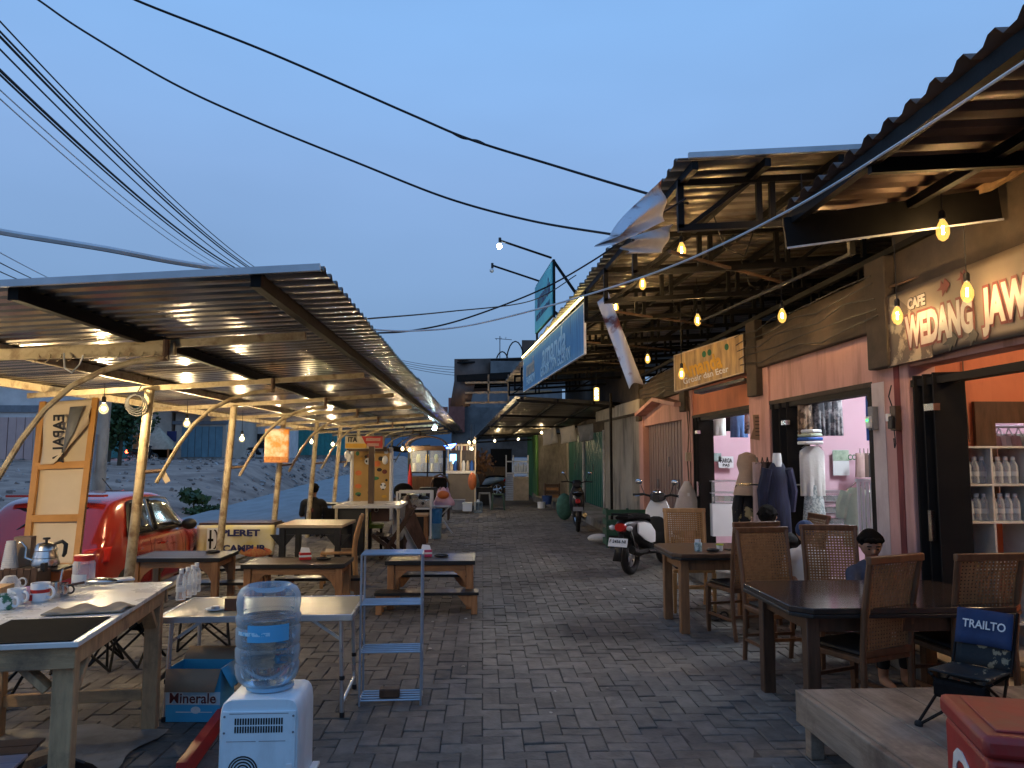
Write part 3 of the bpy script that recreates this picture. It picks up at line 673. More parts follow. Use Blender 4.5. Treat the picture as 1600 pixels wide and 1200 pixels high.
for (x, y, Y), (x2, y2), l in (((862,403,13.0), (782,376), 'sign lamp arm with its white bulb lit above the turquoise board'), ((842,439,15.0), (770,415), 'unlit sign lamp arm behind the lit one at the turquoise board')):
    a = at(x, y, Y); b = at(x2, y2, Y)
    t = thing('lamp_arm', l, 'lamp arm', a); b = b-a
    B().tube([(0,0,0), b], .02, 8).build('arm', m_darksteel, t)
    B().tube([b+Vector((-.01,0,.05)), b+Vector((-.01,0,-.05))], .025, 8).build('holder', m_dark, t)
    B().ball(b+Vector((-.02,0,-.10)), .045, 12, 8).build('bulb', emitter('sign bulb', (.8,.95,1), 90) if 'lit above' in l else m_white, t)
# yellow wooden sign
p0 = Vector((2.53, 10.0, 2.44)); p1 = Vector((3.20, 9.30, 2.62)); d = p1-p0
t = thing('shop_sign', 'yellow board sign with shop lettering angled out over the left clothes shop', 'sign', p0, math.atan2(d.y, d.x))
m_ysign = mat('yellow wood print', (.62,.42,.17), (.26,.17,.085), rough=.5, scale=2.5, bump=.03, stretch=(9,1,1))
W3 = math.hypot(d.x, d.y); H3 = .46; sh = d.z
def sgn(b, x0, x1, y0, y1, z0, z1):
    k = sh/W3; return b.add([(x0,y0,z0+k*x0),(x1,y0,z0+k*x1),(x1,y1,z0+k*x1),(x0,y1,z0+k*x0),(x0,y0,z1+k*x0),(x1,y0,z1+k*x1),(x1,y1,z1+k*x1),(x0,y1,z1+k*x0)], [(0,3,2,1),(4,5,6,7),(0,1,5,4),(1,2,6,5),(2,3,7,6),(3,0,4,7)])
sgn(B(),0,W3,-.01,.05,0,H3).build('panel', m_ysign, t)
f = B(); sgn(f,-.012,W3+.012,-.018,.055,-.014,.0); sgn(f,-.012,W3+.012,-.018,.055,H3,H3+.014); sgn(f,-.014,0,-.018,.055,0,H3); sgn(f,W3,W3+.014,-.018,.055,0,H3); f.build('frame', m_tan, t)
tl = math.atan2(sh, W3)
text('Amanda', m_tyel, t, (W3*.40,-.014,.21+.08), (R(90), -tl, 0), .27, W3*.62, .010); text('Grosir dan Ecer', m_tlit, t, (W3*.46,-.014,.08+.09), (R(90), -tl, 0), .11, W3*.68, .002)
for k, x in enumerate((.45,.53,.78)):
    B().ball((W3*x,-.016,.36+.19*x), .03, 8, 6, (1,.1,1.4)).build('leaf_print', m_tgreen, t)
tag(B().bar((2.75,9.75,2.40), (3.25,9.3,2.52), .22, .04).build('light_box', m_dark), 'dark lamp housing under the yellow board sign', 'lamp')

# cafe banner
m_brownprint = mat('brown batik print', (.34,.27,.19), (.07,.045,.03), rough=.45, scale=7, lo=.50, hi=.57, bump=.06)
m_banner = mat('tan banner vinyl', (.17,.135,.10), (.115,.09,.07), rough=.42, scale=2, bump=.12, bscale=7)
m_tgreyprint = mat('greyed white print', (.42,.385,.37), rough=.5, bump=0)
t = thing('cafe_banner', 'tan cafe banner with big white block lettering above the cafe doorway', 'banner', (3.235, 5.98, 2.29))
bn = B(); bn.grid(lambda u, v: (-.012+.004*math.sin(u*17+v*4)*v*(1-v)*2, -u*3.6, v*.57+.03*math.sin(u*5)*(1-v)), 70, 10); bn.build('sheet', m_banner, t, thick=.002)
sp = B(); sp.grid(lambda u, v: (-.0165+.004*math.sin((u*.17)*17+v*4)*v*(1-v)*2, -u*.62-.0, .01+v*(.545-.33*max(0, u-.25)/.75*(1 if v > .0 else 1))), 20, 10); sp.build('print_patch', m_brownprint, t)
for yy, zz, r_ in ((-.85,.09,.07),(-1.08,.085,.055),(-.80,.48,.06),(-1.02,.50,.05)):
    pt = [(r_*(1+.5*math.sin(k*2.4))*math.cos(k*.55), r_*.75*(1+.5*math.cos(k*3.1))*math.sin(k*.55)) for k in range(11)]
    B().prism(pt, .003, Matrix.Rotation(R(-90), 3, 'Z') @ Matrix.Rotation(R(90), 3, 'X'), (-.0185, yy, zz)).build('ornament', m_tblack if zz < .2 else m_tred, t)
for bld, m_, x in ((.034, m_tred, -.0185), (.015, m_tgreyprint, -.0200)):
    o = text('WEDANG', m_, t, (x,-.70,.225), WALLTXT, .31, .80+2*bld-.02, bld, ext=.0008); o = text('JAWA', m_, t, (x,-1.48,.245), WALLTXT, .31, .56+2*bld-.02, bld, ext=.0008)
    text('CAFE', m_ if m_ is m_tgreyprint else m_tblack, t, (x,-.45,.440), WALLTXT, .105, .23, bld*.35)
pp = [at(1412,455,5.95), at(1500,425,5.4), at(1600,385,4.7), at(1700,345,4.3)]
tag(B().tube([p+Vector((-.12,0,.03)) for p in pp], .012, 6).build('rod', m_rusty), 'thin rusty rod along the top of the cafe banner', 'rod')
# torn banners at the canopy corner
def cloth(name, label, m, corners, nu=14, nv=14, amp=.05, fr_=9, cat='banner'):
    c = [Vector(p) for p in corners]; n = (c[1]-c[0]).cross(c[3]-c[0]).normalized(); b = B()
    b.grid(lambda u, v: (c[0]*(1-u)+c[1]*u)*(1-v)+(c[3]*(1-u)+c[2]*u)*v + n*amp*math.sin(u*fr_+v*3)*(.3+v), nu, nv)
    o = b.build(name, m, thick=.003)
    return tag(o, label, cat)
m_flap = mat('pale flapping vinyl', (.62,.62,.64), (.45,.44,.45), rough=.6, scale=4)
m_flapred = mat('torn printed vinyl', (.60,.60,.64), (.20,.06,.04), rough=.6, scale=4, lo=.40, hi=.5)
cloth('torn_banner', 'pale torn banner flapping up at the near corner of the zinc canopy', m_flap, [at(1052,350,5.6), at(1035,395,5.5), at(972,398,5.0), at(985,372,5.2)], amp=.04)
cloth('torn_banner', 'pale wind blown banner flap with a dark red tip at the canopy corner', m_flapred, [at(1035,280,5.4), at(1040,345,5.4), at(938,390,4.9), at(955,368,4.9)], amp=.07)
cloth('torn_banner', 'narrow torn banner strip hanging down with dark red print beside the blue banner', m_flapred, [at(933,472,8.6), at(950,455,8.6), at(1004,598,8.1), at(983,607,8.0)], amp=.05, fr_=4)

# ---------------------------------------------------------------- cables
def cable(label, pts, r=.012, m=m_cable, cat='cable', seg=28, sag=0., name='cable', group=None):
    P = [at(*p) for p in pts]; path = []
    if len(P) == 2:
        for k in range(seg+1):
            u = k/seg; path.append(P[0].lerp(P[1], u)-Vector((0,0,sag*4*u*(1-u))))
    else:                                        # smooth curve through the measured points
        for i in range(len(P)-1):
            a, b, c, d_ = P[max(i-1,0)], P[i], P[i+1], P[min(i+2, len(P)-1)]
            for k in range(10):
                u = k/10; path.append(.5*((2*b)+(c-a)*u+(2*a-5*b+4*c-d_)*u*u+(3*b-a-3*c+d_)*u**3))
        path.append(P[-1])
    return tag(B().tube(path, r, 6).build(name, m), label, cat, group)
cable('thick black overhead cable crossing highest over the lane to the canopy corner', [(150,-35,7.0), (212,0,7), (420,82,7.2), (640,178,7.3), (735,218,7.2), (860,257,7), (1010,302,6.5), (1075,318,6.2)], .012)
cable('thinner loose twin strand twisted on the highest overhead cable', [(700,204,7.26), (722,216,7.26), (745,219,7.24), (760,226,7.2)], .007)
cable('long sagging overhead cable running lower to the torn banners', [(20,-25,8.0), (60,0,8), (130,48,8), (270,130,8), (400,190,8), (560,255,8), (700,310,7.9), (830,345,7.7), (955,366,7)], .012)
for k, (x0, y0, x1, y1, r_, m_) in enumerate(((-5,28,408,424,.011,m_cable), (-5,44,402,425,.014,m_cable), (-5,52,398,425,.017,m_cable), (-5,72,388,425,.012,m_cable), (-5,105,378,424,.020,m_cable), (-5,112,372,424,.014,m_cable), (-5,136,362,424,.009,m_palecable), (-5,150,350,424,.009,m_palecable))):
    lab = ('topmost strand of the bundle of utility lines at the upper left', 'thick dark strand second from the top of the utility lines', 'thickest dark strand in the upper half of the utility lines', 'dark strand alone in the middle of the utility lines',
           'heavy dark strand at the centre of the lower utility lines', 'dark strand running just under the heavy lower line', 'pale thin strand next to lowest of the utility lines', 'lowest pale thin strand of the utility lines')[k]
    cable(lab, [(x0,y0,9), (x1,y1,26)], r_, m_, sag=.25, cat='power line', name='power_line', group='utility lines at the upper left')
for k, (y0, x1, y1) in enumerate(((392,110,446), (408,85,446), (422,65,446))):
    cable(('faint line above the left canopy edge, highest of three', 'faint line above the left canopy edge, middle of three', 'faint line above the left canopy edge, lowest of three')[k], [(-5,y0,12), (x1,y1+4,20)], .009, m_cable if k else m_palecable, sag=.02, cat='power line', name='power_line', group='faint lines above the left canopy')
cable('pale thick cable drooping across to the top of the left canopy', [(-40,350,3.6), (0,362,3.7), (160,388,3.9), (290,412,4.3), (420,429,5.0)], .016, m_palecable)
cable('pale taut cable running from the cafe canopy across the lane to the left canopy', [(1640,72,2.5), (1600,97,2.65), (1430,208,3.3), (1240,325,4.2), (1060,412,5.0), (900,466,5.6), (740,507,5.9), (640,517,5.85), (560,513,5.7), (470,508,5.5)], .007, m_palecable)
cable('thin cable from the canopy corner down across the lane to the left canopy', [(1072,310,5.4), (1000,355,5.6), (930,405,6), (840,455,6.4), (720,500,6.4), (640,517,6.2), (580,521,6), (520,528,5.8)], .007)
cable('thin dark cable from the turquoise board to the left canopy edge', [(900,430,11), (830,470,10.5), (700,487,9), (575,498,7)], .008)
for k in range(4):
    cable(('highest of four distant lines left of the far roofs', 'second of four distant lines left of the far roofs', 'third of four distant lines left of the far roofs', 'lowest of four distant lines left of the far roofs')[k], [(628,563+k*3,40), (714,574+k*4.2,34)], .012, sag=.06, cat='power line', name='power_line', group='distant lines by the far roofs')

# ---------------------------------------------------------------- grey shop beyond
T = thing('grey_shop', 'grey plaster shop with dark green shutters and a stained end wall', 'building', (3.3, 16, 0))
def G(x, y): return (x-3.3, y-16)
def gl(y): return 3.3-.036*(y-16)      # front line
def gseg(name, m, y0, y1, z0, z1, off=0., th=.15):
    a, b = G(gl(y0)+off, y0), G(gl(y1)+off, y1)
    return B().add([(a[0],a[1],z0),(a[0]+th,a[1],z0),(b[0]+th,b[1],z0),(b[0],b[1],z0),(a[0],a[1],z1),(a[0]+th,a[1],z1),(b[0]+th,b[1],z1),(b[0],b[1],z1)], [(0,3,2,1),(4,5,6,7),(0,1,5,4),(1,2,6,5),(2,3,7,6),(3,0,4,7)]).build(name, m, T, smooth=False)
gseg('wall', m_greywall, 16.12, 20.0, 0, 2.45); gseg('wall', m_greywall, 23.05, 23.4, 0, 2.3, -.03); gseg('wall', m_greywall, 26.4, 27.0, 0, 2.3)
gseg('upper_wall', m_darkconc, 16.12, 27.0, 2.452, 4.2, -.02); gseg('lintel', m_darkconc, 20.0, 26.4, 2.23, 2.451, -.01)
gseg('beam', m_greywall, 15.2, 20.0, 2.46, 2.72, -.22, .19)
gseg('door_frame', m_whitewall, 19.93, 20.02, .2, 2.25, -.05, .04); gseg('door_frame', m_whitewall, 23.0, 23.12, .2, 2.25, -.07, .04)
e0 = Vector((1.93, 27.0, 0)); e1 = Vector((2.94, 27.02, 0))
B().bb(1.93-3.3, 2.98-3.3, 27-16, 27.15-16, 0, 2.35).build('end_wall', m_greywall, T, smooth=False)
B().bb(1.89-3.3, 1.93-3.3, 26.96-16, 33-16, 0, 2.35).build('side_wall', mat('green paint', (.10,.24,.06), (.06,.15,.04), rough=.8, scale=2), T, smooth=False)
def gdoor(label, y0, y1):
    a = gl((y0+y1)/2); t = thing('green_shutter', label, 'door', (a-.0, (y0+y1)/2, .2), math.atan(.036))
    B().bb(.03,.05,-(y1-y0)/2,(y1-y0)/2,0,2.02).build('backing', m_blackdoor, t)
    slats(t, -(y1-y0)/2, (y1-y0)/2, 0, .02, 2.02, 20, m_greendoor)
    B().bb(-.03,-.012,.0,.05,.95,1.15).build('handle', m_steel, t)
gdoor('nearer dark green folding shutter of the grey shop', 20.03, 23.0); gdoor('farther dark green folding shutter behind the parked motorcycle', 23.45, 26.35)
tag(B().tube([(2.68,16.1,.0),(2.68,16.1,2.9)], .03, 10).build('pipe_post', m_darksteel), 'thin dark steel post in front of the grey shop', 'post')
# lower dark awnings
def awning(label, pts, m=m_oldzinc, n=26, purl=3):
    a, b, c, d_ = [Vector(p) for p in pts]      # a-b lane edge (far, near), d-c wall edge
    t = thing('awning', label, 'awning', a); bb_ = B(); k = n*4
    def f(u, v):
        p = (a.lerp(b, u)).lerp(d_.lerp(c, u), v)-a; ph = (u*n) % 1
        return p+Vector((0,0,.035 if .25 < ph < .6 else 0))
    bb_.grid(lambda i, j: f(i, j), k, 3); bb_.build('roof_sheet', m, t, thick=.003)
    for q in range(purl):
        v = (q+.15)/purl; B().bar((a.lerp(d_, v)-a)-Vector((0,0,.05)), (b.lerp(c, v)-a)-Vector((0,0,.05)), .05, .06).build('purlin', m_darksteel, t)
    for u in (0, .25, .5, .75, 1): B().bar(a.lerp(b,u)-a-Vector((0,0,.10)), d_.lerp(c,u)-a-Vector((0,0,.10)), .05, .06).build('rafter', m_darksteel, t)
    return t
awning('dark corrugated awning low over the grey shop front', [(-.45,30,2.18), (.75,17.6,2.95), (3.25,17.6,2.80), (2.95,30,2.35)])
awning('old tiled awning far down the lane under the dark awning', [(-.20,40,2.45), (.75,30.5,2.75), (4.0,30.5,3.6), (3.5,40,3.4)], m_brownroof)
aw = awning('dark metal awning jutting over the lane past the blue banner', [(-.75,26.5,4.0), (-.55,23,3.97), (3,23,4.2), (3,26.5,4.2)], m_oldzinc, 14)
B().bar((-.05,-3.52,-.12), (2.6,-3.52,.05), .05, .20).build('fascia', m_darksteel, aw)
for x in (.9, 1.5, 2.0): B().bar((x,-3.56,.0), (x,-3.56,-.85), .05, .05).build('hanger', m_rawwood, aw)
for z in (-.25,-.55,-.85): B().bar((.2,-3.56,z), (2.8,-3.56,z+.05), .05, .06).build('rail', m_rawwood, aw)
B().add([(-.1,-3.4,.0),(.55,-3.5,.0),(.35,-3.5,-.95),(-.25,-3.4,-.95)], [(0,1,2,3)]).build('end_sheet', m_brownroof, aw, thick=.02)
aw2 = awning('higher dark roof behind the jutting awning', [(-1.05,31,5.05), (-.95,27.5,5.0), (3,27.5,5.15), (3,31,5.15)], m_brownroof, 14)
B().add([(0,-3.4,.0),(1.3,-3.6,.0),(1.3,-3.6,-1.2),(0,-3.4,-1.2)], [(0,1,2,3)]).build('end_sheet', m_brownroof, aw2, thick=.02)
B().bb(1.3,4,-3.7,-3.6,-1.1,-.1).build('wall_sheet', m_fargrey, aw2)
tm = B(); tm.bb(-2.6,2.2,34,36,0,3.9); t = thing('house', 'grey stained concrete house behind the dark awnings with red brick pillars', 'building', (0,34,0))
B().bb(-1.4,3.6,.0,3,1.5,3.7).build('wall', m_fargrey, t); B().bb(-.7,3.6,1.0,4,3.7,5.0).build('upper_wall', m_fargrey, t)
m_brick = mat('red brick', (.33,.13,.10), (.24,.09,.07), rough=.9, scale=9)
for x, h in ((-1.75,3.7),(-1.35,4.1),(-1.0,4.4)): B().bb(x-.18,x+.18,-.3,.1,2.6,h).build('pillar', m_brick, t)
an = thing('antenna', 'thin television antenna mast on the far roof', 'antenna', at(781,590,32)); B().tube([(0,0,-.5),(0,0,1.75)], .02, 6).build('mast', m_grey, an)
for k in range(3): B().bar((-.15+.2*k,-.18,1.62+.03*k), (-.15+.2*k,.18,1.62+.03*k), .02, .02).build('rod', m_grey, an)
B().bar((-.2,0,1.65), (.5,0,1.6), .025, .025).build('boom', m_grey, an)
dt = thing('roof_arch', 'pair of dark metal arches on the far roof', 'frame', at(795,572,29))
for k, (dx, h) in enumerate(((-.25,.55), (.25,.95))):
    B().tube([(dx+.25*math.cos(a)*(1+k*.4), 0, h*math.sin(a)) for a in [math.pi*j/10 for j in range(11)]], .025, 6).build('arch', m_darksteel, dt)
B().bb(.5,1.6,0,.1,-.2,1.0).build('board', m_brownroof, dt)
# hanging tarpaulin strips under the awning edge
for k, (x0, x1, l) in enumerate(((846,868,'printed tarpaulin strip hanging nearest the lane above the stained wall'), (874,898,'printed tarpaulin strip hanging in the middle above the green shutters'), (902,935,'dark sagging tarpaulin strip hanging nearest the lantern'))):
    cloth('tarpaulin', l, m_bannerback if k < 2 else m_grey, [at(x0,672-k*3,24-k), at(x1,668-k*4,23.4-k), at(x1+2,692-k*3,23.5-k), at(x0+2,697-k*3,24-k)], 8, 6, .05, 12, 'tarpaulin')
# ---------------------------------------------------------------- right-hand cane chairs and tables
def cane_chair(label, loc, rz, wood, cane, holes=()):
    """high-backed chair; faces +y, origin on the floor under the seat centre"""
    t = thing('cane_chair', label, 'chair', loc, rz, 'high backed cane chairs')
    w2 = .20; sh = .44
    B().bb(-w2-.015,w2+.015,-.21,.225,sh-.035,sh).build('seat_frame', wood, t, bev=.006)
    B().bb(-w2+.01,w2-.01,-.17,.205,sh+.001,sh+.028).build('seat', m_seat, t, bev=.012)
    lp = None
    for x in (-w2, w2): B().bar((x,.205,0), (x,.205,sh-.036), .030, .030, up=(0,1,0), a2=.042, b2=.042).build('leg', wood, t, bev=.004)
    for x in (-w2, w2):
        B().tube([(x*.98,-.235,0),(x,-.205,.2),(x,-.20,sh),(x*1.02,-.225,.7),(x*1.05,-.285,1.0)], .019, 8).build('leg', wood, t)
    for x in (-w2, w2): B().bar((x,-.20,.17), (x,.20,.17), .02, .022).build('stretcher', wood, t)
    for y in (-.2,.2): B().bar((-w2,y,.20 if y < 0 else .25), (w2,y,.20 if y < 0 else .25), .02, .022).build('stretcher', wood, t)
    def bp(x, v): z = .46+v*.54; return Vector((x*(1+.05*v), -.20-.085*v*v-.003, z))
    B().bar(bp(-w2,0), bp(w2,0), .03, .04).build('back_rail', wood, t, bev=.004); B().bar(bp(-w2-.02,1.0), bp(w2+.02,1.0), .035, .045).build('back_rail', wood, t, bev=.006)
    cb = B(); NX, NZ_ = 17, 25
    for i in range(1, NX):
        x = -w2+2*w2*i/NX
        pts = [bp(x, .02+.94*k/5) for k in range(6)]
        for a, b in zip(pts[:-1], pts[1:]): cb.bar(a, b, .0135, .003, up=(0,1,0))
    for j in range(1, NZ_):
        v = j/NZ_; hx = [(-w2+.008, w2-.008)]
        for a, b in hx: cb.bar(bp(a,v)+Vector((0,.004,0)), bp(b,v)+Vector((0,.004,0)), .004, .0135)
    cb.build('cane_panel', cane, t, kind='stuff', smooth=False)
    return t
m_cane2 = mat('honey woven cane', (.46,.25,.10), (.32,.165,.062), rough=.55, scale=30, bump=.2)
c0 = cane_chair('honey coloured cane chair at the far side of the smaller table', (2.17, 8.12, 0), R(180-4), m_chairwood2, m_cane2)
cane_chair('brown cane chair at the near side of the smaller table, back to the camera', (2.31, 6.98, 0), R(14), m_chairwood, m_cane)
C3 = cane_chair('cane chair behind the left end of the big dark table', (2.28, 5.92, 0), R(180+8), m_chairwood, m_cane)
proto = C3
dup(proto, (2.82, 6.10, 0), R(180-10), 'cane chair half hidden beside the boy at the big dark table', 'high backed cane chairs')
dup(proto, (2.28, 4.72, 0), R(24), 'cane chair nearest the camera at the big dark table, beside the wooden platform', 'high backed cane chairs')
dup(proto, (2.97, 4.80, 0), R(6), 'cane chair behind the blue folding camp chair', 'high backed cane chairs')
dup(proto, (3.02, 7.55, 0), R(90), 'cane chair at the wall end of the smaller table', 'high backed cane chairs')

def clip_table(label, x0, x1, y0, y1, z, topm, legm, cut, inset, name='dining_table'):
    t = thing(name, label, 'table', ((x0+x1)/2, (y0+y1)/2, 0)); a, b = (x1-x0)/2, (y1-y0)/2
    poly = [(-a+cut,-b),(a-cut,-b),(a,-b+cut),(a,b-cut),(a-cut,b),(-a+cut,b),(-a,b-cut),(-a,-b+cut)]
    B().prism(poly, .035, c=(0,0,z-.018)).build('table_top', topm, t, bev=.006)
    B().prism([(x*1.004, y*1.006) for x, y in poly], .022, c=(0,0,z-.047)).build('edge', m_black, t, bev=.004)
    for s in (-1, 1):
        B().bb(-a+inset+.04,a-inset-.04,s*(b-inset)-.012,s*(b-inset)+.012,z-.16,z-.059).build('apron', legm, t, bev=.003)
        B().bb(s*(a-inset)-.012,s*(a-inset)+.012,-b+inset+.04,b-inset-.04,z-.16,z-.059).build('apron', legm, t, bev=.003)
        for q in (-1, 1): B().bb(s*(a-inset)-.04,s*(a-inset)+.04,q*(b-inset)-.04,q*(b-inset)+.04,0,z-.059).build('leg', legm, t, bev=.006)
    return t
clip_table('smaller brown table with a cloud of small jars, next to the white scooter', 1.70, 2.68, 6.92, 7.78, .72, m_darkwood, mat('mid brown wood', (.27,.14,.065), (.17,.085,.04), rough=.5, scale=5, bump=.15, stretch=(6,6,1)), .07, .12)
clip_table('big dark polished table where the boy sits', 1.80, 3.20, 4.46, 5.46, .72, m_darktop, m_darkwood, .10, .14)
# things on the smaller table
t = thing('sugar_jar', 'small printed jar with white packets on the smaller brown table', 'jar', (1.98, 7.12, .72))
B().lathe([(.033,0),(.035,.01),(.035,.075),(.031,.08)], 14).build('jar', mat('printed jar', (.60,.72,.74), (.06,.16,.20), scale=30, rough=.3), t)
for k in range(5): B().box((-.02+.01*k,.005*(k%2),.09), (.022,.003,.035), rz=.4*k).build('packet', m_white, t)
t = thing('tissue_tub', 'small white tub with a yellow green lid on the smaller brown table', 'tub', (2.19, 7.15, .72)); B().lathe([(.025,0),(.032,.05)], 14).build('tub', m_white, t); B().lathe([(.035,.05),(.035,.06),(.01,.062)], 14).build('lid', mat('lime plastic', (.45,.55,.05), rough=.4), t)
tag(B().lathe([(.02,0),(.055,.008),(.06,.025),(.056,.025),(.045,.012)], 18).build('ashtray', m_dark, None, (2.1,7.06,.72)), 'black round ashtray on the smaller brown table', 'ashtray')
tag(B().box((0,0,.006), (.15,.075,.012), rz=.3).build('phone', m_dark, None, (2.33,7.2,.72), bev=.003), 'dark phone lying on the smaller brown table', 'phone')
t = thing('sandal', 'black sandals left under the smaller brown table', 'sandals', (2.25, 7.6, 0))
for s in (0, .11):
    B().ball((s,0,.02), .045, 10, 6, (1,2.6,.4)).build('sole', m_rubber, t); B().torus((s,.02,.03), .04, .01, 12, 5, Matrix.Rotation(R(90), 3, 'X')).build('strap', m_rubber, t)

# wooden platform
t = thing('platform', 'low weathered wooden platform in the right foreground', 'platform', (1.72, 2.75, 0), R(1))
for k in range(6): B().bb(.035+k*.255, .035+k*.255+.25, -.0, 1.46, .305, .34).build('plank', m_deck, t, bev=.004)
B().bb(0,.034,-.02,1.48,.17,.335).build('rail', m_deck, t, bev=.005); B().bb(0,1.6,1.462,1.497,.17,.335).build('rail', m_deck, t, bev=.005)
for y in (0,1.40):
    B().bb(.036,.11,y,y+.07,0,.304).build('leg', m_deck, t, bev=.005); B().bb(1.4,1.48,y,y+.07,0,.304).build('leg', m_deck, t, bev=.005)
B().bar((.06,1.32,.16),(.06,1.18,.30), .05, .04).build('bracket', m_deck, t)

# folding camp chair on the platform
t = thing('camp_chair', 'small folding camp chair with a navy headrest on the wooden platform', 'camp chair', (2.31, 3.66, .34), R(128)); t.scale = (.8,)*3
fb = B(); fb.grid(lambda u, v: (-.15+.30*u, -.16-.10*v-.02*math.sin(math.pi*u), .30+.28*v), 8, 6); fb.build('backrest', m_floral, t, thick=.01)
hb_ = B(); hb_.grid(lambda u, v: (-.155+.31*u, -.186-.072*v-.018*math.sin(math.pi*u), .42+.20*v), 8, 4); hr = hb_.build('headrest', m_navy, t, thick=.014)
text('TRAILTO', m_tlit, t, (0,-.226,.535), (R(70), 0, R(180)), .07, .19, .001)
sb = B(); sb.grid(lambda u, v: (-.16+.32*u, -.15+.36*v, .30-.05*math.sin(math.pi*u)*math.sin(math.pi*v)+.02*v), 8, 8); sb.build('seat', m_floral, t, thick=.01)
B().bb(-.14,.14,.12,.22,.17,.27).build('pouch', m_blackcloth, t, bev=.02)
for (x0, y0, x1, y1) in ((-.17,-.16,.17,-.10),(.17,-.16,-.17,-.10),(-.17,.22,.17,.18),(.17,.22,-.17,.18),(-.18,-.16,-.14,.22),(.18,-.16,.14,.22),(-.18,.22,-.14,-.16),(.18,.22,.14,-.16)):
    lg = B().tube([(x0*1.15,y0*1.25,.012),(x1,y1,.30)], .009, 6).build('leg', m_darksteel, t); B().ball((x0*1.15,y0*1.25,.012), .02, 8, 5).build('foot', m_rubber, lg)
for x in (-.16,.16): B().tube([(x,-.14,.28),(x,-.31,.62)], .009, 6).build('post', m_darksteel, t)

# red cooler
t = thing('cooler_box', 'red drinks cooler with white script lettering at the bottom right corner', 'cooler', (1.87, 2.41, .01), R(-16))
bx = B(); bx.bb(-.34,.34,-.21,.21,0,.70); bx.build('body', m_crate, t, bev=.02)
B().bb(-.352,.352,-.222,.222,.70,.765).build('lid', m_crate, t, bev=.018)
B().bb(-.30,.30,-.17,.17,.765,.772).build('lid_panel', m_crate, t, bev=.004)
text('Coke', m_tlit, t, (-.3425,.03,.36), Matrix(((0,0,-1),(0,-1,0),(-1,0,0))).to_euler(), .30, .58, .004, shear=.15)
text('C', m_tlit, t, (-.14,-.2135,.42), FRONTTXT, .48, .24, .004)

# ---------------------------------------------------------------- people
def figure(name, m, parent, caps, balls=(), vox=.012, it=6, extra=None):
    b = B()
    for p, q, r1, r2 in caps:
        p, q = Vector(p), Vector(q); d = (q-p); l = d.length; d = d/l if l else Vector((0,0,1)); pts, rs = [], []
        for k in range(5): a = math.pi/2*k/4; pts.append(p-d*r1*math.cos(a)); rs.append(max(.001, r1*math.sin(a)))
        for k in range(5): a = math.pi/2*k/4; pts.append(q+d*r2*math.sin(a)); rs.append(max(.001, r2*math.cos(a)))
        b.tube(pts, rs, 12)
    for c, r_, sc in balls: b.ball(c, r_, 16, 12, sc)
    if extra: extra(b)
    o = b.build(name, m, parent)
    k = o.modifiers.new('skin', 'REMESH'); k.mode = 'VOXEL'; k.voxel_size = vox; k.use_smooth_shade = True
    k = o.modifiers.new('relax', 'SMOOTH'); k.iterations = it; k.factor = .5
    return o
def hand(caps, wrist, d, side, s=1.):
    """palm, four bent fingers of different length and a thumb as capsules from the wrist along d"""
    w_, d = Vector(wrist), Vector(d).normalized(); u = Vector(side).normalized(); n = d.cross(u)
    k = w_+d*.045*s; caps.append((w_, k, .022*s, .028*s))
    for i, ln in enumerate((.030, .036, .034, .026)):
        a = k+u*(.020-.0135*i)*s+d*.02*s; b = a+d*ln*s+n*.008*s; c = b+d*ln*.6*s+n*.022*s; caps += [(k+u*(.016-.011*i)*s, a, .010*s, .0085*s), (a, b, .0085*s, .0075*s), (b, c, .0075*s, .006*s)]
    a = w_+d*.02*s+u*.028*s; caps += [(w_+d*.01*s, a, .012*s, .010*s), (a, a+d*.03*s+u*.016*s+n*.012*s, .010*s, .008*s)]
def head(caps, balls, c, r_, look, tilt=0.):
    """skull, jaw, nose, ears; look is the facing direction on the floor plan"""
    c = Vector(c); f = Vector((look[0], look[1], -tilt)).normalized(); s = Vector((-look[1], look[0], 0)).normalized(); up = s.cross(f)*-1
    up = f.cross(s) if f.cross(s).z > 0 else s.cross(f)
    balls.append((c, r_, (.86,.92,1.08)))
    caps += [(c-up*r_*.35+f*r_*.25, c-up*r_*.78+f*r_*.42, r_*.62, r_*.40), (c+f*r_*.86+up*.0, c+f*r_*1.02-up*r_*.28, r_*.10, r_*.15)]
    for q in (-1, 1): caps.append((c+s*q*r_*.84-up*r_*.02, c+s*q*r_*.90-up*r_*.22-f*r_*.05, r_*.13, r_*.10))
    for q in (-1, 1): caps.append((c+f*r_*.80+s*q*r_*.12+up*r_*.17, c+f*r_*.74+s*q*r_*.46+up*r_*.17, r_*.09, r_*.08))
    caps.append((c+f*r_*.80-s*r_*.16-up*r_*.52, c+f*r_*.80+s*r_*.16-up*r_*.52, r_*.075, r_*.075))
    return f, s, up

def tufts(c, r_, n=90, lo=-.1):
    def f(b):
        for k in range(n):
            d = Vector((random.gauss(0,1), random.gauss(0,1), random.gauss(.4,.8))).normalized()
            if d.z > lo: b.tube([c+d*r_*.86, c+d*r_*1.02+Vector((random.gauss(0,.008),random.gauss(0,.008),-.012))], [.017,.007], 6)
    return f
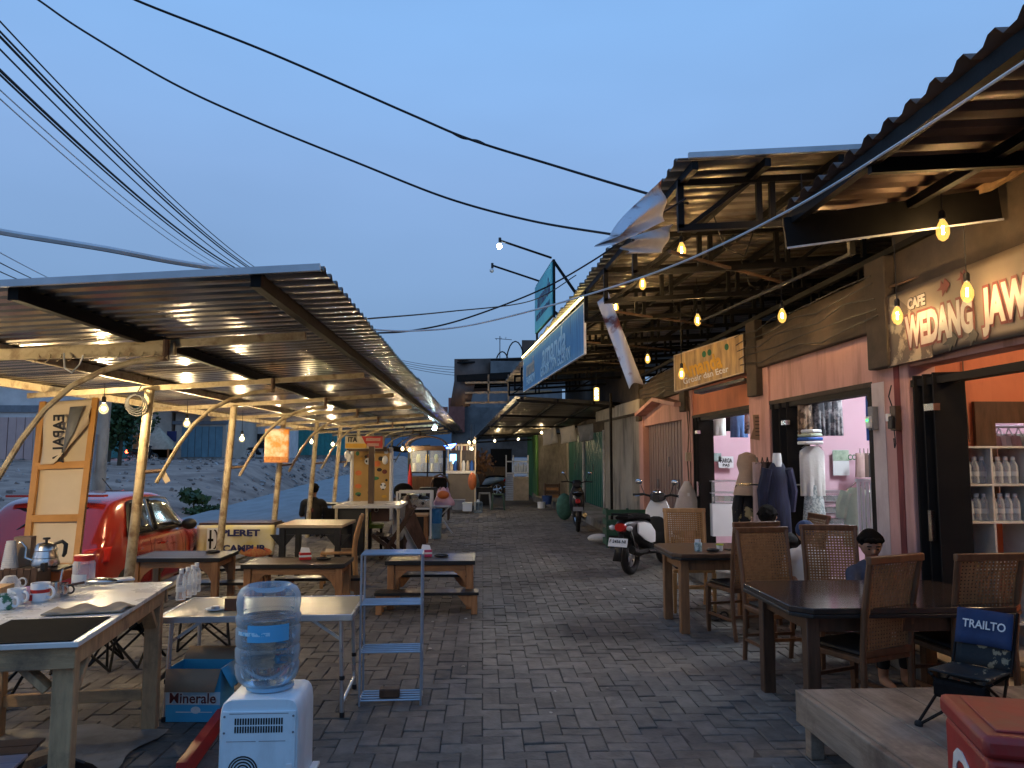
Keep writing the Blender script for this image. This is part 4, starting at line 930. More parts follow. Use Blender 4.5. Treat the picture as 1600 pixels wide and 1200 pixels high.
# boy at the big table, looking down at what he holds
P0 = Vector((2.90, 5.74, -.03))
t = thing('person', 'boy with short black hair in a dark blue shirt looking down at the big table', 'person', P0)
caps, balls = [], []
hc = Vector((0,0,.965)); f_, s_, u_ = head(caps, balls, hc, .088, (-.22,-1), .42)
caps += [((0,.03,.80),(0,.01,.90),.038,.036), ((0,.04,.47),(0,.05,.62),.115,.105), ((0,.05,.62),(0,.04,.74),.105,.10), ((-.09,.04,.755),(.09,.04,.755),.055,.055),
         ((-.13,.03,.75),(-.17,-.06,.60),.042,.036), ((-.17,-.06,.60),(-.07,-.22,.765),.034,.024), ((.13,.03,.75),(.17,-.06,.60),.042,.036), ((.17,-.06,.60),(.03,-.22,.765),.034,.024),
         ((-.07,.03,.46),(-.08,-.28,.46),.065,.052), ((.07,.03,.46),(.08,-.28,.46),.065,.052), ((-.08,-.28,.46),(-.08,-.26,.08),.048,.034), ((.08,-.28,.46),(.08,-.26,.08),.048,.034), ((-.08,-.27,.05),(-.08,-.38,.035),.035,.03), ((.08,-.27,.05),(.08,-.38,.035),.035,.03)]
hand(caps, (-.07,-.22,.765), (.25,-.9,.15), (1,0,.1), .8); hand(caps, (.03,-.22,.765), (-.25,-.9,.15), (-1,0,.1), .8)
body = figure('body', m_skin, t, caps, balls, .0075, 3)
sh_ = [((0,.045,.48),(0,.05,.62),.125,.117), ((0,.05,.62),(0,.04,.745),.117,.110), ((-.10,.04,.755),(.10,.04,.755),.062,.062), ((-.13,.03,.75),(-.165,-.045,.63),.054,.048), ((.13,.03,.75),(.165,-.045,.63),.054,.048), ((0,.035,.79),(0,.03,.82),.055,.045)]
figure('shirt', m_blueshirt, t, sh_, (), .012, 5)
figure('trousers', m_blackshirt, t, [((-.07,.04,.46),(-.08,-.28,.46),.074,.062), ((.07,.04,.46),(.08,-.28,.46),.074,.062), ((-.08,-.28,.46),(-.08,-.265,.16),.058,.045), ((.08,-.28,.46),(.08,-.265,.16),.058,.045)], (), .012, 5)
def hairb(b):
    for k in range(60):
        a = random.uniform(-2.2, 2.2); e_ = random.uniform(.25, 1.35)
        p = hc + (Vector((0,1,0)).lerp(Vector((0,1,0)),0)*math.cos(a)*math.cos(e_)+Vector((1,0,0))*math.sin(a)*math.cos(e_)+Vector((0,0,1))*math.sin(e_))*.090
        b.ball(p, random.uniform(.014,.022), 6, 5)
    for k in range(9):
        x = -.052+.013*k; b.ball(hc+f_*.072+u_*(.066+.006*math.sin(k*2))+s_*x, .018, 6, 5)
figure('hair', m_hair, t, [], [(hc+u_*.018-f_*.020, .094, (.90,.94,1.0))], .008, 3, hairb)
for q in (-1, 1):
    B().ball(hc+f_*.080+s_*q*.031+u_*.0, .0085, 8, 6, (1.3,1,.5)).build('eye', m_hair, t)
    B().bar(hc+f_*.083+s_*q*.015+u_*.024, hc+f_*.076+s_*q*.047+u_*.022, .005, .006).build('eyebrow', m_hair, t)
B().bar(hc+f_*.078-s_*.016-u_*.046, hc+f_*.078+s_*.016-u_*.046, .006, .006).build('mouth', mat('lip', (.30,.10,.08), bump=0), t)
tag(B().box((0,0,0), (.075,.14,.010), M=Matrix.Rotation(R(35), 3, 'X')).build('phone', m_dark, None, P0+Vector((-.02,-.33,.80)), bev=.004), 'black phone held by the boy at the big dark table', 'phone')

# person in a dark cap and pale shirt sitting behind the chairs, turned to the shop
P1 = Vector((2.98, 7.10, 0.0)); t = thing('person', 'seated person in a navy cap and white top, half hidden behind the cane chairs', 'person', P1)
caps, balls = [], []; hc1 = Vector((0,0,.885)); f1, s1, u1 = head(caps, balls, hc1, .088, (.2,1), .1)
caps += [((0,0,.74),(0,0,.82),.042,.04), ((0,0,.45),(0,.0,.62),.12,.115), ((-.12,0,.68),(.12,0,.68),.06,.06), ((0,0,.6),(0,0,.7),.11,.08), ((-.15,0,.67),(-.19,.05,.5),.045,.038), ((-.19,.05,.5),(-.12,.24,.5),.036,.026), ((.15,0,.67),(.19,.05,.5),.045,.038), ((.19,.05,.5),(.12,.24,.5),.036,.026), ((-.08,0,.44),(-.09,.36,.45),.075,.058), ((.08,0,.44),(.09,.36,.45),.075,.058), ((-.09,.36,.45),(-.09,.38,.25),.052,.04), ((.09,.36,.45),(.09,.38,.25),.052,.04)]
hand(caps, (-.12,.24,.5), (0,1,0), (1,0,0), .9); hand(caps, (.12,.24,.5), (0,1,0), (-1,0,0), .9)
figure('body', m_skin, t, caps, balls, .010, 3)
figure('shirt', m_cloth_w, t, [((0,0,.44),(0,0,.62),.13,.126), ((-.12,0,.68),(.12,0,.68),.068,.068), ((0,0,.6),(0,0,.71),.12,.085), ((-.15,0,.67),(-.185,.04,.52),.058,.05), ((.15,0,.67),(.185,.04,.52),.058,.05)], (), .014, 5)
figure('cap', m_navy, t, [(hc1+u1*.045+f1*.07, hc1+u1*.04+f1*.13, .03, .02)], [(hc1+u1*.025, .098, (.92,.96,.95))], .010, 4)
# person with dark hair nearer the doorway
P2 = Vector((2.88, 7.62, 0)); t = thing('person', 'seated person with dark hair and a hand raised to the ear', 'person', P2)
caps, balls = [], []; hc2 = Vector((-.06,0,1.00)); f2, s2, u2 = head(caps, balls, hc2, .095, (.5,1), .1)
caps += [((0,0,.82),(-.05,0,.92),.045,.04), ((0,0,.46),(0,0,.66),.13,.13), ((-.15,0,.77),(.15,0,.77),.065,.065), ((0,0,.66),(0,0,.76),.13,.09), ((-.18,0,.76),(-.26,.05,.58),.048,.04), ((-.26,.05,.58),(-.20,.10,.88),.038,.026), ((.18,0,.76),(.23,.05,.56),.048,.04), ((.23,.05,.56),(.15,.28,.5),.038,.026), ((-.09,0,.45),(-.1,.4,.46),.08,.06), ((.09,0,.45),(.1,.4,.46),.08,.06), ((-.1,.4,.46),(-.1,.42,.25),.055,.04), ((.1,.4,.46),(.1,.42,.25),.055,.04)]
hand(caps, (-.20,.10,.88), (.3,-.1,1), (0,1,0), .9); hand(caps, (.15,.28,.5), (0,1,0), (-1,0,0), .9)
figure('body', m_skin, t, caps, balls, .010, 3)
figure('shirt', m_blackshirt, t, [((0,0,.45),(0,0,.66),.14,.14), ((-.15,0,.77),(.15,0,.77),.073,.073), ((0,0,.66),(0,0,.78),.14,.10), ((-.18,0,.76),(-.245,.04,.61),.06,.052), ((.18,0,.76),(.22,.04,.6),.06,.052)], (), .014, 5)
figure('hair', m_hair, t, [(hc2-f2*.05, hc2-f2*.06-u2*.1, .075, .05)], [(hc2+u2*.015-f2*.02, .099, (.92,.95,1.0))], .009, 2, tufts(hc2+u2*.015-f2*.02, .099))
for k, (x, y) in enumerate(((2.98,7.08),(2.88,7.60))):
    t = thing('stool', ('low dark stool under the person in the cap', 'low dark stool under the person with the raised hand')[k], 'stool', (x,y,0))
    B().lathe([(.15,.36),(.155,.38),(.15,.395)], 18).build('seat', m_dark, t)
    for a in range(4): B().bar((.1*math.cos(a*1.571+.78),.1*math.sin(a*1.571+.78),.36),(.15*math.cos(a*1.571+.78),.15*math.sin(a*1.571+.78),0), .03, .03).build('leg', m_dark, t)

# ---------------------------------------------------------------- scooter and motorcycles
def wheel(parent, y, r_, wd, name='wheel', steer=0, x=0):
    h = bpy.data.objects.new(name, B().torus((0,0,0), r_-wd*.5, wd*.5, 28, 10, Matrix.Rotation(R(90), 3, 'Y')).mesh(name)); COL.objects.link(h); h.data.materials.append(m_rubber); h.parent = parent; h.location = (x, y, r_); h.rotation_euler = (0,0,steer)
    rim = B().torus((0,0,0), r_-wd*.95, .012, 24, 6, Matrix.Rotation(R(90), 3, 'Y'))
    for k in range(5): a = k*2*math.pi/5; rim.bar((0,.03*math.cos(a),.03*math.sin(a)), (0,(r_-wd)*math.cos(a),(r_-wd)*math.sin(a)), .03, .022, up=(1,0,0))
    rim.lathe([(.035,-.05),(.035,.05)], 12, M=Matrix.Rotation(R(90), 3, 'Y')); rim.build('rim', m_alu, h)
    return h
def ringY(w_, z0, z1, y, n=14, p=2.6, x=0):
    out = []; cz, hz = (z0+z1)/2, (z1-z0)/2
    for k in range(n):
        a = 2*math.pi*k/n; c, s = math.cos(a), math.sin(a)
        out.append(Vector((x+w_*math.copysign(abs(c)**(2/p), c), y, cz+hz*math.copysign(abs(s)**(2/p), s))))
    return out
def bodyloft(secs, n=14, p=2.6): return B().loft([ringY(*s, n=n, p=p) for s in secs])   # (half width, z0, z1, y)
t = thing('scooter', 'black and white scooter parked with its rear and number plate towards the lane', 'scooter', (1.98, 10.45, 0), R(-36))
wheel(t, 0, .235, .11); wheel(t, 1.22, .235, .10, steer=R(-12))
bodyloft([(.06,.62,.70,-.30),(.10,.54,.74,-.22),(.135,.44,.76,.0),(.15,.36,.75,.25),(.14,.30,.70,.45),(.10,.28,.60,.56)]).build('rear_body', m_dark, t)
bodyloft([(.10,.74,.79,-.24),(.14,.73,.82,-.05),(.15,.72,.81,.2),(.12,.69,.79,.42),(.07,.66,.74,.54)]).build('seat', m_blackcloth, t)
for s in (-1, 1): bodyloft([(.012,.56,.70,-.05,),(.018,.46,.70,.15),(.018,.40,.66,.36),(.010,.40,.56,.5)]).build('side_panel', m_white, t, (s*.145,0,0))
bodyloft([(.14,.24,.32,.36),(.16,.22,.30,.6),(.15,.22,.30,.9),(.12,.28,.36,1.0)]).build('floor_board', m_dark, t)
bodyloft([(.19,.25,.50,.90),(.215,.30,.72,.93),(.205,.45,.90,.955),(.15,.6,1.0,.98),(.06,.75,.98,1.03)], p=3).build('leg_shield', m_white, t)
bodyloft([(.15,.30,.50,.885),(.16,.50,.70,.885),(.12,.52,.72,.90)], p=3).build('inner_shield', m_dark, t)
bodyloft([(.06,.44,.47,1.02),(.075,.38,.50,1.15),(.075,.36,.505,1.3),(.05,.30,.42,1.44)]).build('front_fender', m_white, t)
for s in (-.05, .05): B().tube([(s,1.22,.235),(s*.8,1.06,.75)], .018, 8).build('fork', m_darksteel, t)
bodyloft([(.05,.92,1.03,.88),(.13,.93,1.06,.95),(.10,.94,1.05,1.05),(.05,.96,1.02,1.1)]).build('handlebar_cover', m_dark, t)
B().ball((0,.93,1.06), .065, 14, 8, (1,.8,.55)).build('speedometer', m_steel, t)
for s in (-1, 1):
    B().tube([(s*.1,.95,1.0),(s*.22,.93,1.03),(s*.35,.86,1.02)], .016, 8).build('grip', m_rubber, t); B().tube([(s*.17,.96,1.02),(s*.34,.92,.995)], .006, 6).build('brake_lever', m_chrome, t)
    m_ = B().tube([(s*.2,.94,1.03),(s*.26,.93,1.18)], .006, 6).build('mirror', m_dark, t); B().ball((s*.28,.92,1.21), .055, 12, 6, (1,.25,.75)).build('glass', m_chrome, m_)
B().lathe([(.035,0),(.06,.005),(.06,.02),(.01,.022)], 14, (0,0,0), Matrix.Rotation(R(-90), 3, 'X')).build('headlight', m_lampclear, t, (0,1.09,.99))
bodyloft([(.07,.60,.70,-.315),(.085,.585,.71,-.27)]).build('tail_light', m_lampred, t)
for s in (-1, 1): B().ball((s*.125,-.27,.64), .045, 12, 8, (1,.8,.8)).build('indicator', m_lampclear, t)
B().add([(-.03,-.26,.57),(.03,-.26,.57),(.06,-.40,.22),(-.06,-.40,.22)], [(0,1,2,3)]).build('mud_flap', m_dark, t, thick=.02)
pl = B().box((0,0,0), (.27,.006,.115), M=Matrix.Rotation(R(-22), 3, 'X')).build('number_plate', m_white, t, (0,-.365,.46)); pl['label'] = 'white number plate with dark characters'
text('F 2456 NI', m_tblack, t, (0,-.3745,.472), (R(68), 0, 0), .058, .23, .0008); text('09 27', m_tblack, t, (.03,-.357,.425), (R(68), 0, 0), .03, .08, .0004)
B().tube([(.13,.25,.30),(.15,-.05,.30),(.16,-.28,.36)], [.03,.045,.05], 10).build('exhaust', m_darksteel, t); B().tube([(.08,.05,.25),(.10,-.2,.62)], .02, 8).build('shock', m_chrome, t)
B().bar((-.07,.1,.26),(-.07,.0,.02), .02, .02).build('stand', m_darksteel, t)
B().tube([(-.14,-.22,.80),(-.12,-.30,.82),(.12,-.30,.82),(.14,-.22,.80)], .012, 8).build('grab_rail', m_darksteel, t)

def motorcycle(label, loc, rz, hue):
    t = thing('motorcycle', label, 'motorcycle', loc, rz)
    wheel(t, 0, .28, .09); wheel(t, 1.22, .28, .08, steer=R(15))
    bodyloft([(.05,.66,.74,-.30),(.09,.60,.78,-.1),(.11,.50,.78,.25),(.09,.42,.70,.5),(.06,.4,.55,.62)]).build('rear_body', hue, t)
    bodyloft([(.08,.76,.81,-.25),(.12,.77,.84,0),(.12,.75,.82,.35),(.07,.70,.77,.5)]).build('seat', m_blackcloth, t)
    bodyloft([(.07,.30,.58,.35),(.10,.24,.5,.55),(.08,.26,.45,.75)]).build('engine', m_darksteel, t)
    bodyloft([(.16,.35,.62,.86),(.17,.45,.85,.93),(.10,.7,.95,.99)], p=3).build('leg_shield', hue, t)
    for s in (-.05,.05): B().tube([(s,1.22,.28),(s,1.02,.85)], .018, 8).build('fork', m_darksteel, t)
    bodyloft([(.06,.50,.53,1.0),(.06,.50,.58,1.2),(.04,.42,.5,1.42)]).build('front_fender', hue, t)
    bodyloft([(.08,.90,1.0,.9),(.11,.92,1.05,.97),(.05,.93,1.02,1.08)]).build('handlebar_cover', m_dark, t)
    for s in (-1, 1):
        B().tube([(s*.08,.95,.99),(s*.22,.94,1.02),(s*.34,.87,1.01)], .014, 8).build('grip', m_rubber, t)
        B().tube([(s*.2,.94,1.02),(s*.27,.93,1.18)], .006, 6).build('mirror', m_dark, t); B().ball((s*.29,.92,1.2), .05, 10, 6, (1,.25,.75)).build('mirror_glass', m_chrome, t)
    bodyloft([(.05,.62,.70,-.345),(.06,.60,.71,-.29)]).build('tail_light', m_lampred, t)
    B().add([(-.03,-.28,.58),(.03,-.28,.58),(.05,-.42,.26),(-.05,-.42,.26)], [(0,1,2,3)]).build('mud_flap', m_dark, t, thick=.015)
    B().box((0,-.36,.50), (.20,.006,.09), M=Matrix.Rotation(R(-20), 3, 'X')).build('number_plate', m_grey, t)
    B().tube([(.10,.3,.28),(.13,-.05,.30),(.14,-.3,.38)], [.025,.04,.045], 10).build('exhaust', m_chrome, t)
    B().tube([(-.09,-.2,.82),(0,-.32,.84),(.09,-.2,.82)], .01, 6).build('grab_rail', m_chrome, t)
    return t
motorcycle('dark motorcycle parked behind the scooter against the green shutters', (1.98, 16.2, 0), R(-6), m_dark)
motorcycle('blue and silver motorcycle parked far down the lane by the slatted cart', (.55, 29.5, 0), R(62), mat('blue bike paint', (.08,.22,.38), (.35,.38,.42), scale=2, rough=.3, bump=0))

# ---------------------------------------------------------------- shop interiors
def tubelamp(label, x, y, z, ln=.9, m=None):
    t = thing('shop_lamp', label, 'lamp', (x,y,z)); B().tube([(0,-ln/2,0),(0,ln/2,0)], .022, 8).build('tube', m or e_tube, t); B().bb(-.03,.03,-ln/2-.03,ln/2+.03,.025,.06).build('fitting', m_white, t)
tubelamp('white shop tube lamp inside the right clothes shop', 4.6, 7.5, 2.85); tubelamp('white shop tube lamp inside the left clothes shop', 4.6, 10.7, 2.85)
p = at(1362,603,7.0); t = thing('shop_lamp', 'small bright white lamp at the top corner of the right clothes shop doorway', 'lamp', (3.62,6.85,2.33)); B().ball((0,0,0), .03, 10, 8).build('bulb', emitter('corner lamp', (.85,.93,1), 60), t); B().tube([(0,0,.02),(0,0,.67)], .006, 6).build('cord', m_cable, t)
tubelamp('warm lamp tube inside the orange cafe', 4.6, 4.6, 2.85, .8, emitter('cafe tube', (1,.74,.46), 190))
def garment(label, c, w_, h, m, yaw=0., flare=1.1, sleeves=True, hanger=True, cat='garment', depth=.10, group=None):
    t = thing('garment', label, cat, c, yaw, group)
    b = B(); b.grid(lambda u, v: (lambda a, ww: Vector((ww*math.cos(a)*.5, depth*.5*math.sin(a)*(1+.25*math.sin(9*a)*v), -h*v)))(2*math.pi*u, w_*((.45+.55*min(1, v*9)) if v < .12 else 1+(flare-1)*v)), 28, 10); b.build('cloth', m, t)
    if sleeves:
        for s in (-1, 1): B().tube([(s*w_*.42,0,-.04),(s*w_*.60,0,-h*.28),(s*w_*.62,0.02,-h*.52)], [.055,.06,.05], 8).build('sleeve', m, t)
    if hanger: B().tube([(-w_*.4,0,-.02),(0,0,.05),(w_*.4,0,-.02)], .006, 6).build('hanger', m_steel, t); 
    return t
m_batik = mat('batik cloth', (.25,.24,.24), (.04,.045,.055), rough=.8, scale=14, lo=.45, hi=.55); m_batik2 = mat('brown batik cloth', (.36,.24,.15), (.07,.045,.03), rough=.8, scale=12, lo=.45, hi=.55)
m_royal = mat('royal blue cloth', (.03,.12,.42), (.025,.09,.34), rough=.8); m_navyc = mat('navy striped cloth', (.012,.019,.06), (.005,.007,.02), rough=.7, scale=14, stretch=(6,6,.5))
m_skirt = mat('patterned skirt cloth', (.62,.66,.64), (.30,.36,.37), rough=.85, scale=45, lo=.47, hi=.53); m_mint = mat('pale mint cloth', (.50,.58,.46), rough=.85); m_beige = mat('beige cloth', (.52,.36,.24), (.40,.27,.18), rough=.85)
m_mauve = mat('dusty pink cloth', (.48,.33,.30), rough=.85); m_dkbrown = mat('dark brown cloth', (.10,.065,.05), rough=.9); m_flower = mat('black floral cloth', (.50,.38,.18), (.02,.018,.018), rough=.85, scale=9, lo=.55, hi=.6)
def garat(label, x, y, Y, wpx, hpx, m, yaw=0, **k):
    p = at(x, y, Y); s = 1202/Y; return garment(label, p, wpx/s, hpx/s, m, yaw, **k)
# hung in the right clothes shop
garat('orange brown batik shirt hanging at the left of the right clothes shop', 1257, 622, 7.95, 22, 58, m_batik2, sleeves=False)
for k, x in enumerate((1279, 1292, 1305)): garat(('grey batik shirt hanging next to the orange brown one', 'grey batik shirt hanging second from the orange brown one', 'dark batik shirt hanging at the right of the row')[k], x, 616, 7.95, 22, 66, m_batik, .2*k, sleeves=False, group='batik shirts in the right clothes shop')
garat('royal blue garment in plastic hanging by the lit corner of the right clothes shop', 1361, 608, 7.3, 18, 82, m_royal, sleeves=False)
garat('white long garment hanging below a shelf in the right clothes shop', 1268, 697, 8.0, 40, 78, m_cloth_w, sleeves=False, flare=1.0)
garat('pale patterned skirt on a stand in the right clothes shop doorway', 1271, 758, 8.0, 26, 96, m_skirt, sleeves=False, flare=1.75)
garat('mint green blouse hanging in the right clothes shop', 1338, 762, 7.4, 40, 90, m_mint)
for k in range(5): garat(('brown skirt on the back rail, leftmost', 'plum skirt on the back rail, second', 'dark patterned skirt on the back rail, middle', 'black skirt on the back rail, fourth', 'striped skirt on the back rail, rightmost')[k], 1344+k*6, 708, 8.7, 9, 38, (m_mauve, m_dkbrown, m_flower, m_blackcloth, m_batik)[k], 1.2, sleeves=False, group='skirts on the back rail of the right clothes shop')
t = thing('clothes_rail', 'white slatted clothes rack in the right clothes shop', 'clothes rack', at(1358,835,7.1)); s = 7.1/1202
for k in range(5): B().bar(((-14+k*7)*s,0,0), ((-14+k*7)*s,0,82*s), .022, .022).build('slat', m_white, t)
B().bar((-18*s,0,84*s),(20*s,0,84*s), .03, .03).build('rail', m_white, t)
t = thing('shelf_bundle', 'stack of folded clothes in plastic on the shelf of the right clothes shop', 'folded clothes', at(1266,695,7.9))
for k in range(4): B().box((0,0,.02+.04*k), (.20-.02*k,.2,.035), rz=.15*k).build('folded_cloth', (m_white, m_royal, m_mint, m_white)[k], t, bev=.012)
t = thing('display_case', 'glass drawer case of folded clothes in the right clothes shop', 'display case', at(1306,842,8.5)); s = 8.5/1202
B().bb(-24*s,26*s,0,.35,0,4*s).build('base', m_white, t)
for k in range(4):
    B().bb(-24*s,26*s,.0,.012,(4+18*k)*s,(16+18*k)*s).build('pane', m_glass, t); B().bb(-25*s,27*s,-.012,.36,(16.5+18*k)*s,(20+18*k)*s).build('shelf', m_alu, t)
    for q in range(4): B().box(((-15+11*q)*s,.15,(8+18*k)*s), (10*s,.2,7*s)).build('folded_cloth', (m_dkbrown, m_batik, m_blackcloth, m_mauve)[(q+k)%4], t, bev=.01)
t = thing('calendar', 'wall calendar with a bird picture on the pink wall of the right clothes shop', 'calendar', at(1313,703,8.95)); s = 8.95/1202
B().bb(-13*s,13*s,-.006,.0,-40*s,0).build('sheet', m_white, t); B().bb(-12.6*s,12.6*s,-.009,-.0065,-17*s,-.5*s).build('picture', mat('calendar print', (.45,.55,.42), (.14,.22,.16), scale=9), t)
text('CO', m_tgreen, t, (18*s,-.01,-12*s), FRONTTXT, .09, 14*s, .002)
# the left clothes shop
garat('white shirt hanging over the left clothes shop doorway', 1121, 645, 11.6, 24, 36, m_cloth_w, sleeves=False); garat('navy shirt hanging over the left clothes shop doorway', 1141, 642, 11.4, 14, 32, m_navyc, sleeves=False); garat('royal blue shirt hanging over the left clothes shop doorway', 1154, 638, 11.2, 26, 46, mat('mid blue cloth', (.06,.14,.32), rough=.8), sleeves=False); garat('grey striped shirt hanging over the left clothes shop doorway', 1170, 638, 11.0, 14, 40, m_batik, sleeves=False)
t = thing('display_counter', 'glass topped counter inside the left clothes shop', 'display case', at(1132,838,11.4)); s = 11.4/1202
B().bb(-18*s,30*s,0,.4,0,50*s).build('base', m_white, t); B().bb(-18*s,30*s,0,.012,50*s,84*s).build('pane', m_glass, t); B().bb(-18*s,30*s,0,.4,84*s,86*s).build('top', m_alu, t); B().bb(-18*s,30*s,.05,.38,66*s,67.5*s).build('shelf', m_alu, t)
for k in range(4): B().box(((-10+10*k)*s,.2,57*s), (9*s,.2,8*s)).build('folded_cloth', (m_mauve, m_beige, m_mint, m_batik)[k], t, bev=.01)
t = thing('price_board', 'small price board pinned to the pink wall of the left clothes shop', 'notice', at(1136,722,12.2)); s = 12.2/1202
B().bb(-14*s,10*s,-.01,0,-9*s,9*s).build('sheet', m_white, t); text('HARGA', m_tblack, t, (-2*s,-.013,2*s), FRONTTXT, .09, 19*s, .003); text('PAS', m_tblack, t, (-2*s,-.013,-5*s), FRONTTXT, .06, 11*s, .002)
t = thing('picture', 'small landscape card on the pink wall left of the price board', 'picture', at(1119,715,12.2)); B().bb(-8*s,8*s,-.01,0,-6*s,7*s).build('sheet', mat('card print', (.40,.50,.48), (.16,.25,.24), scale=12), t)
# mannequins outside between the doors
def mannequin(label, x, ytop, Y, hpx, m, wpx, hijab=None, robe=1.25):
    p = at(x, ytop, Y); s = Y/1202; t = thing('mannequin', label, 'mannequin', p)
    if hijab:
        B().ball((0,0,-.13), .10, 14, 10, (.9,1,1.2)).build('head', m_beige, t); B().lathe([(.02,.01),(.09,-.02),(.115,-.12),(.09,-.22),(.135,-.36),(.16,-.46)], 16).build('headscarf', hijab, t)
    else: B().lathe([(.04,.04),(.045,0),(.05,-.10)], 12).build('neck', m_white, t)
    z0 = -.30 if hijab else -.06; h = hpx*s
    b = B(); b.grid(lambda u, v: (lambda a, ww: Vector((ww*math.cos(a), ww*.55*math.sin(a)*(1+.12*math.sin(7*a)*v), z0-(h+z0)*v)))(2*math.pi*u, wpx*s*.5*((.5+.5*math.sin(min(1, v*7)*1.57)) if v < .14 else (1-.12*math.sin(min(1,(v-.14)/.25)*3.14)+(robe-1)*max(0, v-.3)))), 28, 14); b.build('robe', m, t)
    for q in (-1, 1): B().tube([(q*wpx*s*.42,0,z0-.06),(q*wpx*s*.62,.02,z0-h*.26),(q*wpx*s*.58,.05,z0-h*.46)], [.06,.065,.055], 10).build('sleeve', m, t)
    B().tube([(0,0,-h),(0,0,-h-.25)], .015, 8).build('stand', m_steel, t)
    return t
mannequin('mannequin in a beige headscarf and black floral dress outside the left clothes shop', 1167, 708, 8.5, 165, m_flower, 26, m_beige)
mannequin('headless mannequin in a navy striped robe outside the clothes shops', 1214, 714, 7.85, 165, m_navyc, 36)
for k, (x, m_, l) in enumerate(((1183, m_mauve, 'dusty pink robe hanging on the rail beside the beige headscarf mannequin'), (1191, m_dkbrown, 'dark brown robe hanging on the rail between the mannequins'), (1199, m_blackcloth, 'black robe hanging on the rail next to the navy robe'))): garat(l, x, 722, 8.2, 22, 150, m_, 1.0, sleeves=False, flare=1.25)
p = at(1196,757,8.1); tag(B().tube([p+Vector((-.30,0,0)), p+Vector((.38,-.1,.0))], .010, 6).build('clothes_rail', m_steel), 'steel clothes rail holding the robes between the two doorways', 'clothes rail')
t = garat('white bridal skirt standing by the mauve shutter', 1073, 752, 11.9, 17, 75, mat('tulle', (.70,.66,.62), (.55,.50,.46), rough=.9, scale=5), sleeves=False, hanger=False, flare=3.6)
B().box((0,-.09,-.20), (.035,.005,.05)).build('price_tag', m_white, t)
t = thing('paper_tag', 'tan paper dress cutout with handwriting on the pillar between the clothes shops', 'notice', at(1184,648,9.05)); s = 9.05/1202
B().prism([(-8*s,0),(8*s,0),(7*s,-20*s),(11*s,-42*s),(-13*s,-38*s),(-7*s,-20*s)], .01, Matrix.Rotation(R(90), 3, 'X')).build('sheet', m_card, t)
for k in range(6): B().bb(-5*s,5*s,-.012,-.006,(-5-5.5*k)*s-.004,(-5-5.5*k)*s+.004).build('line', m_tblack, t)
# electric meters on the pink pillar
for (x, y, Y, l, lit) in ((1386,655,6.3,'electric meter with a green light on the pink pillar', True), (1418,655,5.95,'dark electric meter with loose wires next to the cafe folding door', False)):
    p = at(x, y, Y); t = thing('electric_meter', l, 'meter', (3.262, p.y, p.z)); t.scale = (.75,)*3
    B().bb(-.05,.015,-.055,.055,-.12,.14).build('board', m_grey if lit else m_darkwood, t, bev=.006); B().bb(-.085,-.051,-.045,.045,-.10,.03).build('box', m_white if lit else m_dark, t, bev=.008)
    if lit: B().ball((-.088,0,-.015), .012, 8, 6).build('lamp', emitter('green led', (.02,1,.1), 8), t)
    else: B().bb(-.09,-.051,.02,.07,-.02,.06).build('breaker', m_white, t, bev=.006)
    B().tube([(-.05,0,.14),(-.07,.02,.24),(-.03,.03,.36)], .007, 6).build('wire', m_cable, t); B().tube([(-.05,-.02,-.10),(-.06,-.06,-.26),(-.04,.0,-.30),(-.03,.03,-.2)], .006, 6).build('wire', m_cable, t)
t = thing('wall_wire', 'loose brown wires and a small lamp box on the post beside the left clothes shop', 'wires', at(1073,650,12.2)); s = 12.2/1202
for k in range(3): B().tube([(.03*k-.03,-.1,.3*s*100),(.04*math.sin(k),-.1,-.3),(-.03+.05*k,-.1,-.7),(.02*k,-.1,-1.3)], .010, 6).build('wire', m_rusty, t)
B().bb(-.06,.04,-.13,-.07,-.72,-.58).build('box', m_tan, t, bev=.01)
# cafe shelf with rows of bottles
X0, X1, Y0, Y1 = 3.36, 3.99, 5.50, 5.85
t = thing('bottle_shelf', 'white cube shelf with rows of water bottles in the orange cafe', 'shelf', (0,0,0))
for z in (.40,.78,1.12,1.39,1.665): B().bb(X0,X1+.3,Y0,Y1,z-.016,z).build('shelf_board', m_whitetop, t, bev=.002)
for x in (3.40,3.705,4.0): B().bb(x-.008,x+.008,Y0+.002,Y1,.20,1.648).build('side_board', m_whitetop, t, bev=.002)
bz = [(.001,0),(.030,.004),(.031,.02),(.028,.05),(.031,.08),(.031,.12),(.026,.145),(.012,.17),(.012,.18)]
pb = None
def bottle(label, loc, group, scale=1., parent_m=None):
    global pb
    if pb is None:
        pb = thing('water_bottle', label, 'bottle', loc, 0, group); B().lathe(bz, 12).build('body', m_clear, pb); B().lathe([(.0315,.055),(.0315,.09)], 12, cap=False).build('wrapper', clear('bottle wrapper', (.75,.78,.80), .4, .45), pb); B().lathe([(.0145,.172),(.0145,.197),(.005,.198)], 10).build('cap', m_white, pb); o = pb
    else: o = dup(pb, loc, random.random()*6, label, group)
    o.scale = (scale,)*3; return o
for (x0, z, n, l) in ((3.44,1.39,5,'small water bottles on the upper left shelf of the cafe cube shelf'), (3.44,1.12,5,'small water bottles on the middle left shelf of the cafe cube shelf'), (3.735,1.39,4,'small water bottles on the upper right shelf of the cafe cube shelf'), (3.735,1.12,4,'small water bottles on the middle right shelf of the cafe cube shelf')):
    for k in range(n):
        for r_ in range(2): bottle(('front' if r_ == 0 else 'back')+' row bottle '+('at the left end', 'second from the left', 'third from the left', 'fourth from the left', 'at the right end')[k]+l.replace('small water bottles', '').replace('of the cafe cube shelf', '').replace(' on', ','), (x0+k*.058, Y0+.07+r_*.075, z), 'water bottles on the cafe cube shelf')
